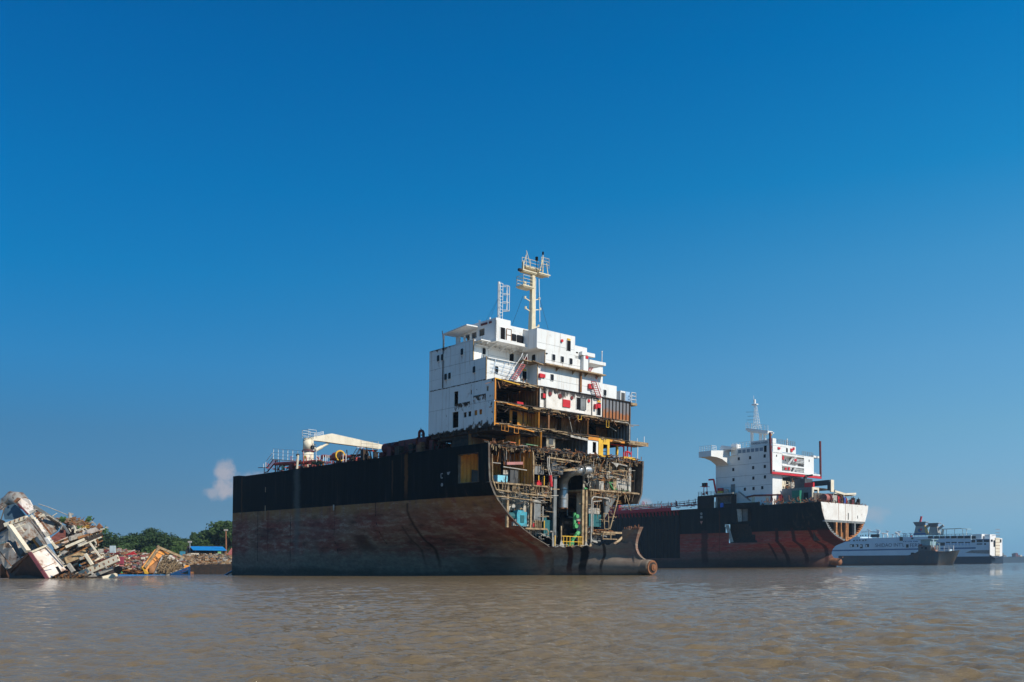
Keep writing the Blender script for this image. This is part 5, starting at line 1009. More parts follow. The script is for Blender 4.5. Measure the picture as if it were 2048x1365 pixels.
    # upper strake steps
    obj('bulwark',MB().box(-37.5,-23,.05,.2,-.02,1.15),blackp,T);obj('side_house_front',MB().box(-49.2,-42.0,.1,.3,.0,4.2),blackp,T);obj('side_house_roof',MB().box(-49,-34.5,.1,6,4.2,4.6),blackp,T);obj('side_house_aft_part',MB().box(-34.6,-32.6,.1,.4,-.1,4.2),blackp,T)
    obj('side_house_wall',MB().box(-42,-34.6,2.4,2.6,.0,4.2),grime,T);obj('blue_drum',MB().tube((-39.2,1.,.0),(-39.2,1.,1.6),.6,12),mat('drum_blue',(.02,.15,.6),(.02,.12,.5)),T);obj('passage_post',MB().box(-41.8,-41.5,.3,.5,0,2.2),lgrey,T)
    obj('rescue_platform',MB().slab([(-42,.2,4.62),(-34,.2,4.62),(-34,2.5,4.62),(-42,2.5,4.62)],.5),lgrey,T)
    # forward cut-away: black inner bulkhead, bottom strip, red deck edge with railing
    obj('inner_longitudinal_bulkhead',MB().corr(1,2.2,-125,-57.2,-18.6,-.2,.5,3.2),blackp,T)
    h3=obj('bottom_strake',MB().box(-125,-57,.05,2.2,-23,-17.9),h2M,T)
    rd=mat('hold_deck_red',(.45,.012,.03),(.3,.01,.02),1)
    obj('overhanging_deck_edge',MB().box(-125,-57.2,1.0,20,-.2,.05).box(-125,-62,1.,1.2,-.1,1.2),rd,T)
    for x in np.arange(-124,-58,1.7): obj('deck_bracket',MB().slab([(x,1.1,-.2),(x,2.3,-.2),(x,2.3,-2.0),(x,1.6,-1.6)],.12),rd,T)
    obj('deck_railing',MB().rail([(-125,1.2,1.2),(-62,1.2,1.2),(-49.5,.6,1.8)],1.6,1.9,.07,2),gsteel,T);obj('deck_pipe_run',MB().tube((-125,2.5,1.8),(-50,2.5,1.6),.22,6).tube((-125,3.2,2.6),(-52,3.2,2.6),.1,6),rd,T)
    obj('red_deck_box',MB().box(-92,-88,1.3,3,1.2,3.2),rd,T);obj('pale_pipe_bundle',MB().tube((-88,2,2.4),(-72,2,2.4),.35,6),craneP,T)
    clutter('tank_deck_fittings',gsteel,T,(-120,-50),(1.5,5),(1.2,2.6),150,'mix',(.06,.16),(.6,2.2));clutter('tank_deck_fittings_red',rd,T,(-110,-50),(1.5,5),(1.0,2.4),70,'mix',(.06,.16),(.6,2.2))
    # marks on the side
    mk=mat('faded_mark_paint',(.3,.32,.32));mk2=mat('pink_mark_paint',(.5,.25,.2))
    obj('round_mark',MB().tube((-47.4,-.03,-1.9),(-47.4,.1,-1.9),.5,12),mk,T);obj('square_mark',MB().box(-47.9,-46.9,-.03,.1,-3.6,-2.7),mk,T);obj('arrow_mark',MB().slab([(-48,-.02,-4.6),(-46.8,-.02,-4.6),(-47.4,-.02,-5.8)],.05),mk2,T)
    # accommodation
    Wt=wclean;y0,y1=3.,36.
    xa,xf=-19.8,-43.2;zt_=18.4
    obj('tower_side_wall',MB().panel(1,y0,.2,xf,xa,.2,18.4),Wt,T);obj('tower_bridge_side',MB().panel(1,y0,.2,-36,xa-.6,18.4,20.8),Wt,T)
    obj('bridge_window_band',MB().box(-35,-23.5,y0-.03,y0,19.0,20.2),mat('faint_blue_glass',(.2,.26,.32),(.16,.22,.28)),T)
    mb=None
    for x in np.arange(-34,-24.5,1.75): obj('window_post',MB().box(x,x+.35,y0-.08,y0-.03,18.9,20.3),Wt,T)
    nb=obj('name_board',MB().box(-28.8,-21.2,y0+.3,y0+.5,20.8,22.8),Wt,T)
    M_=Matrix.Translation((-28.5,y0+.27,21.55))@Matrix.Rotation(R_(90),4,'X');text_mesh('name_lettering','TAMESIA NAESION',.98,mat('navy_lettering',(.01,.03,.08),bump=0),nb,M_,.02)
    obj('tower_front',MB().panel(0,xf,.2,y0+.2,28,.2,18.4),Wt,T);obj('tower_roof',MB().box(-40,xa,y0+.2,12,20.5,20.7).box(xf,xa,y0+.2,12,18.1,18.35),Wt,T)
    # aft face of the tower and recessed galleries
    def Q(x,y,X): return B.on(zA(x,y),0,X)
    X=xa
    a=Q(60,1040,X);b=Q(280,1340,X)
    ya=y0+.2;yb=Q(270,700,X)[1];yc=Q(590,700,X)[1];yd=Q(775,700,X)[1];ye=Q(990,800,X)[1]
    ztop=Q(300,340,X)[2];z2t=Q(300,510,X)[2];zr=Q(850,600,X)[2];zlow=Q(400,1000,X)[2]
    obj('tower_aft_wall',MB().panel(0,X,-.2,ya,yb,.2,z2t),Wt,T);obj('tower_aft_top',MB().panel(0,X,-.2,ya,yc,z2t,ztop),Wt,T);obj('tower_aft_block',MB().panel(0,X,-.2,yd,ye,zlow-.2,zr),Wt,T)
    obj('block_far_side',MB().panel(1,ye,.2,xf+10,X,zlow,zr),Wt,T);obj('block_roof',MB().box(-33,X,yb,ye,zr-.15,zr-.02),Wt,T)
    gl=obj('gallery_back_wall',MB().panel(0,X-2.6,-.15,yb,yd,zlow,z2t),Wt,T)
    zA_,zB_=Q(400,590,X)[2],Q(400,820,X)[2]
    for zz in(Q(400,570,X)[2]-.1,Q(400,820,X)[2],Q(400,1010,X)[2]):
        obj('gallery_floor',MB().box(X-2.6,X+.25,yb,yd,zz-.25,zz+.25),Wt,T)
    for zz in(Q(690,800,X)[2]+.3,Q(690,1000,X)[2]+.3): obj('gallery_railing',MB().rail([(X,yc,zz),(X,yd,zz)],1.6,.9,.07),Wt,T)
    obj('gallery_dark_bay',MB().box(X-2.5,X-1.8,yc,yd-1.2,Q(690,760,X)[2],Q(690,600,X)[2]),gsteel,T);obj('gallery_dark_bay',MB().box(X-2.5,X-1.8,yc,yd-1.2,Q(690,990,X)[2],Q(690,850,X)[2]),gsteel,T)
    for p,q in(((410,770),(510,640)),((520,950),(600,800)),((520,730),(590,580)),((410,1000),(470,850))): obj('gallery_stair',MB().ladder(Q(*p,X+.2),Q(*q,X+.2),(0,.8,0),.5,.07),Wt,T)
    for (x,y,w,h) in((200,420,50,50),(485,465,40,80),(535,430,28,60),(570,690,50,60),(292,640,30,90),(350,890,35,60),(425,890,30,70)): a=Q(x-w/2,y-h/2,X+.1);b=Q(x+w/2,y+h/2,X+.1);obj('red_fire_box',MB().box(X,X+.35,a[1],b[1],b[2],a[2]),red,T)
    for (x,y,w,h) in((385,465,36,100),(150,590,20,50),(333,645,18,36),(455,665,18,36),(497,680,16,34),(890,705,18,50)): a=Q(x-w/2,y-h/2,X+.02);b=Q(x+w/2,y+h/2,X+.02);obj('doorway' if h>60 else 'window',MB().box(X if x<300 or x>600 or h>60 else X-2.58,(X+.05) if x<300 or x>600 or h>60 else X-2.5,a[1],b[1],b[2],a[2]),dark,T)
    a=Q(60,190,X);b=Q(140,310,X);obj('funnel_box',MB().box(X-2,X,a[1],b[1],b[2],a[2]),Wt,T)
    obj('roof_railing',MB().rail([(X-.2,b[1],ztop),(X-.2,yc-.3,ztop)],1.7,1.3,.05),gsteel,T);a=Q(418,200,X);obj('roof_vent',MB().tube((X-.5,a[1],ztop),(X-.5,a[1],a[2]),.2,8),Wt,T)
    obj('far_roof_railing',MB().rail([(X-.2,yd-1,zr),(X-.2,ye,zr)],1.5,1.2,.05),gsteel,T)
    # windows on the port side of the tower
    for p in((526,690),(648,678),(805,660),(467,806),(681,786),(807,773),(469,915),(683,898),(808,886),(592,1018),(685,1010),(779,1002)):
        l=B.on(z4(*p),1,y0);obj('window',MB().box(l[0]-.42,l[0]+.42,y0-.05,y0+.02,l[2]-.55,l[2]+.55),glass,T)
    l=B.on(z4(812,583),1,y0);obj('doorway',MB().box(l[0]-.5,l[0]+.5,y0-.05,y0+.02,l[2]-1.1,l[2]+1.1),dark,T)
    for z in(14.9,10.9,7.2): obj('plate_seam',MB().box(xf,xa,y0-.02,y0,z-.04,z+.04),gsteel,T)
    # red davit frame (two posts joined by a beam)
    XR=X+1.2
    p1,p2=B.on(z4(862,405),0,XR),B.on(z4(878,840),0,XR);p3,p4=B.on(z4(1402,500),0,XR),B.on(z4(1408,895),0,XR)
    for p,q,n_ in((p1,p2,'red_post'),(p3,p4,'red_post'),(p2,p4,'red_crossbeam')):
        q2=q+(0,0,-.3) if n_=='red_post' else q
        obj(n_,MB().bar(p,q2,.6,.55) if n_=='red_post' else MB().bar(p,q,.7,.75),dred if n_=='red_post' else red,T)
    obj('beam_top_step',MB().bar(p2+(0,1.5,.8),p4+(0,-1,.8),.8,.5),Wt,T);obj('wing_bracket_platform',MB().box(X-2,X,ye,p3[1]+1.6,Q(1150,630,X)[2]-.35,Q(1150,630,X)[2]+.35),Wt,T);obj('far_lower_railing',MB().rail([(X,ye,zlow),(X,p3[1],zlow)],1.4,1,.05),Wt,T)
    obj('black_lifeboat_hook',MB().bar(Q(780,1060,X+1.4),Q(960,1030,X+1.4),.5,.6),blackp,T);obj('hook_block',MB().tube(Q(780,1080,X+1.5),Q(820,1080,X+1.5),.5,8),soot,T)
    obj('yellow_lamp',MB().tube(B.on(z4(876,440),0,XR),B.on(z4(876,425),0,XR),.3,8),yellow,T)
    # lower tower base and casing behind
    obj('cream_base_wall',MB().panel(0,X,-.2,yb,yb+.4,.2,zlow),craneP,T)
    a=B.on(z4(1080,900),0,X-1);b=B.on(z4(1270,1040),0,X-1)
    obj('engine_casing',MB().box(X-6,X-1,a[1],b[1],0,zlow-.8),dgrey,T);c=B.on(z4(1310,1000),0,X-1);obj('casing_corner',MB().box(X-5,X-.6,b[1],c[1],0,zlow-.9),gsteel,T)
    obj('cream_machine_frame',MB().box(X-1,X-.5,yb+.6,yb+3.4,2,9).box(X-.5,X-.2,yb+.8,yb+3.,6,6.6).box(X-.5,X-.2,yb+.8,yb+3.,4,4.4),craneP,T);obj('white_wrapped_machine',MB().tube((X,yb+6,4.5),(X,yb+6,8.6),1.5,10,.9).tube((X+.3,yb+8,3.8),(X+.3,yb+8,7),1.1,10,.6),lgrey,T)
    clutter('machinery_clutter',brown,T,(X-.5,X+1.5),(yb+.5,yb+12),(3.5,8.5),60,'mix',(.06,.2),(.6,2));clutter('machinery_clutter_pale',craneP,T,(X-.5,X+1.5),(yb+.5,yb+10),(3.5,8.5),36,'mix',(.06,.16),(.6,2))
    # grey deckhouse aft, pipes, machinery on the quarterdeck
    W_=lambda x,y,Y: B.on(z4(x,y),1,Y)
    p=W_(990,1060,6);q=W_(1310,1060,6);gd=obj('grey_deckhouse_side',MB().box(p[0],q[0],6,6.2,0,5.6),gsteel,T);obj('grey_deckhouse_aft',MB().panel(0,q[0],.2,6.2,10.5,0,5.6,[(7.2,9.6,1,4.8)]),craneP,T);obj('deckhouse_roof',MB().box(p[0],q[0],6.2,22,5.4,5.55),grime,T)
    obj('green_container',MB().box(-13.2,-10.3,4.4,5.8,.2,4.6),mat('container_green',(.02,.22,.14),(.02,.16,.1)),T);obj('red_cabinet',MB().box(-19,-17.6,5.5,5.95,1.4,3.4),red,T);obj('dark_doorway',MB().box(-9.6,-8.0,5.9,5.99,0,3.8),dark,T)
    obj('red_boxes_on_roof',MB().box(-10,-6.8,7,8,5.6,7.2),red,T);obj('grey_plant_on_roof',MB().box(-15,-11,9,14,5.6,9),dgrey,T)
    # big dark gantry frame
    g=mat('dark_green_gantry',(.03,.05,.05),(.02,.035,.035));p=B.on(zB(40,230),1,14.);q=B.on(zB(490,190),1,14.);ll=B.on(zB(490,390),1,14.)
    obj('gantry_beam',MB().bar(p,q,1.2,1.7),g,T);obj('gantry_leg',MB().bar(q,ll,1.2,1.1),g,T);obj('gantry_aft_plate',MB().box(q[0]+.2,q[0]+.7,13.6,15.6,ll[2]-.5,q[2]+.9),craneP,T)
    obj('gantry_inner_plate',MB().box(q[0]-.2,q[0]+.1,14.6,17,ll[2]-.5,q[2]-2.4),gsteel,T)
    # quarterdeck shelter with white roof
    a=B.on(zB(610,410),0,-3.);b=B.on(zB(850,480),0,-3);c=B.on(zB(1130,470),0,-3)
    obj('shelter_roof',MB().bar(a,b,.5,.7).bar(b,c,.5,.6).box(-9,-3,a[1],c[1],b[2]-.2,b[2]),craneP,T);obj('shelter_wall',MB().box(-5,-4.8,4,21,.0,b[2]-.2),grime,T);obj('shelter_post',MB().box(-3.3,-2.9,20.2,20.8,0,b[2]-.3),lgrey,T)
    sp=B.on(zB(450,570),0,-2);obj('mooring_drum',MB().tube((-2.6,sp[1]-2,1.7),(-2.6,sp[1]+1.6,1.7),1.35,16).tube((-2.2,sp[1]+.2,1.7),(-2.2,sp[1]+.4,1.7),1.6,16),mat('pink_winch_paint',(.42,.14,.11),(.3,.1,.08)),T)
    for x,m,w,h in((560,lgrey,3,2.9),(700,red,.8,2.6),(740,dred,.7,2.4),(790,brown,.8,2.8),(855,mat('drum_blue',(.02,.15,.6)),.7,2.4),(905,red,.8,1.8),(920,lgrey,1,2.2),(1040,dred,1.6,1.9),(1090,soot,1,2.6),(1160,soot,1.6,1.2),(1220,soot,.8,2.4)):
        a=B.on(zB(x,680),0,-2.2);obj('quarterdeck_fitting',MB().box(-3.2,-2.2,a[1],a[1]+w,-.1,h).tube((-2.7,a[1]+w/2,h),(-2.7,a[1]+w/2,h+.5),.15,6),m,T)
    clutter('quarterdeck_clutter',soot,T,(-3.2,-.6),(1,27),(.1,2),80,'mix',(.06,.16),(.5,1.6));clutter('quarterdeck_clutter_rusty',rustm,T,(-24,-1),(.5,4),(.1,1.4),90,'mix',(.06,.18),(.5,1.6));clutter('torn_transom_edge',rustm,T,(-.3,.15),(.3,31.6),(-.2,.2),70,'mix',(.05,.1),(.3,.9));clutter('side_deck_clutter',teal,T,(-14,-3),(.4,4),(.1,1.),30,'mix',(.06,.16),(.4,1.))
    # red water main on the side and stair
    obj('red_fire_main',MB().path([W_(600,1105,2.7),W_(690,1085,2.7),W_(985,1078,2.7)],.28,8).tube(W_(880,1080,2.7),W_(872,1150,2.7),.25,8),dred,T)
    obj('yellow_pilaster',MB().box(-28.1,-26.9,2.8,2.98,-.2,3.6),craneP,T);obj('yellow_pilaster',MB().box(-22.4,-21.2,2.8,2.98,-.2,3.9),craneP,T);obj('dark_side_door',MB().box(-36.6,-35,2.75,2.95,4.6,8.2),gsteel,T);obj('side_stair',MB().ladder(W_(640,1140,2.),W_(520,1045,2.),(0,.9,0),.6,.08),gsteel,T)
    # bridge wing with curved bracket
    wg=[(115,605),(230,597),(420,603),(420,655),(430,760),(395,740),(340,690),(230,660),(115,662)]
    Xw=-37.6;ro=[B.on(z4(x,y),0,Xw) for x,y in((228,600),(428,600),(428,768),(400,735),(350,695),(290,672),(228,662))]
    F=[np.array([Xw,p[1],p[2]]) for p in ro];K=[f+np.array([-5.3,0,0]) for f in F];n=len(F)
    obj('bridge_wing',MB().add(F+K,[tuple(range(n)),tuple(range(n,2*n))[::-1]]+[(i,n+i,n+(i+1)%n,(i+1)%n) for i in range(n)]),Wt,T)
    e=F[0];obj('wing_railing',MB().rail([e+(0,0.2,0),e+(-5,.2,0)],1.8,1,.05).rail([e+(0,.2,0),e+(0,3,0)],1.8,1.2,.05),Wt,T)
    obj('wing_shelter',MB().slab([B.on(z4(315,590),1,0),B.on(z4(340,545),1,0),B.on(z4(460,562),1,0),B.on(z4(440,590),1,0)],2.5),Wt,T)
    obj('bridge_end_house',MB().box(-36.4,-34,2.6,5,18.4,22.4),Wt,T);obj('roof_edge_railing',MB().rail([(-36,3.2,20.8),(-29,3.2,20.8)],2.0,1.2,.05),Wt,T)
    # lattice mast on its raised platform
    Ym=9.;M=lambda x,y:B.on(z4(x,y),1,Ym)
    a,b=M(628,375),M(865,405);mp=obj('mast_platform',MB().bar(a,b,3.2,.9).bar(M(640,395),M(820,425),2.4,.5),Wt,T)
    for x,y0_,y1_ in((668,400,495),(760,420,485),(805,425,490)): p=M(x,y0_);q=M(x,y1_);obj('mast_leg_post',MB().bar(p,(p[0],p[1],20.6),.8),Wt,mp)
    obj('platform_railing',MB().rail([a+(0,-1.5,.4),b+(0,-1.5,.4)],1.9,1.2,.05),Wt,mp);obj('yard_arm',MB().bar(M(840,408),M(902,412),.5,.5),Wt,mp)
    t=M(705,110);b1=M(722,360);mb=MB()
    for sx,sy in((-1,-1),(1,-1),(1,1),(-1,1)): mb.bar((b1[0]+sx*.9,Ym+sy*.9,b1[2]),(t[0]+sx*.3,Ym+sy*.3,t[2]),.1)
    for k in range(9):
        u=k/8;w=lerp(.9,.3,u);c=b1+(t-b1)*u;c2=b1+(t-b1)*min(1,u+.125);w2=lerp(.9,.3,min(1,u+.125))
        for (sx,sy),(ux,uy) in (((-1,-1),(1,-1)),((1,-1),(1,1)),((1,1),(-1,1)),((-1,1),(-1,-1))): mb.bar(c+(sx*w,sy*w,0),c+(ux*w,uy*w,0),.05);mb.bar(c+(sx*w,sy*w,0),c2+(ux*w2,uy*w2,0),.04)
    lm=obj('lattice_mast',mb,Wt,mp);obj('mast_head',MB().box(t[0]-1.2,t[0]+.8,Ym-.6,Ym+.6,t[2],t[2]+.35).tube(t+(-.3,0,.3),t+(-.3,0,2.0),.4,8).tube(t+(-.7,0,2),t+(-.7,0,3.4),.06,5),Wt,mp)
    for y,l in((185,95),(230,80),(270,90)): p=M(700,y);obj('mast_aerial',MB().bar(p,M(700-l,y+2),.1),gsteel,mp)
    obj('left_aerial',MB().tube(M(622,290),M(622,330),.08).tube(M(664,310),M(664,375),.12),Wt,mp)
    # crane and tower at the forward quarter
    Yc=1.2;K=lambda x,y:B.on(z3(x,y),1,Yc)
    obj('red_davit',MB().path([K(1450,310),K(1435,260),K(1410,120),K(1350,125)],.33,6),red,T);obj('red_light_tower',MB().path([K(1285,310),K(1290,215)],.14).path([K(1330,310),K(1325,160)],.14).tube(K(1325,300),K(1325,270),.45,8).tube(K(1283,315),K(1283,290),.4,8),red,T)
    p,q=K(1268,165),K(1310,212);obj('dark_tower_box',MB().box(p[0],q[0],1,2.5,q[2],p[2]),soot,T);obj('tower_grating',MB().bar(K(1255,210),K(1350,210),1.2,.15),red,T)
    obj('yellow_winch',MB().tube(K(1470,290),K(1520,290),.8,10),yellow,T);obj('red_winch',MB().box(K(1460,300)[0],K(1510,300)[0],1,2.4,4.6,7),red,T);obj('white_pipe_rack',MB().box(K(1540,300)[0],K(1580,300)[0],1,2,4.6,6.6),lgrey,T);obj('quarter_railing',MB().rail([(-49,.4,4.6),(-42,.4,4.6)],1.4,1.3,.06),gsteel,T);obj('crossing_struts',MB().bar((-49,.5,0),(-43,.5,4),.15).bar((-49,.5,4),(-43,.5,0),.15),dgrey,T)
build_ship2()
# ================================================================== FERRY, COASTER, FAR SHORE
Fm=Fr(-715,1126.5,3100,1115.6,1984,1127.8,760,water=True)
ferry=thing('white_ferry','long white passenger ferry with blue stripe lettering and two grey funnels','ferry',Fm.mat())
fw_=mat('ferry_shaded_white',(.5,.64,.74),(.42,.55,.66),.08,streak=.3,streakc=(.35,.36,.36));fb=mat('ferry_blue',(.01,.10,.26),(.01,.08,.2),.3);fd=mat('ferry_dark_hull',(.008,.02,.04),(.006,.015,.03),.2);fg=mat('ferry_grey_funnel',(.3,.29,.26),(.24,.23,.21),.4)  # ferry side white is darker and bluer, its shade put into the colour
wl=mat('ferry_lit_white',(.78,.76,.73),(.7,.68,.66),.2)  # brighter copy of the ferry white, sunlight put into its colour
def build_ferry():
    G=lambda x,y,Y=0.: Fm.on(zg(x,y),1,Y);H=lambda x,y,Y=0.: Fm.on(zf(x,y),1,Y)
    L=-175.
    zs=lambda y,x=1000: G(x,y)[2]
    zwl=0;z1_=zs(780,1400);z2a=zs(640,1100);z3_=zs(460,1400);z4_=zs(395,700)
    x0=G(1400,600)[0];xe_=G(1445,900)[0]
    obj('lower_hull',MB().hexa([(L,0,-1),(xe_,0,-1),(xe_,24,-1),(L,24,-1)],[(L,0,z1_),(x0+1,0,z1_),(x0+1,24,z1_),(L,24,z1_)]),fd,ferry)
    obj('stern_ledge',MB().slab([G(1400,775),G(1500,830),(G(1500,830)[0],8,G(1500,830)[2]),(x0,8,z1_)],.6),fd,ferry)
    xU=G(1050,400)[0]
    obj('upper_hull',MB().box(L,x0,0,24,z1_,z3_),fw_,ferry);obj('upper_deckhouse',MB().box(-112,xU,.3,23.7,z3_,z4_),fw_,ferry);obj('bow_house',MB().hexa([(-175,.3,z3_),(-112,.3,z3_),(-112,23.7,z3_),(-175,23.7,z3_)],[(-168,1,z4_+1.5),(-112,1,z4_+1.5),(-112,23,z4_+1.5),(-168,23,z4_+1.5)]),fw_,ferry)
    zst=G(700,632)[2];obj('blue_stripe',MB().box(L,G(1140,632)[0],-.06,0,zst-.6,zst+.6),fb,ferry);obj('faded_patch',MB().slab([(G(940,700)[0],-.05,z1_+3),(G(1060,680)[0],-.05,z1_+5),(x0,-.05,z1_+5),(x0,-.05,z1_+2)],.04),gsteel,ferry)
    # aft block with ramp door
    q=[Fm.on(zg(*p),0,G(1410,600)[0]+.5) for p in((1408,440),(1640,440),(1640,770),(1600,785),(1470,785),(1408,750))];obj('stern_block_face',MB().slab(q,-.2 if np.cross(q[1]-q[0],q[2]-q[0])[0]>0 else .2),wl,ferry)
    X_=q[0][0]+.2;r=lambda x,y:Fm.on(zg(x,y),0,X_)
    a,b=r(1505,500),r(1585,770);obj('stern_ramp',MB().box(X_,X_+.4,a[1],b[1],b[2],a[2]+3),craneP,ferry)
    for k in range(9): obj('ramp_cleat',MB().box(X_+.4,X_+.5,a[1],b[1],b[2]+.4+k*2.6,b[2]+.65+k*2.6),rustm,ferry)
    a,b=r(1478,480),r(1503,600);obj('ramp_recess',MB().box(X_,X_+.1,a[1],b[1],b[2],a[2]),dark,ferry);a,b=r(1600,460),r(1622,520);obj('ramp_recess',MB().box(X_,X_+.1,a[1],b[1],b[2],a[2]),dark,ferry);a,b=r(1428,465),r(1460,505);obj('small_vent',MB().box(X_,X_+.1,a[1],b[1],b[2],a[2]),dark,ferry)
    # upper window rows
    def win(x0_,y0_,x1_,y1_,m=glass,Z=G,n='window'):
        a=Z(x0_,y0_);b=Z(x1_,y1_);return obj(n,MB().box(a[0],b[0],-.12,.1,b[2],a[2]),m,ferry)
    for a,b in((245,335),(360,448),(472,555),(580,650),(678,780),(803,910),(930,1035)): win(a,400,b,440)
    for a,b in((370,450),(475,560)): win(a,522,b,580)
    for a,b in((582,660),(685,785),(812,915),(940,1035)):
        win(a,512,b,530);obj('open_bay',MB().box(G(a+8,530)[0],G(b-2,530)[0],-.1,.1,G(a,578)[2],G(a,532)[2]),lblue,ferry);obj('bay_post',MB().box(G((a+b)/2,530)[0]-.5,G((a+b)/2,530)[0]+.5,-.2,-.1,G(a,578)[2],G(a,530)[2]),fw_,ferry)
    win(1062,470,1130,520);win(1160,465,1270,515);win(1290,465,1400,510);win(1060,400,1140,450);win(1160,540,1265,560);win(1300,535,1335,565)
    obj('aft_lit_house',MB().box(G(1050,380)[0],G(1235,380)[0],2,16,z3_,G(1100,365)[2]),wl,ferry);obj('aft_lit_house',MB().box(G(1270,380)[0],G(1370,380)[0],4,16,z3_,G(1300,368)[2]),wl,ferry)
    obj('aft_gallery_beam',MB().box(G(1150,460)[0],x0,-.2,.5,z3_-.4,z3_+.3),fb,ferry)
    for p in((253,378),(285,374),(313,374),(208,376),(350,376),(377,372)): win(p[0]-(9 if p[0]==253 else 6),p[1]-5,p[0]+(9 if p[0]==253 else 6),p[1]+6,Z=H)
    for p in((285,330),(325,328),(347,326),(378,322),(408,322)): win(p[0]-5,p[1]-7,p[0]+5,p[1]+7,Z=H,n='round_window')
    win(430,312,522,342,Z=H);win(735,340,768,380,Z=H,m=dark,n='open_side_door');win(858,347,880,362,Z=H);win(210,418,255,446,Z=H,m=dark);win(270,418,300,446,Z=H,m=dark);win(318,418,345,460,Z=H,m=dark);win(375,415,412,446,Z=H,m=dark);win(803,418,830,452,Z=H,m=dark,n='dark_patch')
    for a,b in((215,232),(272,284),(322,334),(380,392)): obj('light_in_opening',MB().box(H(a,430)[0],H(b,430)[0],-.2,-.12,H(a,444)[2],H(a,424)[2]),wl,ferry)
    obj('curved_boat_bay',MB().box(G(375,530)[0],G(455,530)[0],-.15,0,G(375,570)[2],G(375,540)[2]),lblue,ferry);win(372,512,458,535)
    # lettering
    m_=mat('ferry_lettering',(.015,.06,.16),bump=0)
    def let(txt,x,y,h):
        p=H(x,y);M_=Matrix.Translation((float(p[0]),-.12,float(p[2])))@Matrix.Rotation(R_(90),4,'X');return text_mesh('side_lettering',txt,h,m_,ferry,M_,.03)
    hh=(H(480,408)[2]-H(480,447)[2])*1.38
    o=let('SHIDAO INT\'L',476,447,hh);
    w=o.dimensions.x;o.scale.x=float(H(785,430)[0]-H(476,430)[0])/max(w,.1)
    o=let('FERRY',842,447,hh);o.scale.x=float(H(985,430)[0]-H(842,430)[0])/max(o.dimensions.x,.1)
    for k,x in enumerate((780,800,825,845,860,885,900,912,925)): win(x-5,382 if k%2 else 384,x+5,392,Z=H,m=fb,n='small_character')
    # funnels
    def fun(x,yt,yb,w,nm):
        c=H(x,yb,7.);t=H(x,yt,7.);h=t[2]-c[2];hw=(H(x+w,yb,7.)[0]-H(x-w,yb,7.)[0])/2
        f=obj(nm,MB().hexa([(c[0]-hw,4,c[2]),(c[0]+hw,4,c[2]),(c[0]+hw,10,c[2]),(c[0]-hw,10,c[2])],[(c[0]-hw*.72,4.8,c[2]+h*.72),(c[0]+hw*.72,4.8,c[2]+h*.72),(c[0]+hw*.72,9.4,c[2]+h*.72),(c[0]-hw*.72,9.4,c[2]+h*.72)]),fg,ferry)
        lo=c[2]+h*.72
        for k in range(9):
            u=-1+k/4;obj('funnel_grille_slat',MB().slab([(c[0]+u*hw*.74,4.8,lo),(c[0]+u*hw*.74+.5,4.8,lo),(c[0]+u*hw*1.02+.5,3.6,lo+h*.3),(c[0]+u*hw*1.02,3.6,lo+h*.3)],.3),dgrey,f)
        obj('funnel_grille_back',MB().hexa([(c[0]-hw*.7,5.2,lo),(c[0]+hw*.7,5.2,lo),(c[0]+hw*.7,9.2,lo),(c[0]-hw*.7,9.2,lo)],[(c[0]-hw*.98,4.6,lo+h*.27),(c[0]+hw*.98,4.6,lo+h*.27),(c[0]+hw*.98,10,lo+h*.27),(c[0]-hw*.98,10,lo+h*.27)]),lblue,f)
        obj('funnel_cap_rim',MB().box(c[0]-hw*1.05,c[0]+hw*1.05,3.5,10.5,lo+h*.27,lo+h*.31),fg,f)
        return f,c,h,hw,lo
    f,c,h,hw,lo=fun(962,185,318,62,'funnel');obj('funnel_emblem',MB().tube((c[0],4.25,c[2]+h*.36),(c[0],4.6,c[2]+h*.36),1.5,12),fb,f);obj('funnel_emblem_dot',MB().tube((c[0]+1.2,4.15,c[2]+h*.42),(c[0]+1.2,4.3,c[2]+h*.42),.9,10),red,f);obj('funnel_base_band',MB().box(c[0]-hw*1.05,c[0]+hw*1.05,3.8,10.2,c[2]-.2,c[2]+1.5),fb,f)
    obj('funnel_aft_plate',MB().slab([(c[0]+hw+.1,4.2,c[2]+.5),(c[0]+hw+.1,10,c[2]+.5),(c[0]+hw*.74,9,lo),(c[0]+hw*.74,5,lo)],.3),yellow,f)
    p=H(945,215,7.);q=H(965,122,7.);obj('red_funnel_mast',MB().bar(p,q,1.3),red,ferry)
    f,c,h,hw,lo=fun(1105,197,320,52,'funnel')
    for x,y in((1185,225),(1035,222)): p=H(x,y,7.);obj('exhaust_bend',MB().bar(p+(-3,0,-2.4),p+(1,0,.6),1.8),fg,ferry)
    # top deck details
    mb=MB()
    for x,y,h_ in((410,262,3),(500,262,4),(515,270,3),(560,300,3),(605,275,5),(730,280,5),(700,300,3),(780,300,3),(800,302,2),(660,310,2),(850,300,2)):
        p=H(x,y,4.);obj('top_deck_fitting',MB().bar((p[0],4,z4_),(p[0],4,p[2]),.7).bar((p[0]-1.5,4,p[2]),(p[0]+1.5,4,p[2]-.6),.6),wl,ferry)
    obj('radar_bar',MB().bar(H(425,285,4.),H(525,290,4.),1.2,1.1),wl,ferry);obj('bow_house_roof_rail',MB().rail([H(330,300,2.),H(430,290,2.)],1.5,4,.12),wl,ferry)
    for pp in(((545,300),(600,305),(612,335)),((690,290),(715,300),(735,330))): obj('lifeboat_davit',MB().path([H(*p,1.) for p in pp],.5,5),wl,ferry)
    a,b,c_=H(1190,258,5.),H(1400,250,5.),H(1470,258,5.);obj('aft_canopy',MB().bar(a,b,8,.4).bar(b,c_,8,.35),mat('pale_green_canopy',(.4,.5,.48)),ferry)
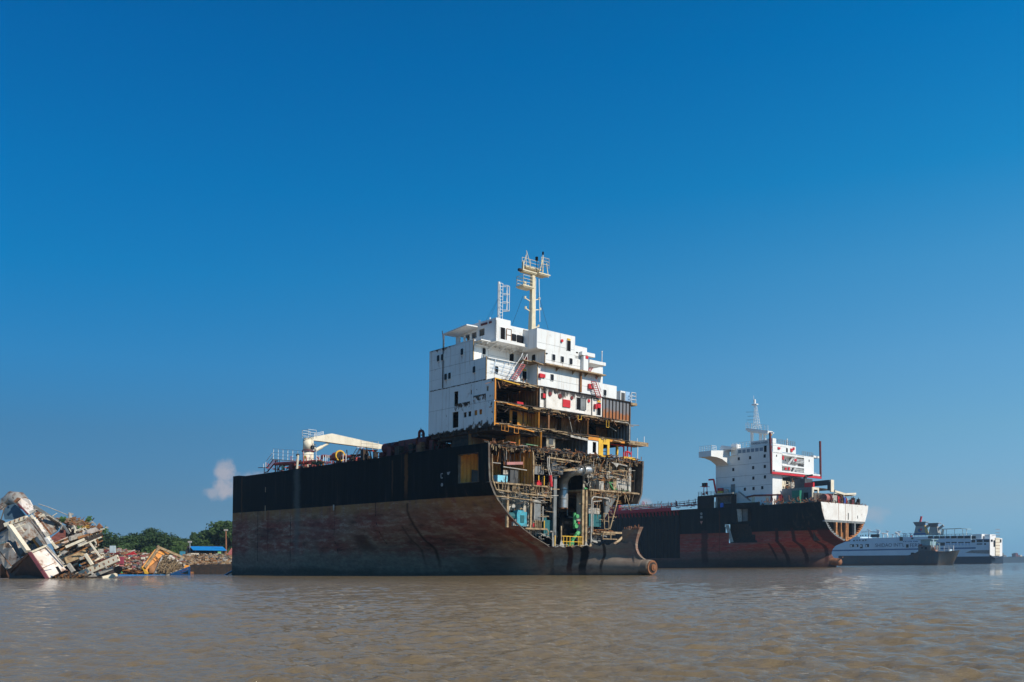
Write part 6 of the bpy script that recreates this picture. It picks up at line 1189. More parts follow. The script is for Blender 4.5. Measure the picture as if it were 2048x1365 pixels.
    for x in(1230,1315,1400,1440): p=H(x,258,5.);obj('canopy_post',MB().bar((p[0],5,z4_),p,.35),wl,ferry)
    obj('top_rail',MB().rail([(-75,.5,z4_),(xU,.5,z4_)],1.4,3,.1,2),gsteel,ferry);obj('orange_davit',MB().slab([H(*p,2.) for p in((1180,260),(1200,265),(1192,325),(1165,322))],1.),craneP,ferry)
    obj('red_top_box',MB().box(H(835,320)[0],H(850,320)[0],2,4,z4_,z4_+1.5),red,ferry)
build_ferry()
Cf=Fr(-715,1126.5,3100,1115.6,1902,1131.2,480,water=True)
coast=thing('grey_coaster','small dark grey cargo vessel with rounded stern floating before the white ferry','cargo boat',Cf.mat())
def build_coaster():
    G=lambda x,y,Y=0.: Cf.on(zg(x,y),1,Y);H=lambda x,y,Y=0.: Cf.on(zf(x,y),1,Y)
    hb=6.
    cm=mat('coaster_hull_paint',(.06,.075,.085),(.04,.05,.055),.15,rust=.4,rsc=.3,rustc=(.13,.08,.05),streak=.5,streakc=(.14,.13,.12));boot=mat('coaster_boot_topping',(.12,.06,.045),(.09,.05,.04),.3,rust=.5,rsc=.5)
    xA=G(745,690)[0];L=H(90,640)[0]
    zt_=lambda x: np.interp(x,[L,H(835,530)[0],H(930,500)[0],H(945,475)[0],H(1180,490)[0],xA],[H(200,537)[2],H(835,533)[2],H(930,497)[2],H(950,478)[2],H(1180,495)[2],H(1300,480)[2]])
    def w(x,z):
        k=np.clip((xA-x)/9,0,1)**.5;e=np.clip(1-(zt_(x)-z)/16,.3,1);u=np.clip((x-(xA-9))/9,0,1);zn=z/max(.1,zt_(x))
        return hb*k*(1 if u<=0 else lerp(1,zn**.6 if zn>0 else 0,u))
    xs=list(np.linspace(L,xA-9,30))+list(xA-9+9*np.linspace(.08,1,16)**.8)
    for s_ in(-1,1):
        rows=[]
        for x in xs:
            sh=max(0,(x-(xA-9))/9)
            rows.append([(x-sh*3.8*(1-k/9),hb+s_*w(x,lerp(.0,zt_(x),k/9)),lerp(-1,zt_(x),k/9)) for k in range(10)])
        mb=MB().grid(rows,flip=s_>0);o=obj('port_hull_side' if s_<0 else 'starboard_hull_side',mb,cm,coast,True)
    obj('rust_red_waterline',MB().box(L,xA-9,-.04,.1,-1,1.0),boot,coast)
    obj('deck_plating',MB().grid([[(x,hb-w(x,zt_(x)),zt_(x)-.05),(x,hb+w(x,zt_(x)),zt_(x)-.05)] for x in xs]),grime,coast)
    a,b=H(930,475,1.5),H(1065,475,1.5);zr=H(950,430,1.5)[2];obj('deckhouse',MB().box(a[0],b[0],1.5,10.5,0,zr),mat('coaster_house_grey',(.16,.18,.18),(.1,.11,.11),.5,rust=.4,rsc=.6),coast)
    obj('house_window',MB().box(H(985,455)[0],H(1010,455)[0],1.4,1.5,H(985,472,1.5)[2],H(985,447,1.5)[2]),dark,coast);obj('house_window',MB().box(H(950,455)[0],H(970,455)[0],1.4,1.5,H(985,462,1.5)[2],H(985,447,1.5)[2]),dark,coast)
    a,b=H(925,430,2),H(1055,430,2);zz=H(950,372,2)[2];g2=mat('coaster_wheelhouse_green',(.25,.38,.4),(.2,.3,.32),.5);obj('wheelhouse',MB().box(a[0]+1.5,b[0],2.2,9.5,zr,zz).box(a[0]-.5,b[0]+1,1.8,9.8,zz,zz+.3),g2,coast)
    obj('dark_red_box',MB().box(H(930,428)[0],H(955,428)[0],1.2,2.5,zr-.3,zr+.6),dred,coast)
    for x in(1053,1090): p=H(x,365,4.);obj('signal_mast',MB().tube((p[0],4,1),p,.28,6),fw_,coast)
    q=[H(*p,2.) for p in((1065,450),(1100,448),(1115,492),(1085,490))];obj('rusty_funnel',MB().slab(q,2.2),mat('rusty_pink_plate',(.5,.25,.16),(.4,.18,.1)),coast)
    obj('arched_hatch',MB().path([H(1120,480,3.),H(1120,415,3.),H(1135,400,3.),H(1155,415,3.),H(1158,480,3.)],.25,5),g2,coast)
    obj('stern_railing',MB().rail([(H(1200,490)[0],.6,H(1200,490)[2]),(H(1290,485)[0],1.5,H(1290,485)[2])],2.6,2,.14),wl,coast)
    obj('stern_white_box',MB().box(H(1200,470)[0],H(1245,470)[0],2,5,H(1200,492)[2],H(1200,465)[2]),fw_,coast);obj('engine_hatch',MB().box(H(825,520)[0],H(845,520)[0],3,5,2,H(830,505)[2]),blackp,coast);obj('lit_bow_plate',MB().box(H(320,600)[0],H(380,600)[0],-.6,-.1,H(340,610)[2],H(340,602)[2]),grime,coast)
build_coaster()
# other vessels and town on the far shore at right
def PD(px,d,z=0.): 
    p=PT(px,1130,d);return np.array([p[0],p[1],z])
hz=mat('far_shore_green',(.05,.07,.045),(.03,.045,.03),.01);
mb=MB()
d=2600;xs=np.linspace(1905,2700,60)
mb.grid([[tuple(PD(x,d,-1)),tuple(PD(x,d,9+5*random.random())),tuple(PD(x,d+700,12))] for x in xs],flip=True);o=obj('far_shore',mb,hz);o['kind']='structure'
cols=[lgrey,wl,mat('far_blue_roof',(.1,.35,.6)),dred,craneP,gsteel,grime]
lab=['tall pale','low white','blue roofed','red','cream','grey']
for k,(px,w,h,c) in enumerate(((1998,26,26,5),(2009,12,19,5),(2022,30,12,2),(2034,7,24,3),(2038,10,13,1),(2043,5,18,4),(2052,20,15,5))):
    p=PD(px,2580);b=obj('distant_building',MB().box(p[0]-w/2,p[0]+w/2,p[1],p[1]+20,0,h).box(p[0]-w/3,p[0]+w/3,p[1]+2,p[1]+14,h,h+1.5),cols[c])
    tag(b,('hazy grey block next to the ferry stern on the far shore','second narrower grey block beside the wide hazy one on the far shore','long low blue roofed hall on the far shore','narrow dark red tower on the far shore at the right edge','low white building just right of the red tower on the far shore','thin cream tower at the right frame edge on the far shore','grey hall at the very end of the far shore')[k],'building','buildings on the far shore')
mb=MB();p=PD(1990,1500);q=PD(2120,1450);o=obj('distant_barge',MB().box(p[0],q[0]+60,1480,1500,-1,9).box(p[0]+20,q[0]+60,1482,1498,9,9.6),mat('far_barge_blue',(.05,.09,.13),(.04,.07,.1)));tag(o,'long low blue grey barge on the horizon beyond the ferry stern','barge')
# ================================================================== SHORE AT LEFT
def build_land():
    nx,ny=150,40;A_=[]
    for i in range(nx+1):
        x=-700+i*(650/nx);row=[]
        for j in range(ny+1):
            y0=236+10*math.sin(x*.05)+(max(0,(-105-x))*-.05);y=y0+((j/ny)**1.6)*500
            z=-1.2+5.6*(1-math.exp(-(y-y0)/7))+.5*math.sin(x*.35+y*.2)*math.sin(y*.3)+random.uniform(-.25,.25)
            if x>-64: z-=(x+64)*.6
            row.append((x,y,z))
        A_.append(row)
    o=obj('riverbank',MB().grid(A_),mat('bank_mud',(.2,.14,.095),(.1,.07,.05),.25,rust=.6,rsc=.6,rustc=(.16,.06,.03)));o['kind']='structure'
build_land()
def groundz(y): return 4.2
cl=[rustm,brown,lgrey,cream,dred,gsteel,mat('pink_scrap',(.5,.16,.14),(.3,.09,.08)),mat('tan_scrap',(.42,.27,.15),(.25,.15,.08)),craneP,soot]
def heap(name,label,n,fn,ms,sz,cat='scrap heap'):
    r=random.Random(hash(name)%999 if 0 else len(label)*7+n);root=None;mbs=[MB() for _ in ms]
    for i in range(n):
        p=np.array(fn(r));k=r.randrange(len(ms));a=r.uniform(0,6.28);t=r.uniform(-.5,.5);s_=r.uniform(*sz);d=np.array([math.cos(a),math.sin(a),t]);d/=np.linalg.norm(d);q=r.random()
        if q<.45:
            u=np.array([-math.sin(a),math.cos(a),r.uniform(-.8,.8)]);mbs[k].slab([p,p+d*s_,p+d*s_+u*s_*.6,p+u*s_*.5],.05)
        elif q<.85: mbs[k].bar(p,p+d*s_*1.7,r.uniform(.08,.25))
        else: mbs[k].box(p[0],p[0]+s_*.8,p[1],p[1]+s_*.6,p[2],p[2]+s_*.5)
    for k,(mb,m) in enumerate(zip(mbs,ms)):
        o=obj(name if k==0 else name+'_layer',mb,m,root)
        if root is None: root=o;tag(o,label,cat);o['kind']='stuff'
        else: o['kind']='stuff'
    return root
def f1(r):   # the long heap behind the wreck
    px=r.uniform(150,372);d=r.uniform(205,252);top=np.interp(px,[150,185,225,262,300,340,372],[3,5.8,6.6,5.8,5.0,4.3,3.4]);e=np.interp(d,[205,222,252],[.25,.85,1]);p=PD(px,d);p[2]=top*e*r.uniform(.75,1.0)+.2*r.random()
    return p
heap('scrap_heap','long heap of rusty ship scrap between the tilted wreck and the orange section',5200,f1,cl,(.3,1.2))
core=[]
for i in range(40):
    px=130+i*6.6;row=[]
    for j in range(7): d=204+j*9;top=np.interp(px,[130,185,225,262,300,340,372,395],[2.5,5.2,6.2,5.4,4.6,3.9,3.,2]);p=PD(px,d);p[2]=top*[-.1,.3,.65,.85,.92,.95,.9][j]+random.uniform(-.2,.2);row.append(tuple(p))
    core.append(row)
o=obj('scrap_mound',MB().grid(core),brown);o['kind']='structure'
def f2(r):
    px=r.uniform(366,480);d=r.uniform(214,234);p=PD(px,d);p[2]=np.interp(d,[214,234],[2.2,4.6])*r.uniform(.85,1.05);return p
heap('plank_heap','low heap of tan planks and plates on the quay left of the big hull',1900,f2,[cl[7],cl[7],cream,lgrey,grime,brown],(.3,1.1))
o=obj('quay_fill',MB().add([tuple(PD(364,214,2.1)),tuple(PD(520,214,2.1)),tuple(PD(520,236,4.4)),tuple(PD(364,236,4.4)),tuple(PD(364,250,4.4)),tuple(PD(520,250,4.4))],[(0,1,2,3),(3,2,5,4)]),cl[7]);o['kind']='structure'
a=PD(380,212);b=PD(520,212);bg=obj('black_hull_remnant',MB().add([(a[0],a[1],-.5),(b[0],b[1],-.5),(b[0],b[1]+6,-.5),(a[0],a[1]+6,-.5),(a[0],a[1],2.1),(b[0],b[1],2.2),(b[0],b[1]+6,2.4),(a[0],a[1]+6,2.2)],[(0,1,5,4),(1,2,6,5),(3,0,4,7),(4,5,6,7)]),soot);tag(bg,'low charred black hull remnant at the waterline under the plank heap','hull section')
# blue roofed shed
def build_shed():
    r=thing('open_shed','open sided shed with bright blue roof on the quay','shed');
    P=lambda x,y,d: PT(*zs(x,y),d)
    q=[P(1280,536,262),P(1705,540,262),P(1752,584,252),P(1318,577,252)];obj('roof_sheet',MB().slab(q,.12),blue,r)
    q2=[P(1285,536,262),P(1700,540,262),PT(*zs(1690,560),272),PT(*zs(1240,560),272)];obj('roof_sheet_back',MB().slab(q2,.1),blue,r)
    for x in(1350,1600,1670,1725): p=P(x,585,254);obj('post',MB().bar(p,(p[0],p[1],3.9),.28),rustm,r)
    a,b=P(1240,600,268),P(1700,600,268);obj('back_wall',MB().box(a[0],b[0],268,268.2,4,a[2]+1.6),soot,r);a=P(1200,660,262);b=P(1318,585,262);obj('side_wall',MB().slab([(a[0],258,4),(b[0],258,4),(b[0],258,b[2]),(b[0]-2.5,262,b[2])],.1),soot,r)
build_shed()
def lamp(px,py,d,label,m,hd=True):
    t=PT(px,py,d);r=thing('lamp_post',label,'lamp post',Matrix.Translation((t[0],t[1],3.5)),group='lamp posts on the bank');h=t[2]-3.5
    obj('pole',MB().tube((0,0,0),(0,0,h),.28,8,.18),m,r);obj('lamp_head',MB().box(-.5,.5,-.2,.2,h,h+.45),lgrey,r);return r
lamp(*zs(1740,335),255,'tall rusty pole with white lamp near the left end of the big hull',rustm);lamp(*zs(1278,485),260,'short grey lamp post at the left end of the blue shed roof',gsteel)
def box_thing(name,label,cat,px,py,d,w,h,m,tri=False):
    p=PT(px,py,d);o=obj(name,MB().box(-w/2,w/2,-.4,.4,0,h) if not tri else MB().slab([(-w/2,0,0),(w/2,0,0),(.2*w,0,h)],.4),m);o.location=tuple(map(float,p));tag(o,label,cat);return o
box_thing('crate','pale cream crate under the blue roof at left','crate',*zs(1335,675),240,2.,1.1,craneP);box_thing('crate','yellow crate under the blue roof at centre','crate',*zs(1470,682),240,2.6,.8,cl[7]);box_thing('crate','small green crate beside the right shed post','crate',*zs(1657,665),240,.6,1.3,mat('crate_green',(.25,.5,.2)));box_thing('steel_plate','reddish triangular plate leaning beside the end of the big hull','steel plate',*zs(1795,660),232,2.,2.,cl[6],True);box_thing('tarpaulin','blue tarpaulin bundle left of the shed','tarpaulin',*zs(1185,655),250,1.2,1.2,mat('teal_tarp',(.05,.25,.35)));box_thing('tank','white tank beside the right shed post','tank',*zs(1700,690),238,1.8,1.2,lgrey)
box_thing('steel_plate','blue white plate standing in the scrap near its left top','steel plate',*zs(292,615),214,1.1,1.6,mat('pale_plate',(.5,.58,.6)));box_thing('steel_plate','red plate lying across the middle of the scrap heap','steel plate',*zs(530,640),210,2.6,.7,red,True);box_thing('steel_plate','dull pink plate at the waterline side of the scrap heap','steel plate',*zs(385,760),207,1.4,1.6,mat('magenta_plate',(.35,.05,.08)))
# half sunk boat parts
def sunk():
    P=lambda x,y,d: PT(*zs(x,y),d)
    r=thing('sunken_boat','half sunken pale blue boat with framed window opening rising from the water','boat')
    q=[P(960,915,190),P(1272,790,190),P(1278,920,190),P(960,925,190)]
    F=MB().slab([P(960,912,190),P(1000,895,190),P(1272,788,190),P(1262,815,190),P(1060,890,190)],.25);obj('roof_edge',F,lblue,r)
    obj('side_panel',MB().slab([P(990,915,190),P(1060,888,190),P(1150,860,190),P(1160,885,190),P(1262,888,190),P(1275,922,190),P(990,925,190)],.2),lblue,r);obj('corner_post',MB().bar(P(1268,795,190),P(1272,920,190),.35),lblue,r)
    obj('window_frame',MB().slab([P(1150,865,190),P(1262,822,190),P(1262,840,190),P(1165,880,190)],.2),lblue,r);obj('white_bow',MB().slab([P(950,905,189.5),P(1015,885,189.5),P(1005,925,189.5),P(950,925,189.5)],.3),lgrey,r);obj('window_pane',MB().slab([P(1165,880,191),P(1260,835,191),P(1260,888,191)],.05),cream,r)
    r2=thing('sunken_cabin_roof','small pale blue cabin roof breaking the surface beside the big hull','boat')
    obj('roof_sheet',MB().slab([P(1705,910,185),P(1830,838,185),P(1850,850,186),P(1740,912,186)],.12),lblue,r2);obj('roof_ridge',MB().bar(P(1825,838,185),P(1955,910,185),.2),lblue,r2);obj('strut',MB().bar(P(1790,875,185),P(1825,905,185),.12),lgrey,r2);obj('rusty_cabin_part',MB().box(*(lambda a,b:(a[0],b[0],185.2,186,0,a[2]))(P(1850,855,185),P(1910,905,185))),rustm,r2)
    r3=obj('floating_boom',MB().bar(P(350,902,192),P(960,905,192),.4,.3),blue);tag(r3,'long thin blue boom floating before the scrap heap','boom');
    r4=obj('floating_boom',MB().bar(P(1280,910,189),P(1705,908,189),.35,.3),blue);tag(r4,'short thin blue boom floating before the charred hull remnant','boom')
sunk()
# orange and white tipped block
def tipped():
    P=lambda x,y,d: PT(*zs(x,y),d)
    r=thing('tipped_cabin_block','tipped ship cabin block with orange inside and ragged white side at the waterline','cabin block')
    q=[P(865,530,203),P(1020,625,206),P(935,650,203),P(820,872,200),P(740,880,199.5),P(665,800,199.5)]
    obj('orange_inside',MB().slab(q,.3),orange,r);obj('edge_beam',MB().bar(P(700,805,199),P(885,545,202.5),.45),cream,r);obj('top_beam',MB().bar(P(860,525,202.5),P(905,560,202.8),.7,.5).bar(P(900,555,202.8),P(1200,680,207),.5),cream,r);obj('foot_plate',MB().slab([P(660,790,199),P(745,875,199),P(735,890,199),P(700,880,199)],.4),yellow,r)
    obj('dark_inner_wall',MB().slab([P(760,790,199.4),P(925,650,202.6),P(835,870,199.6),P(760,870,199.2)],.1),brown,r)
    for k,(x,y) in enumerate(((890,620),(850,680),(930,600))): obj('panel_seam',MB().bar(P(x-60,y-20,201),P(x+60,y+30,201),.12),brown,r)
    q=[P(938,645,202),P(1035,640,204),P(1215,770,203),P(1180,820,201.5),P(1010,880,199),P(818,876,199)];obj('white_side',MB().slab(q,.3),mat('ragged_white_side',(.6,.56,.48),(.42,.35,.27),.8,rust=.9,rsc=1.4,thr=(.47,.58),rustc=(.09,.06,.045)),r)
    q=[P(938,642,201.6),P(840,876,198.7)];obj('side_edge',MB().bar(*q,.3),lgrey,r)
    rr=random.Random(4);mb=MB()
    for i in range(260):
        u,v=rr.random(),rr.random();x=lerp(lerp(940,1200,u),lerp(830,1010,u),v)+rr.uniform(-8,8);y=lerp(lerp(645,800,u),lerp(875,880,u),v);p=P(x,y,lerp(201.6,198.6,v));a=rr.uniform(.4,1.3);l=rr.uniform(.3,1.1);mb.bar(p,p+(math.cos(a)*l,rr.uniform(-.4,.1),math.sin(a)*l),rr.uniform(.08,.2))
    obj('bent_ribs',mb,cream,r,kind='stuff');mb=MB()
    for i in range(120):
        u,v=rr.random(),rr.random();x=lerp(lerp(950,1200,u),lerp(840,1010,u),v);y=lerp(lerp(655,800,u),lerp(870,878,u),v);p=P(x,y,lerp(201.5,198.5,v));l=rr.uniform(.2,.7);mb.slab([p,p+(l,0,.2),p+(l,0,l*.8),p+(0,0,l*.6)],.05)
    obj('dark_holes',mb,soot,r,kind='stuff');obj('grey_plate',MB().slab([P(1130,720,203),P(1175,668,203),P(1190,715,203)],.2),lgrey,r);obj('orange_tail',MB().slab([P(1215,770,202),P(1265,775,202),P(1285,830,201),P(1200,820,201)],.3),orange,r)
tipped()
# big tilted wreck at far left
def wreck():
    r=thing('tilted_ship_wreck','big tilted white superstructure wreck with torn decks lying at the left shore','wreck');P=lambda x,y,d: PT(*zl(x,y),d)
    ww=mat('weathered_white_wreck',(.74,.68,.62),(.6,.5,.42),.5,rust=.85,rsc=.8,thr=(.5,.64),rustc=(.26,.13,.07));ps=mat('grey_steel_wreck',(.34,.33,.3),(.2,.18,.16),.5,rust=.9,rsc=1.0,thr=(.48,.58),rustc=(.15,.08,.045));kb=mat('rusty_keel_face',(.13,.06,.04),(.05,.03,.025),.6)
    def S_(n,pts,t,m,**k): return obj(n,MB().slab([P(*p) for p in pts],t),m,r,**k)
    def Bm(n,a,b,w,m,h=None): return obj(n,MB().bar(P(*a),P(*b),w,h),m,r)
    S_('white_front_panel',[(388,880,137),(605,792,140),(858,1100,140),(620,1222,137)],.35,ww);S_('front_panel_door',[(720,1068,136.6),(755,1060,136.8),(805,1140,137),(770,1152,136.8)],.1,dark)
    Bm('panel_seam',(540,1090,136.4),(720,1010,137.6),.08,rustm);Bm('panel_edge',(388,880,136.8),(622,1225,136.8),.4,mat('maroon_edge',(.2,.05,.06),(.14,.04,.05)));Bm('panel_top_edge',(388,882,136.8),(605,790,139.6),.22,craneP);Bm('panel_right_rail',(605,795,139.4),(835,1035,139.6),.2,lgrey)
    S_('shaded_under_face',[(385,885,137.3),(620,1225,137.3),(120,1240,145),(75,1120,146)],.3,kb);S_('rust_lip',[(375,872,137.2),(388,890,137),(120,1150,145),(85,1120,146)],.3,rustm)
    S_('left_white_panel',[(-60,790,142),(40,735,142),(105,752,142),(262,968,143),(70,1112,144),(-60,960,144)],.3,ww);S_('left_panel_edge',[(0,1040,141.5),(60,1110,142),(110,1215,143),(0,1215,143)],.3,kb);Bm('left_panel_seam',(-10,860,141.6),(150,1060,142.5),.12,rustm);Bm('left_top_beam',(0,770,141.5),(75,742,141.5),.3,craneP);Bm('left_bottom_strip',(70,1105,143),(160,1060,143),.2,lgrey)
    obj('small_porthole',MB().tube(P(230,943,141.9),P(230,943,142.4),.14,10),dark,r)
    # hollow compartment
    S_('compartment_back',[(120,520,151),(370,440,152),(610,800,152),(380,880,150),(240,960,149),(100,750,149)],.3,ps);S_('compartment_left_wall',[(-60,640,148),(110,540,146),(260,960,144),(110,750,143),(-60,780,144)],.3,gsteel);S_('compartment_side',[(345,425,140),(430,400,146),(640,760,150),(600,790,140)],.3,ps)
    Bm('compartment_post',(125,530,140),(365,868,138),.72,craneP,.5);Bm('top_orange_beam',(65,525,141),(355,425,141),.62,craneP,.55)
    for x in(130,190,250,310): Bm('beam_joint',(x,525-(x-65)*.34,140.6),(x+4,495-(x-65)*.34,140.6),.1,rustm)
    Bm('cross_pipe',(165,570,140),(325,510,140),.16,craneP);Bm('cross_pipe',(240,510,140),(318,615,140),.14,craneP);Bm('hook_pipe',(105,570,140),(150,575,140),.1,craneP)
    S_('yellow_ladder_frame',[(320,800,145),(400,760,145),(410,770,145),(330,815,145)],.1,yellow)
    for k in range(4): Bm('ladder_rung',(330+k*25,795-k*10,144.5),(365+k*25,860-k*12,144.5),.1,cream)
    obj('inner_roll',MB().tube(P(475,685,142),P(560,790,142),.42,12),ww,r);Bm('brown_inner_beam',(430,700,143),(510,810,143),.45,orange,.3)
    S_('dark_cavity',[(360,750,144),(480,670,144),(500,700,144),(420,770,144)],.2,soot)
    # round tank / funnel on top
    c=P(215,300,147);ax=(P(300,230,145)-P(130,420,149));ax/=np.linalg.norm(ax)
    obj('funnel_shell',MB().sweep([P(60,330,148),P(100,235,148),P(170,185,148),P(250,190,147.5),P(330,260,147)],[.8,1.15,1.3,1.2,.9],14,True),ps,r,True)
    S_('blue_inner_shell',[(40,330,145),(100,270,145),(190,245,145),(235,300,145),(320,400,145),(180,450,145),(60,450,145)],.4,mat('blue_grey_plate',(.07,.13,.19),(.05,.09,.13)))
    S_('curved_pale_plate',[(200,190,144),(260,165,144),(320,175,144),(375,195,144),(420,280,144),(470,325,144),(375,390,143.5),(290,290,143.5)],.4,ww);S_('rusty_cap',[(175,215,143.6),(225,165,143.6),(262,178,143.6),(200,235,143.6)],.3,rustm);Bm('maroon_lip',(240,250,143.2),(365,385,143),.2,mat('maroon_edge',(.2,.05,.06)));S_('white_torn_plate',[(375,345,142.6),(470,310,142.8),(460,340,142.8),(395,385,142.4)],.2,lgrey)
    S_('left_dark_tangle',[(-60,420,146),(60,470,145),(100,530,144),(-60,620,145)],.4,soot)
    for a,b in(((0,250),(50,280)),((0,330),(60,280)),((10,460),(60,300)),((60,240),(110,180)),((165,155),(175,180))): Bm('bent_rod',(*a,144),(*b,144),.12,grime)
    # long grey flank going down to the right
    S_('grey_flank',[(470,450,146),(560,395,148),(790,520,150),(760,590,149),(640,660,146)],.35,ps);Bm('flank_top_rail',(440,290,144),(790,510,150),.35,gsteel,.6);Bm('flank_top_plate',(620,400,146.5),(790,515,149.6),.5,lgrey,.2);Bm('flank_strut',(470,430,145),(545,380,147),.15,craneP);Bm('flank_lower_pipe',(480,470,145),(650,655,145.5),.15,lgrey)
    # ribbed spine with hanging pieces
    Bm('spine_beam',(405,395,141),(740,830,141.5),.3,craneP);Bm('spine_beam_back',(450,380,142.5),(670,650,143),.25,rustm)
    rr=random.Random(9)
    for k in range(16):
        u=k/16;x=lerp(430,660,u);y=lerp(430,760,u);S_('spine_plate',[(x,y,140.6),(x+rr.uniform(25,50),y-rr.uniform(5,20),140.8),(x+rr.uniform(35,60),y+rr.uniform(10,30),140.8),(x+12,y+rr.uniform(20,35),140.6)],.15,rr.choice([ww,lgrey,rustm,craneP]))
    S_('white_spine_panel',[(575,690,140.4),(620,700,140.4),(665,760,140.6),(615,775,140.6)],.2,wclean)
    # red brown hold and layered torn decks to the right
    S_('red_brown_hold',[(655,690,147),(790,590,149),(850,590,149),(850,680,148),(700,770,146)],.3,mat('hold_red_brown',(.2,.06,.045),(.1,.035,.03)));S_('dark_hold',[(790,530,152),(1010,520,153),(1130,640,153),(860,800,151),(720,830,147)],.3,soot)
    S_('deck_roof_dark',[(725,425,152),(880,435,153),(1170,490,154),(1170,560,154),(900,520,152)],.3,mat('brown_torn_roof',(.2,.12,.08),(.1,.06,.04)));S_('grey_roof_piece',[(880,530,150),(960,525,150),(1060,600,150),(1000,610,150)],.2,gsteel)
    for a,b,w,m,h in(((690,800),(880,720),.5,ww,.9),((910,700),(1062,650),.35,lgrey,.6),((1090,640),(1290,570),.5,ww,.7),((860,800),(1265,655),.28,craneP,.3),((690,775),(1010,655),.3,brown,.3),((930,840),(1080,780),.25,craneP,.22),((840,990),(1110,880),.55,cream,.9),((900,850),(1110,760),.2,soot,.3),((985,1195),(1540,950),.35,craneP,.95),((1145,1215),(1465,1080),.3,lgrey,.5),((1330,1215),(1520,1165),.4,craneP,.5),((1110,660),(1300,590),.3,brown,.35),((1010,690),(1320,600),.3,brown,.3)):
        Bm('torn_deck_beam',(*a,140.5+ (a[0]%7)*.4),(*b,141.5+(b[0]%7)*.4),w,m,h)
    rq=random.Random(21)
    for k in range(46):
        x=rq.uniform(720,1180);y=1130-(x-700)*.25-rq.uniform(0,1)*330;L_=rq.uniform(90,330);dd=140.8+rq.uniform(0,3)
        Bm('torn_plank',(x,y,dd),(x+L_,y-L_*rq.choice([.42,.46,.38]),dd+.6),rq.uniform(.08,.16),rq.choice([craneP,cream,soot,brown,lgrey,soot]),rq.uniform(.12,.42))
    for k in range(9): x=1050+k*60;y=1165-k*26.5;Bm('beam_rust_joint',(x,y-16,139.6),(x+6,y+12,139.6),.14,rustm)
    for a,b,w,m in(((1170,755),(1320,960),.22,craneP),((1110,900),(1200,1040),.4,craneP),((880,1020),(960,1130),.5,lgrey),((1220,710),(1280,790),.2,craneP),((1265,700),(1275,800),.2,brown),((960,530),(995,600),.15,craneP),((820,520),(790,580),.15,lgrey),((830,530),(900,640),.25,gsteel),((1330,1020),(1395,1090),.2,lgrey),((1160,1110),(1215,1170),.22,lgrey),((1000,1150),(1090,1215),.2,brown),((740,370),(680,410),.1,craneP),((1190,470),(1245,520),.12,lgrey),((1225,430),(1195,470),.1,soot)):
        Bm('loose_pipe',(*a,141),(*b,141),w,m)
    obj('mooring_rope',MB().path([P(500,250,147),P(620,288,147),P(760,345,147),P(905,405,147)],.06,4),lgrey,r);obj('white_bollard',MB().tube(P(912,430,147),P(912,372,147),.28,8).bar(P(895,370,147),P(950,385,147),.25),lgrey,r)
    S_('orange_yellow_plate',[(1065,545,146),(1150,525,146),(1152,555,146),(1075,570,146)],.3,yellow);S_('blue_scrap',[(1025,1040,141),(1045,1025,141),(1055,1055,141),(1035,1060,141)],.2,mat('bright_blue_scrap',(.02,.35,.6)));S_('white_bag',[(775,890,139.6),(830,855,139.6),(885,865,139.6),(840,895,139.6),(780,905,139.6)],.4,lgrey);S_('white_lamp_piece',[(1365,545,142),(1400,545,142),(1400,565,142),(1370,565,142)],.2,lgrey)
    obj('dark_tyre',MB().tube(P(1530,1110,140),P(1545,1100,140.6),.55,14),blackp,r);S_('green_scrap',[(1545,1080,140.3),(1580,1130,140.3),(1590,1150,140.3),(1560,1140,140.3)],.2,green)
    S_('rusty_tip',[(1250,540,142),(1295,510,142),(1330,550,142),(1280,575,142)],.3,rustm);S_('lower_dark_mass',[(640,1230,140),(860,1120,143),(1080,1180,146),(1500,1060,148),(1540,1180,142),(1100,1235,140)],.4,soot);S_('middle_dark_mass',[(700,830,148),(1120,700,152),(1300,930,152),(1000,1150,147),(860,1080,146)],.3,mat('dark_rust_mass',(.07,.045,.035),(.035,.025,.02)))
    def fz(x0,x1,y0,y1,d0,d1,sl=0):
        def f(q): 
            x=q.uniform(x0,x1);return P(x,q.uniform(y0,y1)+(x-x0)*sl,q.uniform(d0,d1))
        return f
    def bits(n,fn,sz,ms,nm):
        q=random.Random(n);mbs=[MB() for _ in ms]
        for i in range(n):
            p=np.array(fn(q));k=q.randrange(len(ms));a=q.choice([.4,.4,-.95,q.uniform(-1.5,1.5)])+q.uniform(-.15,.15);s_=q.uniform(*sz);d=np.array([math.cos(a),q.uniform(-.2,.2),math.sin(a)])
            if q.random()<.6: mbs[k].bar(p,p+d*s_*1.5,q.uniform(.06,.2))
            else: mbs[k].slab([p,p+d*s_,p+d*s_+(.1,.0,s_*.4),p+(0,0,s_*.4)],.05)
        for mb,m in zip(mbs,ms): obj(nm,mb,m,r,kind='stuff')
    bits(150,fz(850,1300,680,800,143,150,-.3),(.2,.7),[craneP,brown,soot,lgrey],'torn_deck_bits');bits(130,fz(700,1150,820,900,143,149,.0),(.2,.7),[cream,grime,lgrey,rustm],'lower_torn_bits');bits(200,fz(880,1500,1020,1120,142.5,149,-.1),(.2,.7),[brown,grime,cream,rustm,dred],'waterline_bits');bits(120,fz(640,1080,1170,1215,138.5,141),(.2,.6),[brown,grime,soot],'waterline_edge_bits');bits(60,fz(860,1170,430,500,148,152,.12),(.2,.7),[brown,rustm,cream],'roof_bits');bits(60,fz(430,560,360,400,142,145,.3),(.2,.5),[rustm,craneP],'spine_bits');bits(45,fz(860,1290,560,620,143,149,-.05),(.2,.7),[brown,craneP,soot],'top_deck_bits')
    v=MB();q=random.Random(3);lf=mat('weed_leaves',(.06,.13,.03),(.04,.09,.02),3)
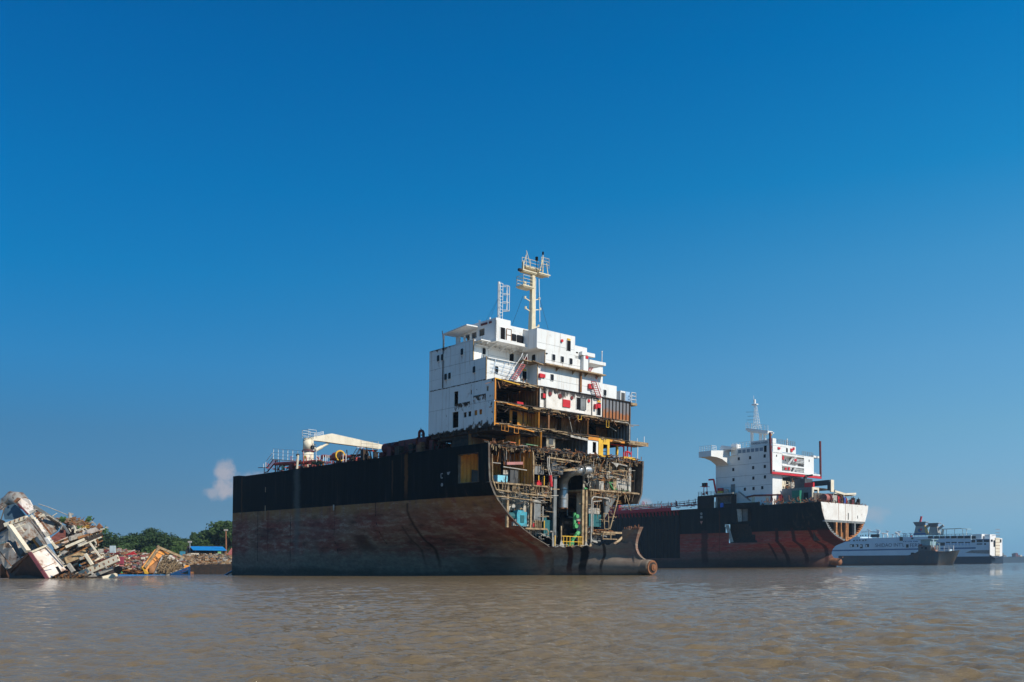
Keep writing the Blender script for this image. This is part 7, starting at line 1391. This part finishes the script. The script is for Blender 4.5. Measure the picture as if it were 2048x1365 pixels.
    for cx,cy,sx,sy,n in((800,460,40,30,140),(1148,450,30,28,150),(1330,600,60,30,170),(1050,560,60,20,80)):
        for i in range(n): p=P(q.gauss(cx,sx*.5),q.gauss(cy,sy*.5),148+q.uniform(-.5,.5));s_=q.uniform(.1,.28);v.slab([p,p+(s_,0,q.uniform(-.1,.1)),p+(s_*.5,.1,s_)],.01)
    w=obj('growing_weeds',v,lf,r,kind='stuff')
wreck()
# ------------------------------------------------------------------ trees
def leafmat(n,c1,c2): return mat(n,c1,c2,.5,rough=.7,bump=0,spec=.2)
lm=[leafmat('leaf_dark',(.035,.066,.018),(.016,.036,.011)),leafmat('leaf_mid',(.055,.098,.024),(.026,.052,.014)),leafmat('leaf_light',(.09,.135,.034),(.045,.08,.02))]
trunk=mat('bark',(.12,.09,.06),(.07,.05,.035),2)
def crown_mesh(seed,h,w,n,m,clumps):
    q=np.random.default_rng(seed);C=[]
    for i in range(clumps):
        a=q.uniform(0,6.28);rr=q.random()**.5*w*.42;zz=h*(.30+.62*q.random()**.8);rr*=max(.25,1-((zz/h-.5)/.55)**2);C.append((rr*math.cos(a),rr*math.sin(a),zz,w*q.uniform(.13,.24)))
    C=np.array(C);k=q.integers(0,clumps,n);d=q.normal(size=(n,3));d/=np.linalg.norm(d,axis=1)[:,None];r=C[k,3]*(.55+.5*q.random(n));P=C[k,:3]+d*r[:,None]*[1,1,.72]
    nr=d+q.normal(size=(n,3))*.5;nr/=np.linalg.norm(nr,axis=1)[:,None];t=np.cross(nr,[0,0,1.]);t/=np.linalg.norm(t,axis=1)[:,None]+1e-6;b=np.cross(nr,t);s_=q.uniform(.16,.38,n)[:,None]
    V=np.concatenate([P-t*s_-b*s_*.6,P+t*s_-b*s_*.6,P+t*s_*.6+b*s_,P-t*s_*.6+b*s_],1).reshape(-1,3)
    me=bpy.data.meshes.new('crown');F=np.arange(n*4).reshape(n,4);me.from_pydata(V.tolist(),[],F.tolist());me.materials.append(m);me.update()
    mb=MB();mb.tube((0,0,-1),(0,0,h*.45),w*.035+.1,8,w*.02+.05)
    for c in C[:min(12,clumps)]: mb.tube((0,0,h*.25+.1*c[2]),tuple(c[:3]),.14,5,.05)
    tm=mesh('trunk',mb,trunk);return me,tm
protos=[crown_mesh(1,12,15,5200,lm[0],34),crown_mesh(2,13,13,4600,lm[1],28),crown_mesh(3,16,11,4200,lm[1],26),crown_mesh(4,12,9,3200,lm[2],20),crown_mesh(5,14,17,6000,lm[0],40)]
def tree(px,py,d,k,label,sw=1.,base=3.5):
    top=PT(px,py,d);H0=[12,13,16,12,14][k];s_=(top[2]-base)/H0
    r=thing('tree',label,'tree',Matrix.Translation((top[0],top[1],base)),group='trees behind the scrap yard')
    for n,me in(('crown',protos[k][0]),('trunk',protos[k][1])):
        o=bpy.data.objects.new(n,me);COL.objects.link(o);o.parent=r;o.scale=(s_*sw,s_*sw,s_);o.rotation_euler=(0,0,px*.37)
    return r
T_=[(376,1078,335,0,'dark tree filling the gap left of the blue shed roof',1.3),(350,1076,350,1,'mid green tree behind the tip of the orange block',1.4),(205,1066,330,0,'dark dense tree just right of the torn wreck tip',1.2),(232,1074,345,4,'low broad dark tree left of centre over the scrap heap',1.3),(262,1073,335,1,'mid green tree over the highest scrap',1.3),(285,1067,350,0,'dark tree left of the tallest rounded crown',1.1),(303,1058,340,4,'tallest rounded dark tree above the scrap heap',1.0),(322,1066,330,0,'dark tree sloping down right of the tallest crown',1.1),(338,1080,345,1,'small dark tree above the orange block',1.2),(358,1082,310,3,'low light green tree above the tipped orange block',1.2),(370,1086,300,3,'light green bush left of the blue shed roof',1.1),(388,1060,350,2,'slim pale tree poking up behind the blue roof left end',.5),(402,1080,330,1,'mid green tree behind the blue roof centre left',1.2),(416,1055,345,2,'tall mid green tree behind the blue roof centre',1.1),(432,1050,335,2,'tall airy tree behind the blue roof right part',1.),(446,1044,345,1,'taller tree between blue roof and the big hull',1.1),(463,1036,330,2,'tallest pale tree touching the big hull edge',.9),(474,1052,325,1,'tree mostly hidden behind the end of the big hull',1.),(180,1085,360,0,'dark tree behind the torn decks of the wreck',1.4),(150,1090,350,4,'dark low tree behind the wreck roof',1.3),(245,1092,300,1,'low mid green tree just behind the scrap crest left',1.5),(300,1094,300,1,'low mid green tree just behind the scrap crest right',1.5)]
for px,py,d,k,l,sw in T_: tree(px,py,d,k,l,sw)
# undergrowth band
def bush_band():
    q=np.random.default_rng(11);n=9000;px=q.uniform(150,500,n);d=q.uniform(268,300,n);z=4+q.random(n)**.7*(2.6+1.2*np.sin(px*.11));X=(px-PCX)/FPX*d
    s_=q.uniform(.15,.35,n);a=q.uniform(0,3.1,n);P=np.stack([X,d,z],1);t=np.stack([np.cos(a),np.sin(a),q.normal(size=n)*.4],1)*s_[:,None];b=np.stack([q.normal(size=n)*.3,q.normal(size=n)*.3,np.ones(n)],1)*s_[:,None]
    V=np.concatenate([P-t-b,P+t-b,P+t*.6+b,P-t*.6+b],1).reshape(-1,3);me=bpy.data.meshes.new('undergrowth');me.from_pydata(V.tolist(),[],np.arange(n*4).reshape(n,4).tolist());me.materials.append(lm[1]);o=bpy.data.objects.new('undergrowth',me);COL.objects.link(o);o['kind']='stuff';tag(o,'dark green undergrowth behind the scrap heap','undergrowth');o['kind']='stuff'
bush_band()
# ------------------------------------------------------------------ river haze
hm=bpy.data.materials.new('haze');hm.use_nodes=True;n=hm.node_tree;n.nodes.clear();v=n.nodes.new('ShaderNodeVolumePrincipled');v.inputs['Color'].default_value=(.5,.75,1,1);v.inputs['Density'].default_value=.00011;v.inputs['Anisotropy'].default_value=.0
out=n.nodes.new('ShaderNodeOutputMaterial');n.links.new(v.outputs[0],out.inputs['Volume'])
o=obj('haze',MB().box(-3500,3500,-200,4200,-10,70),hm,kind='stuff')
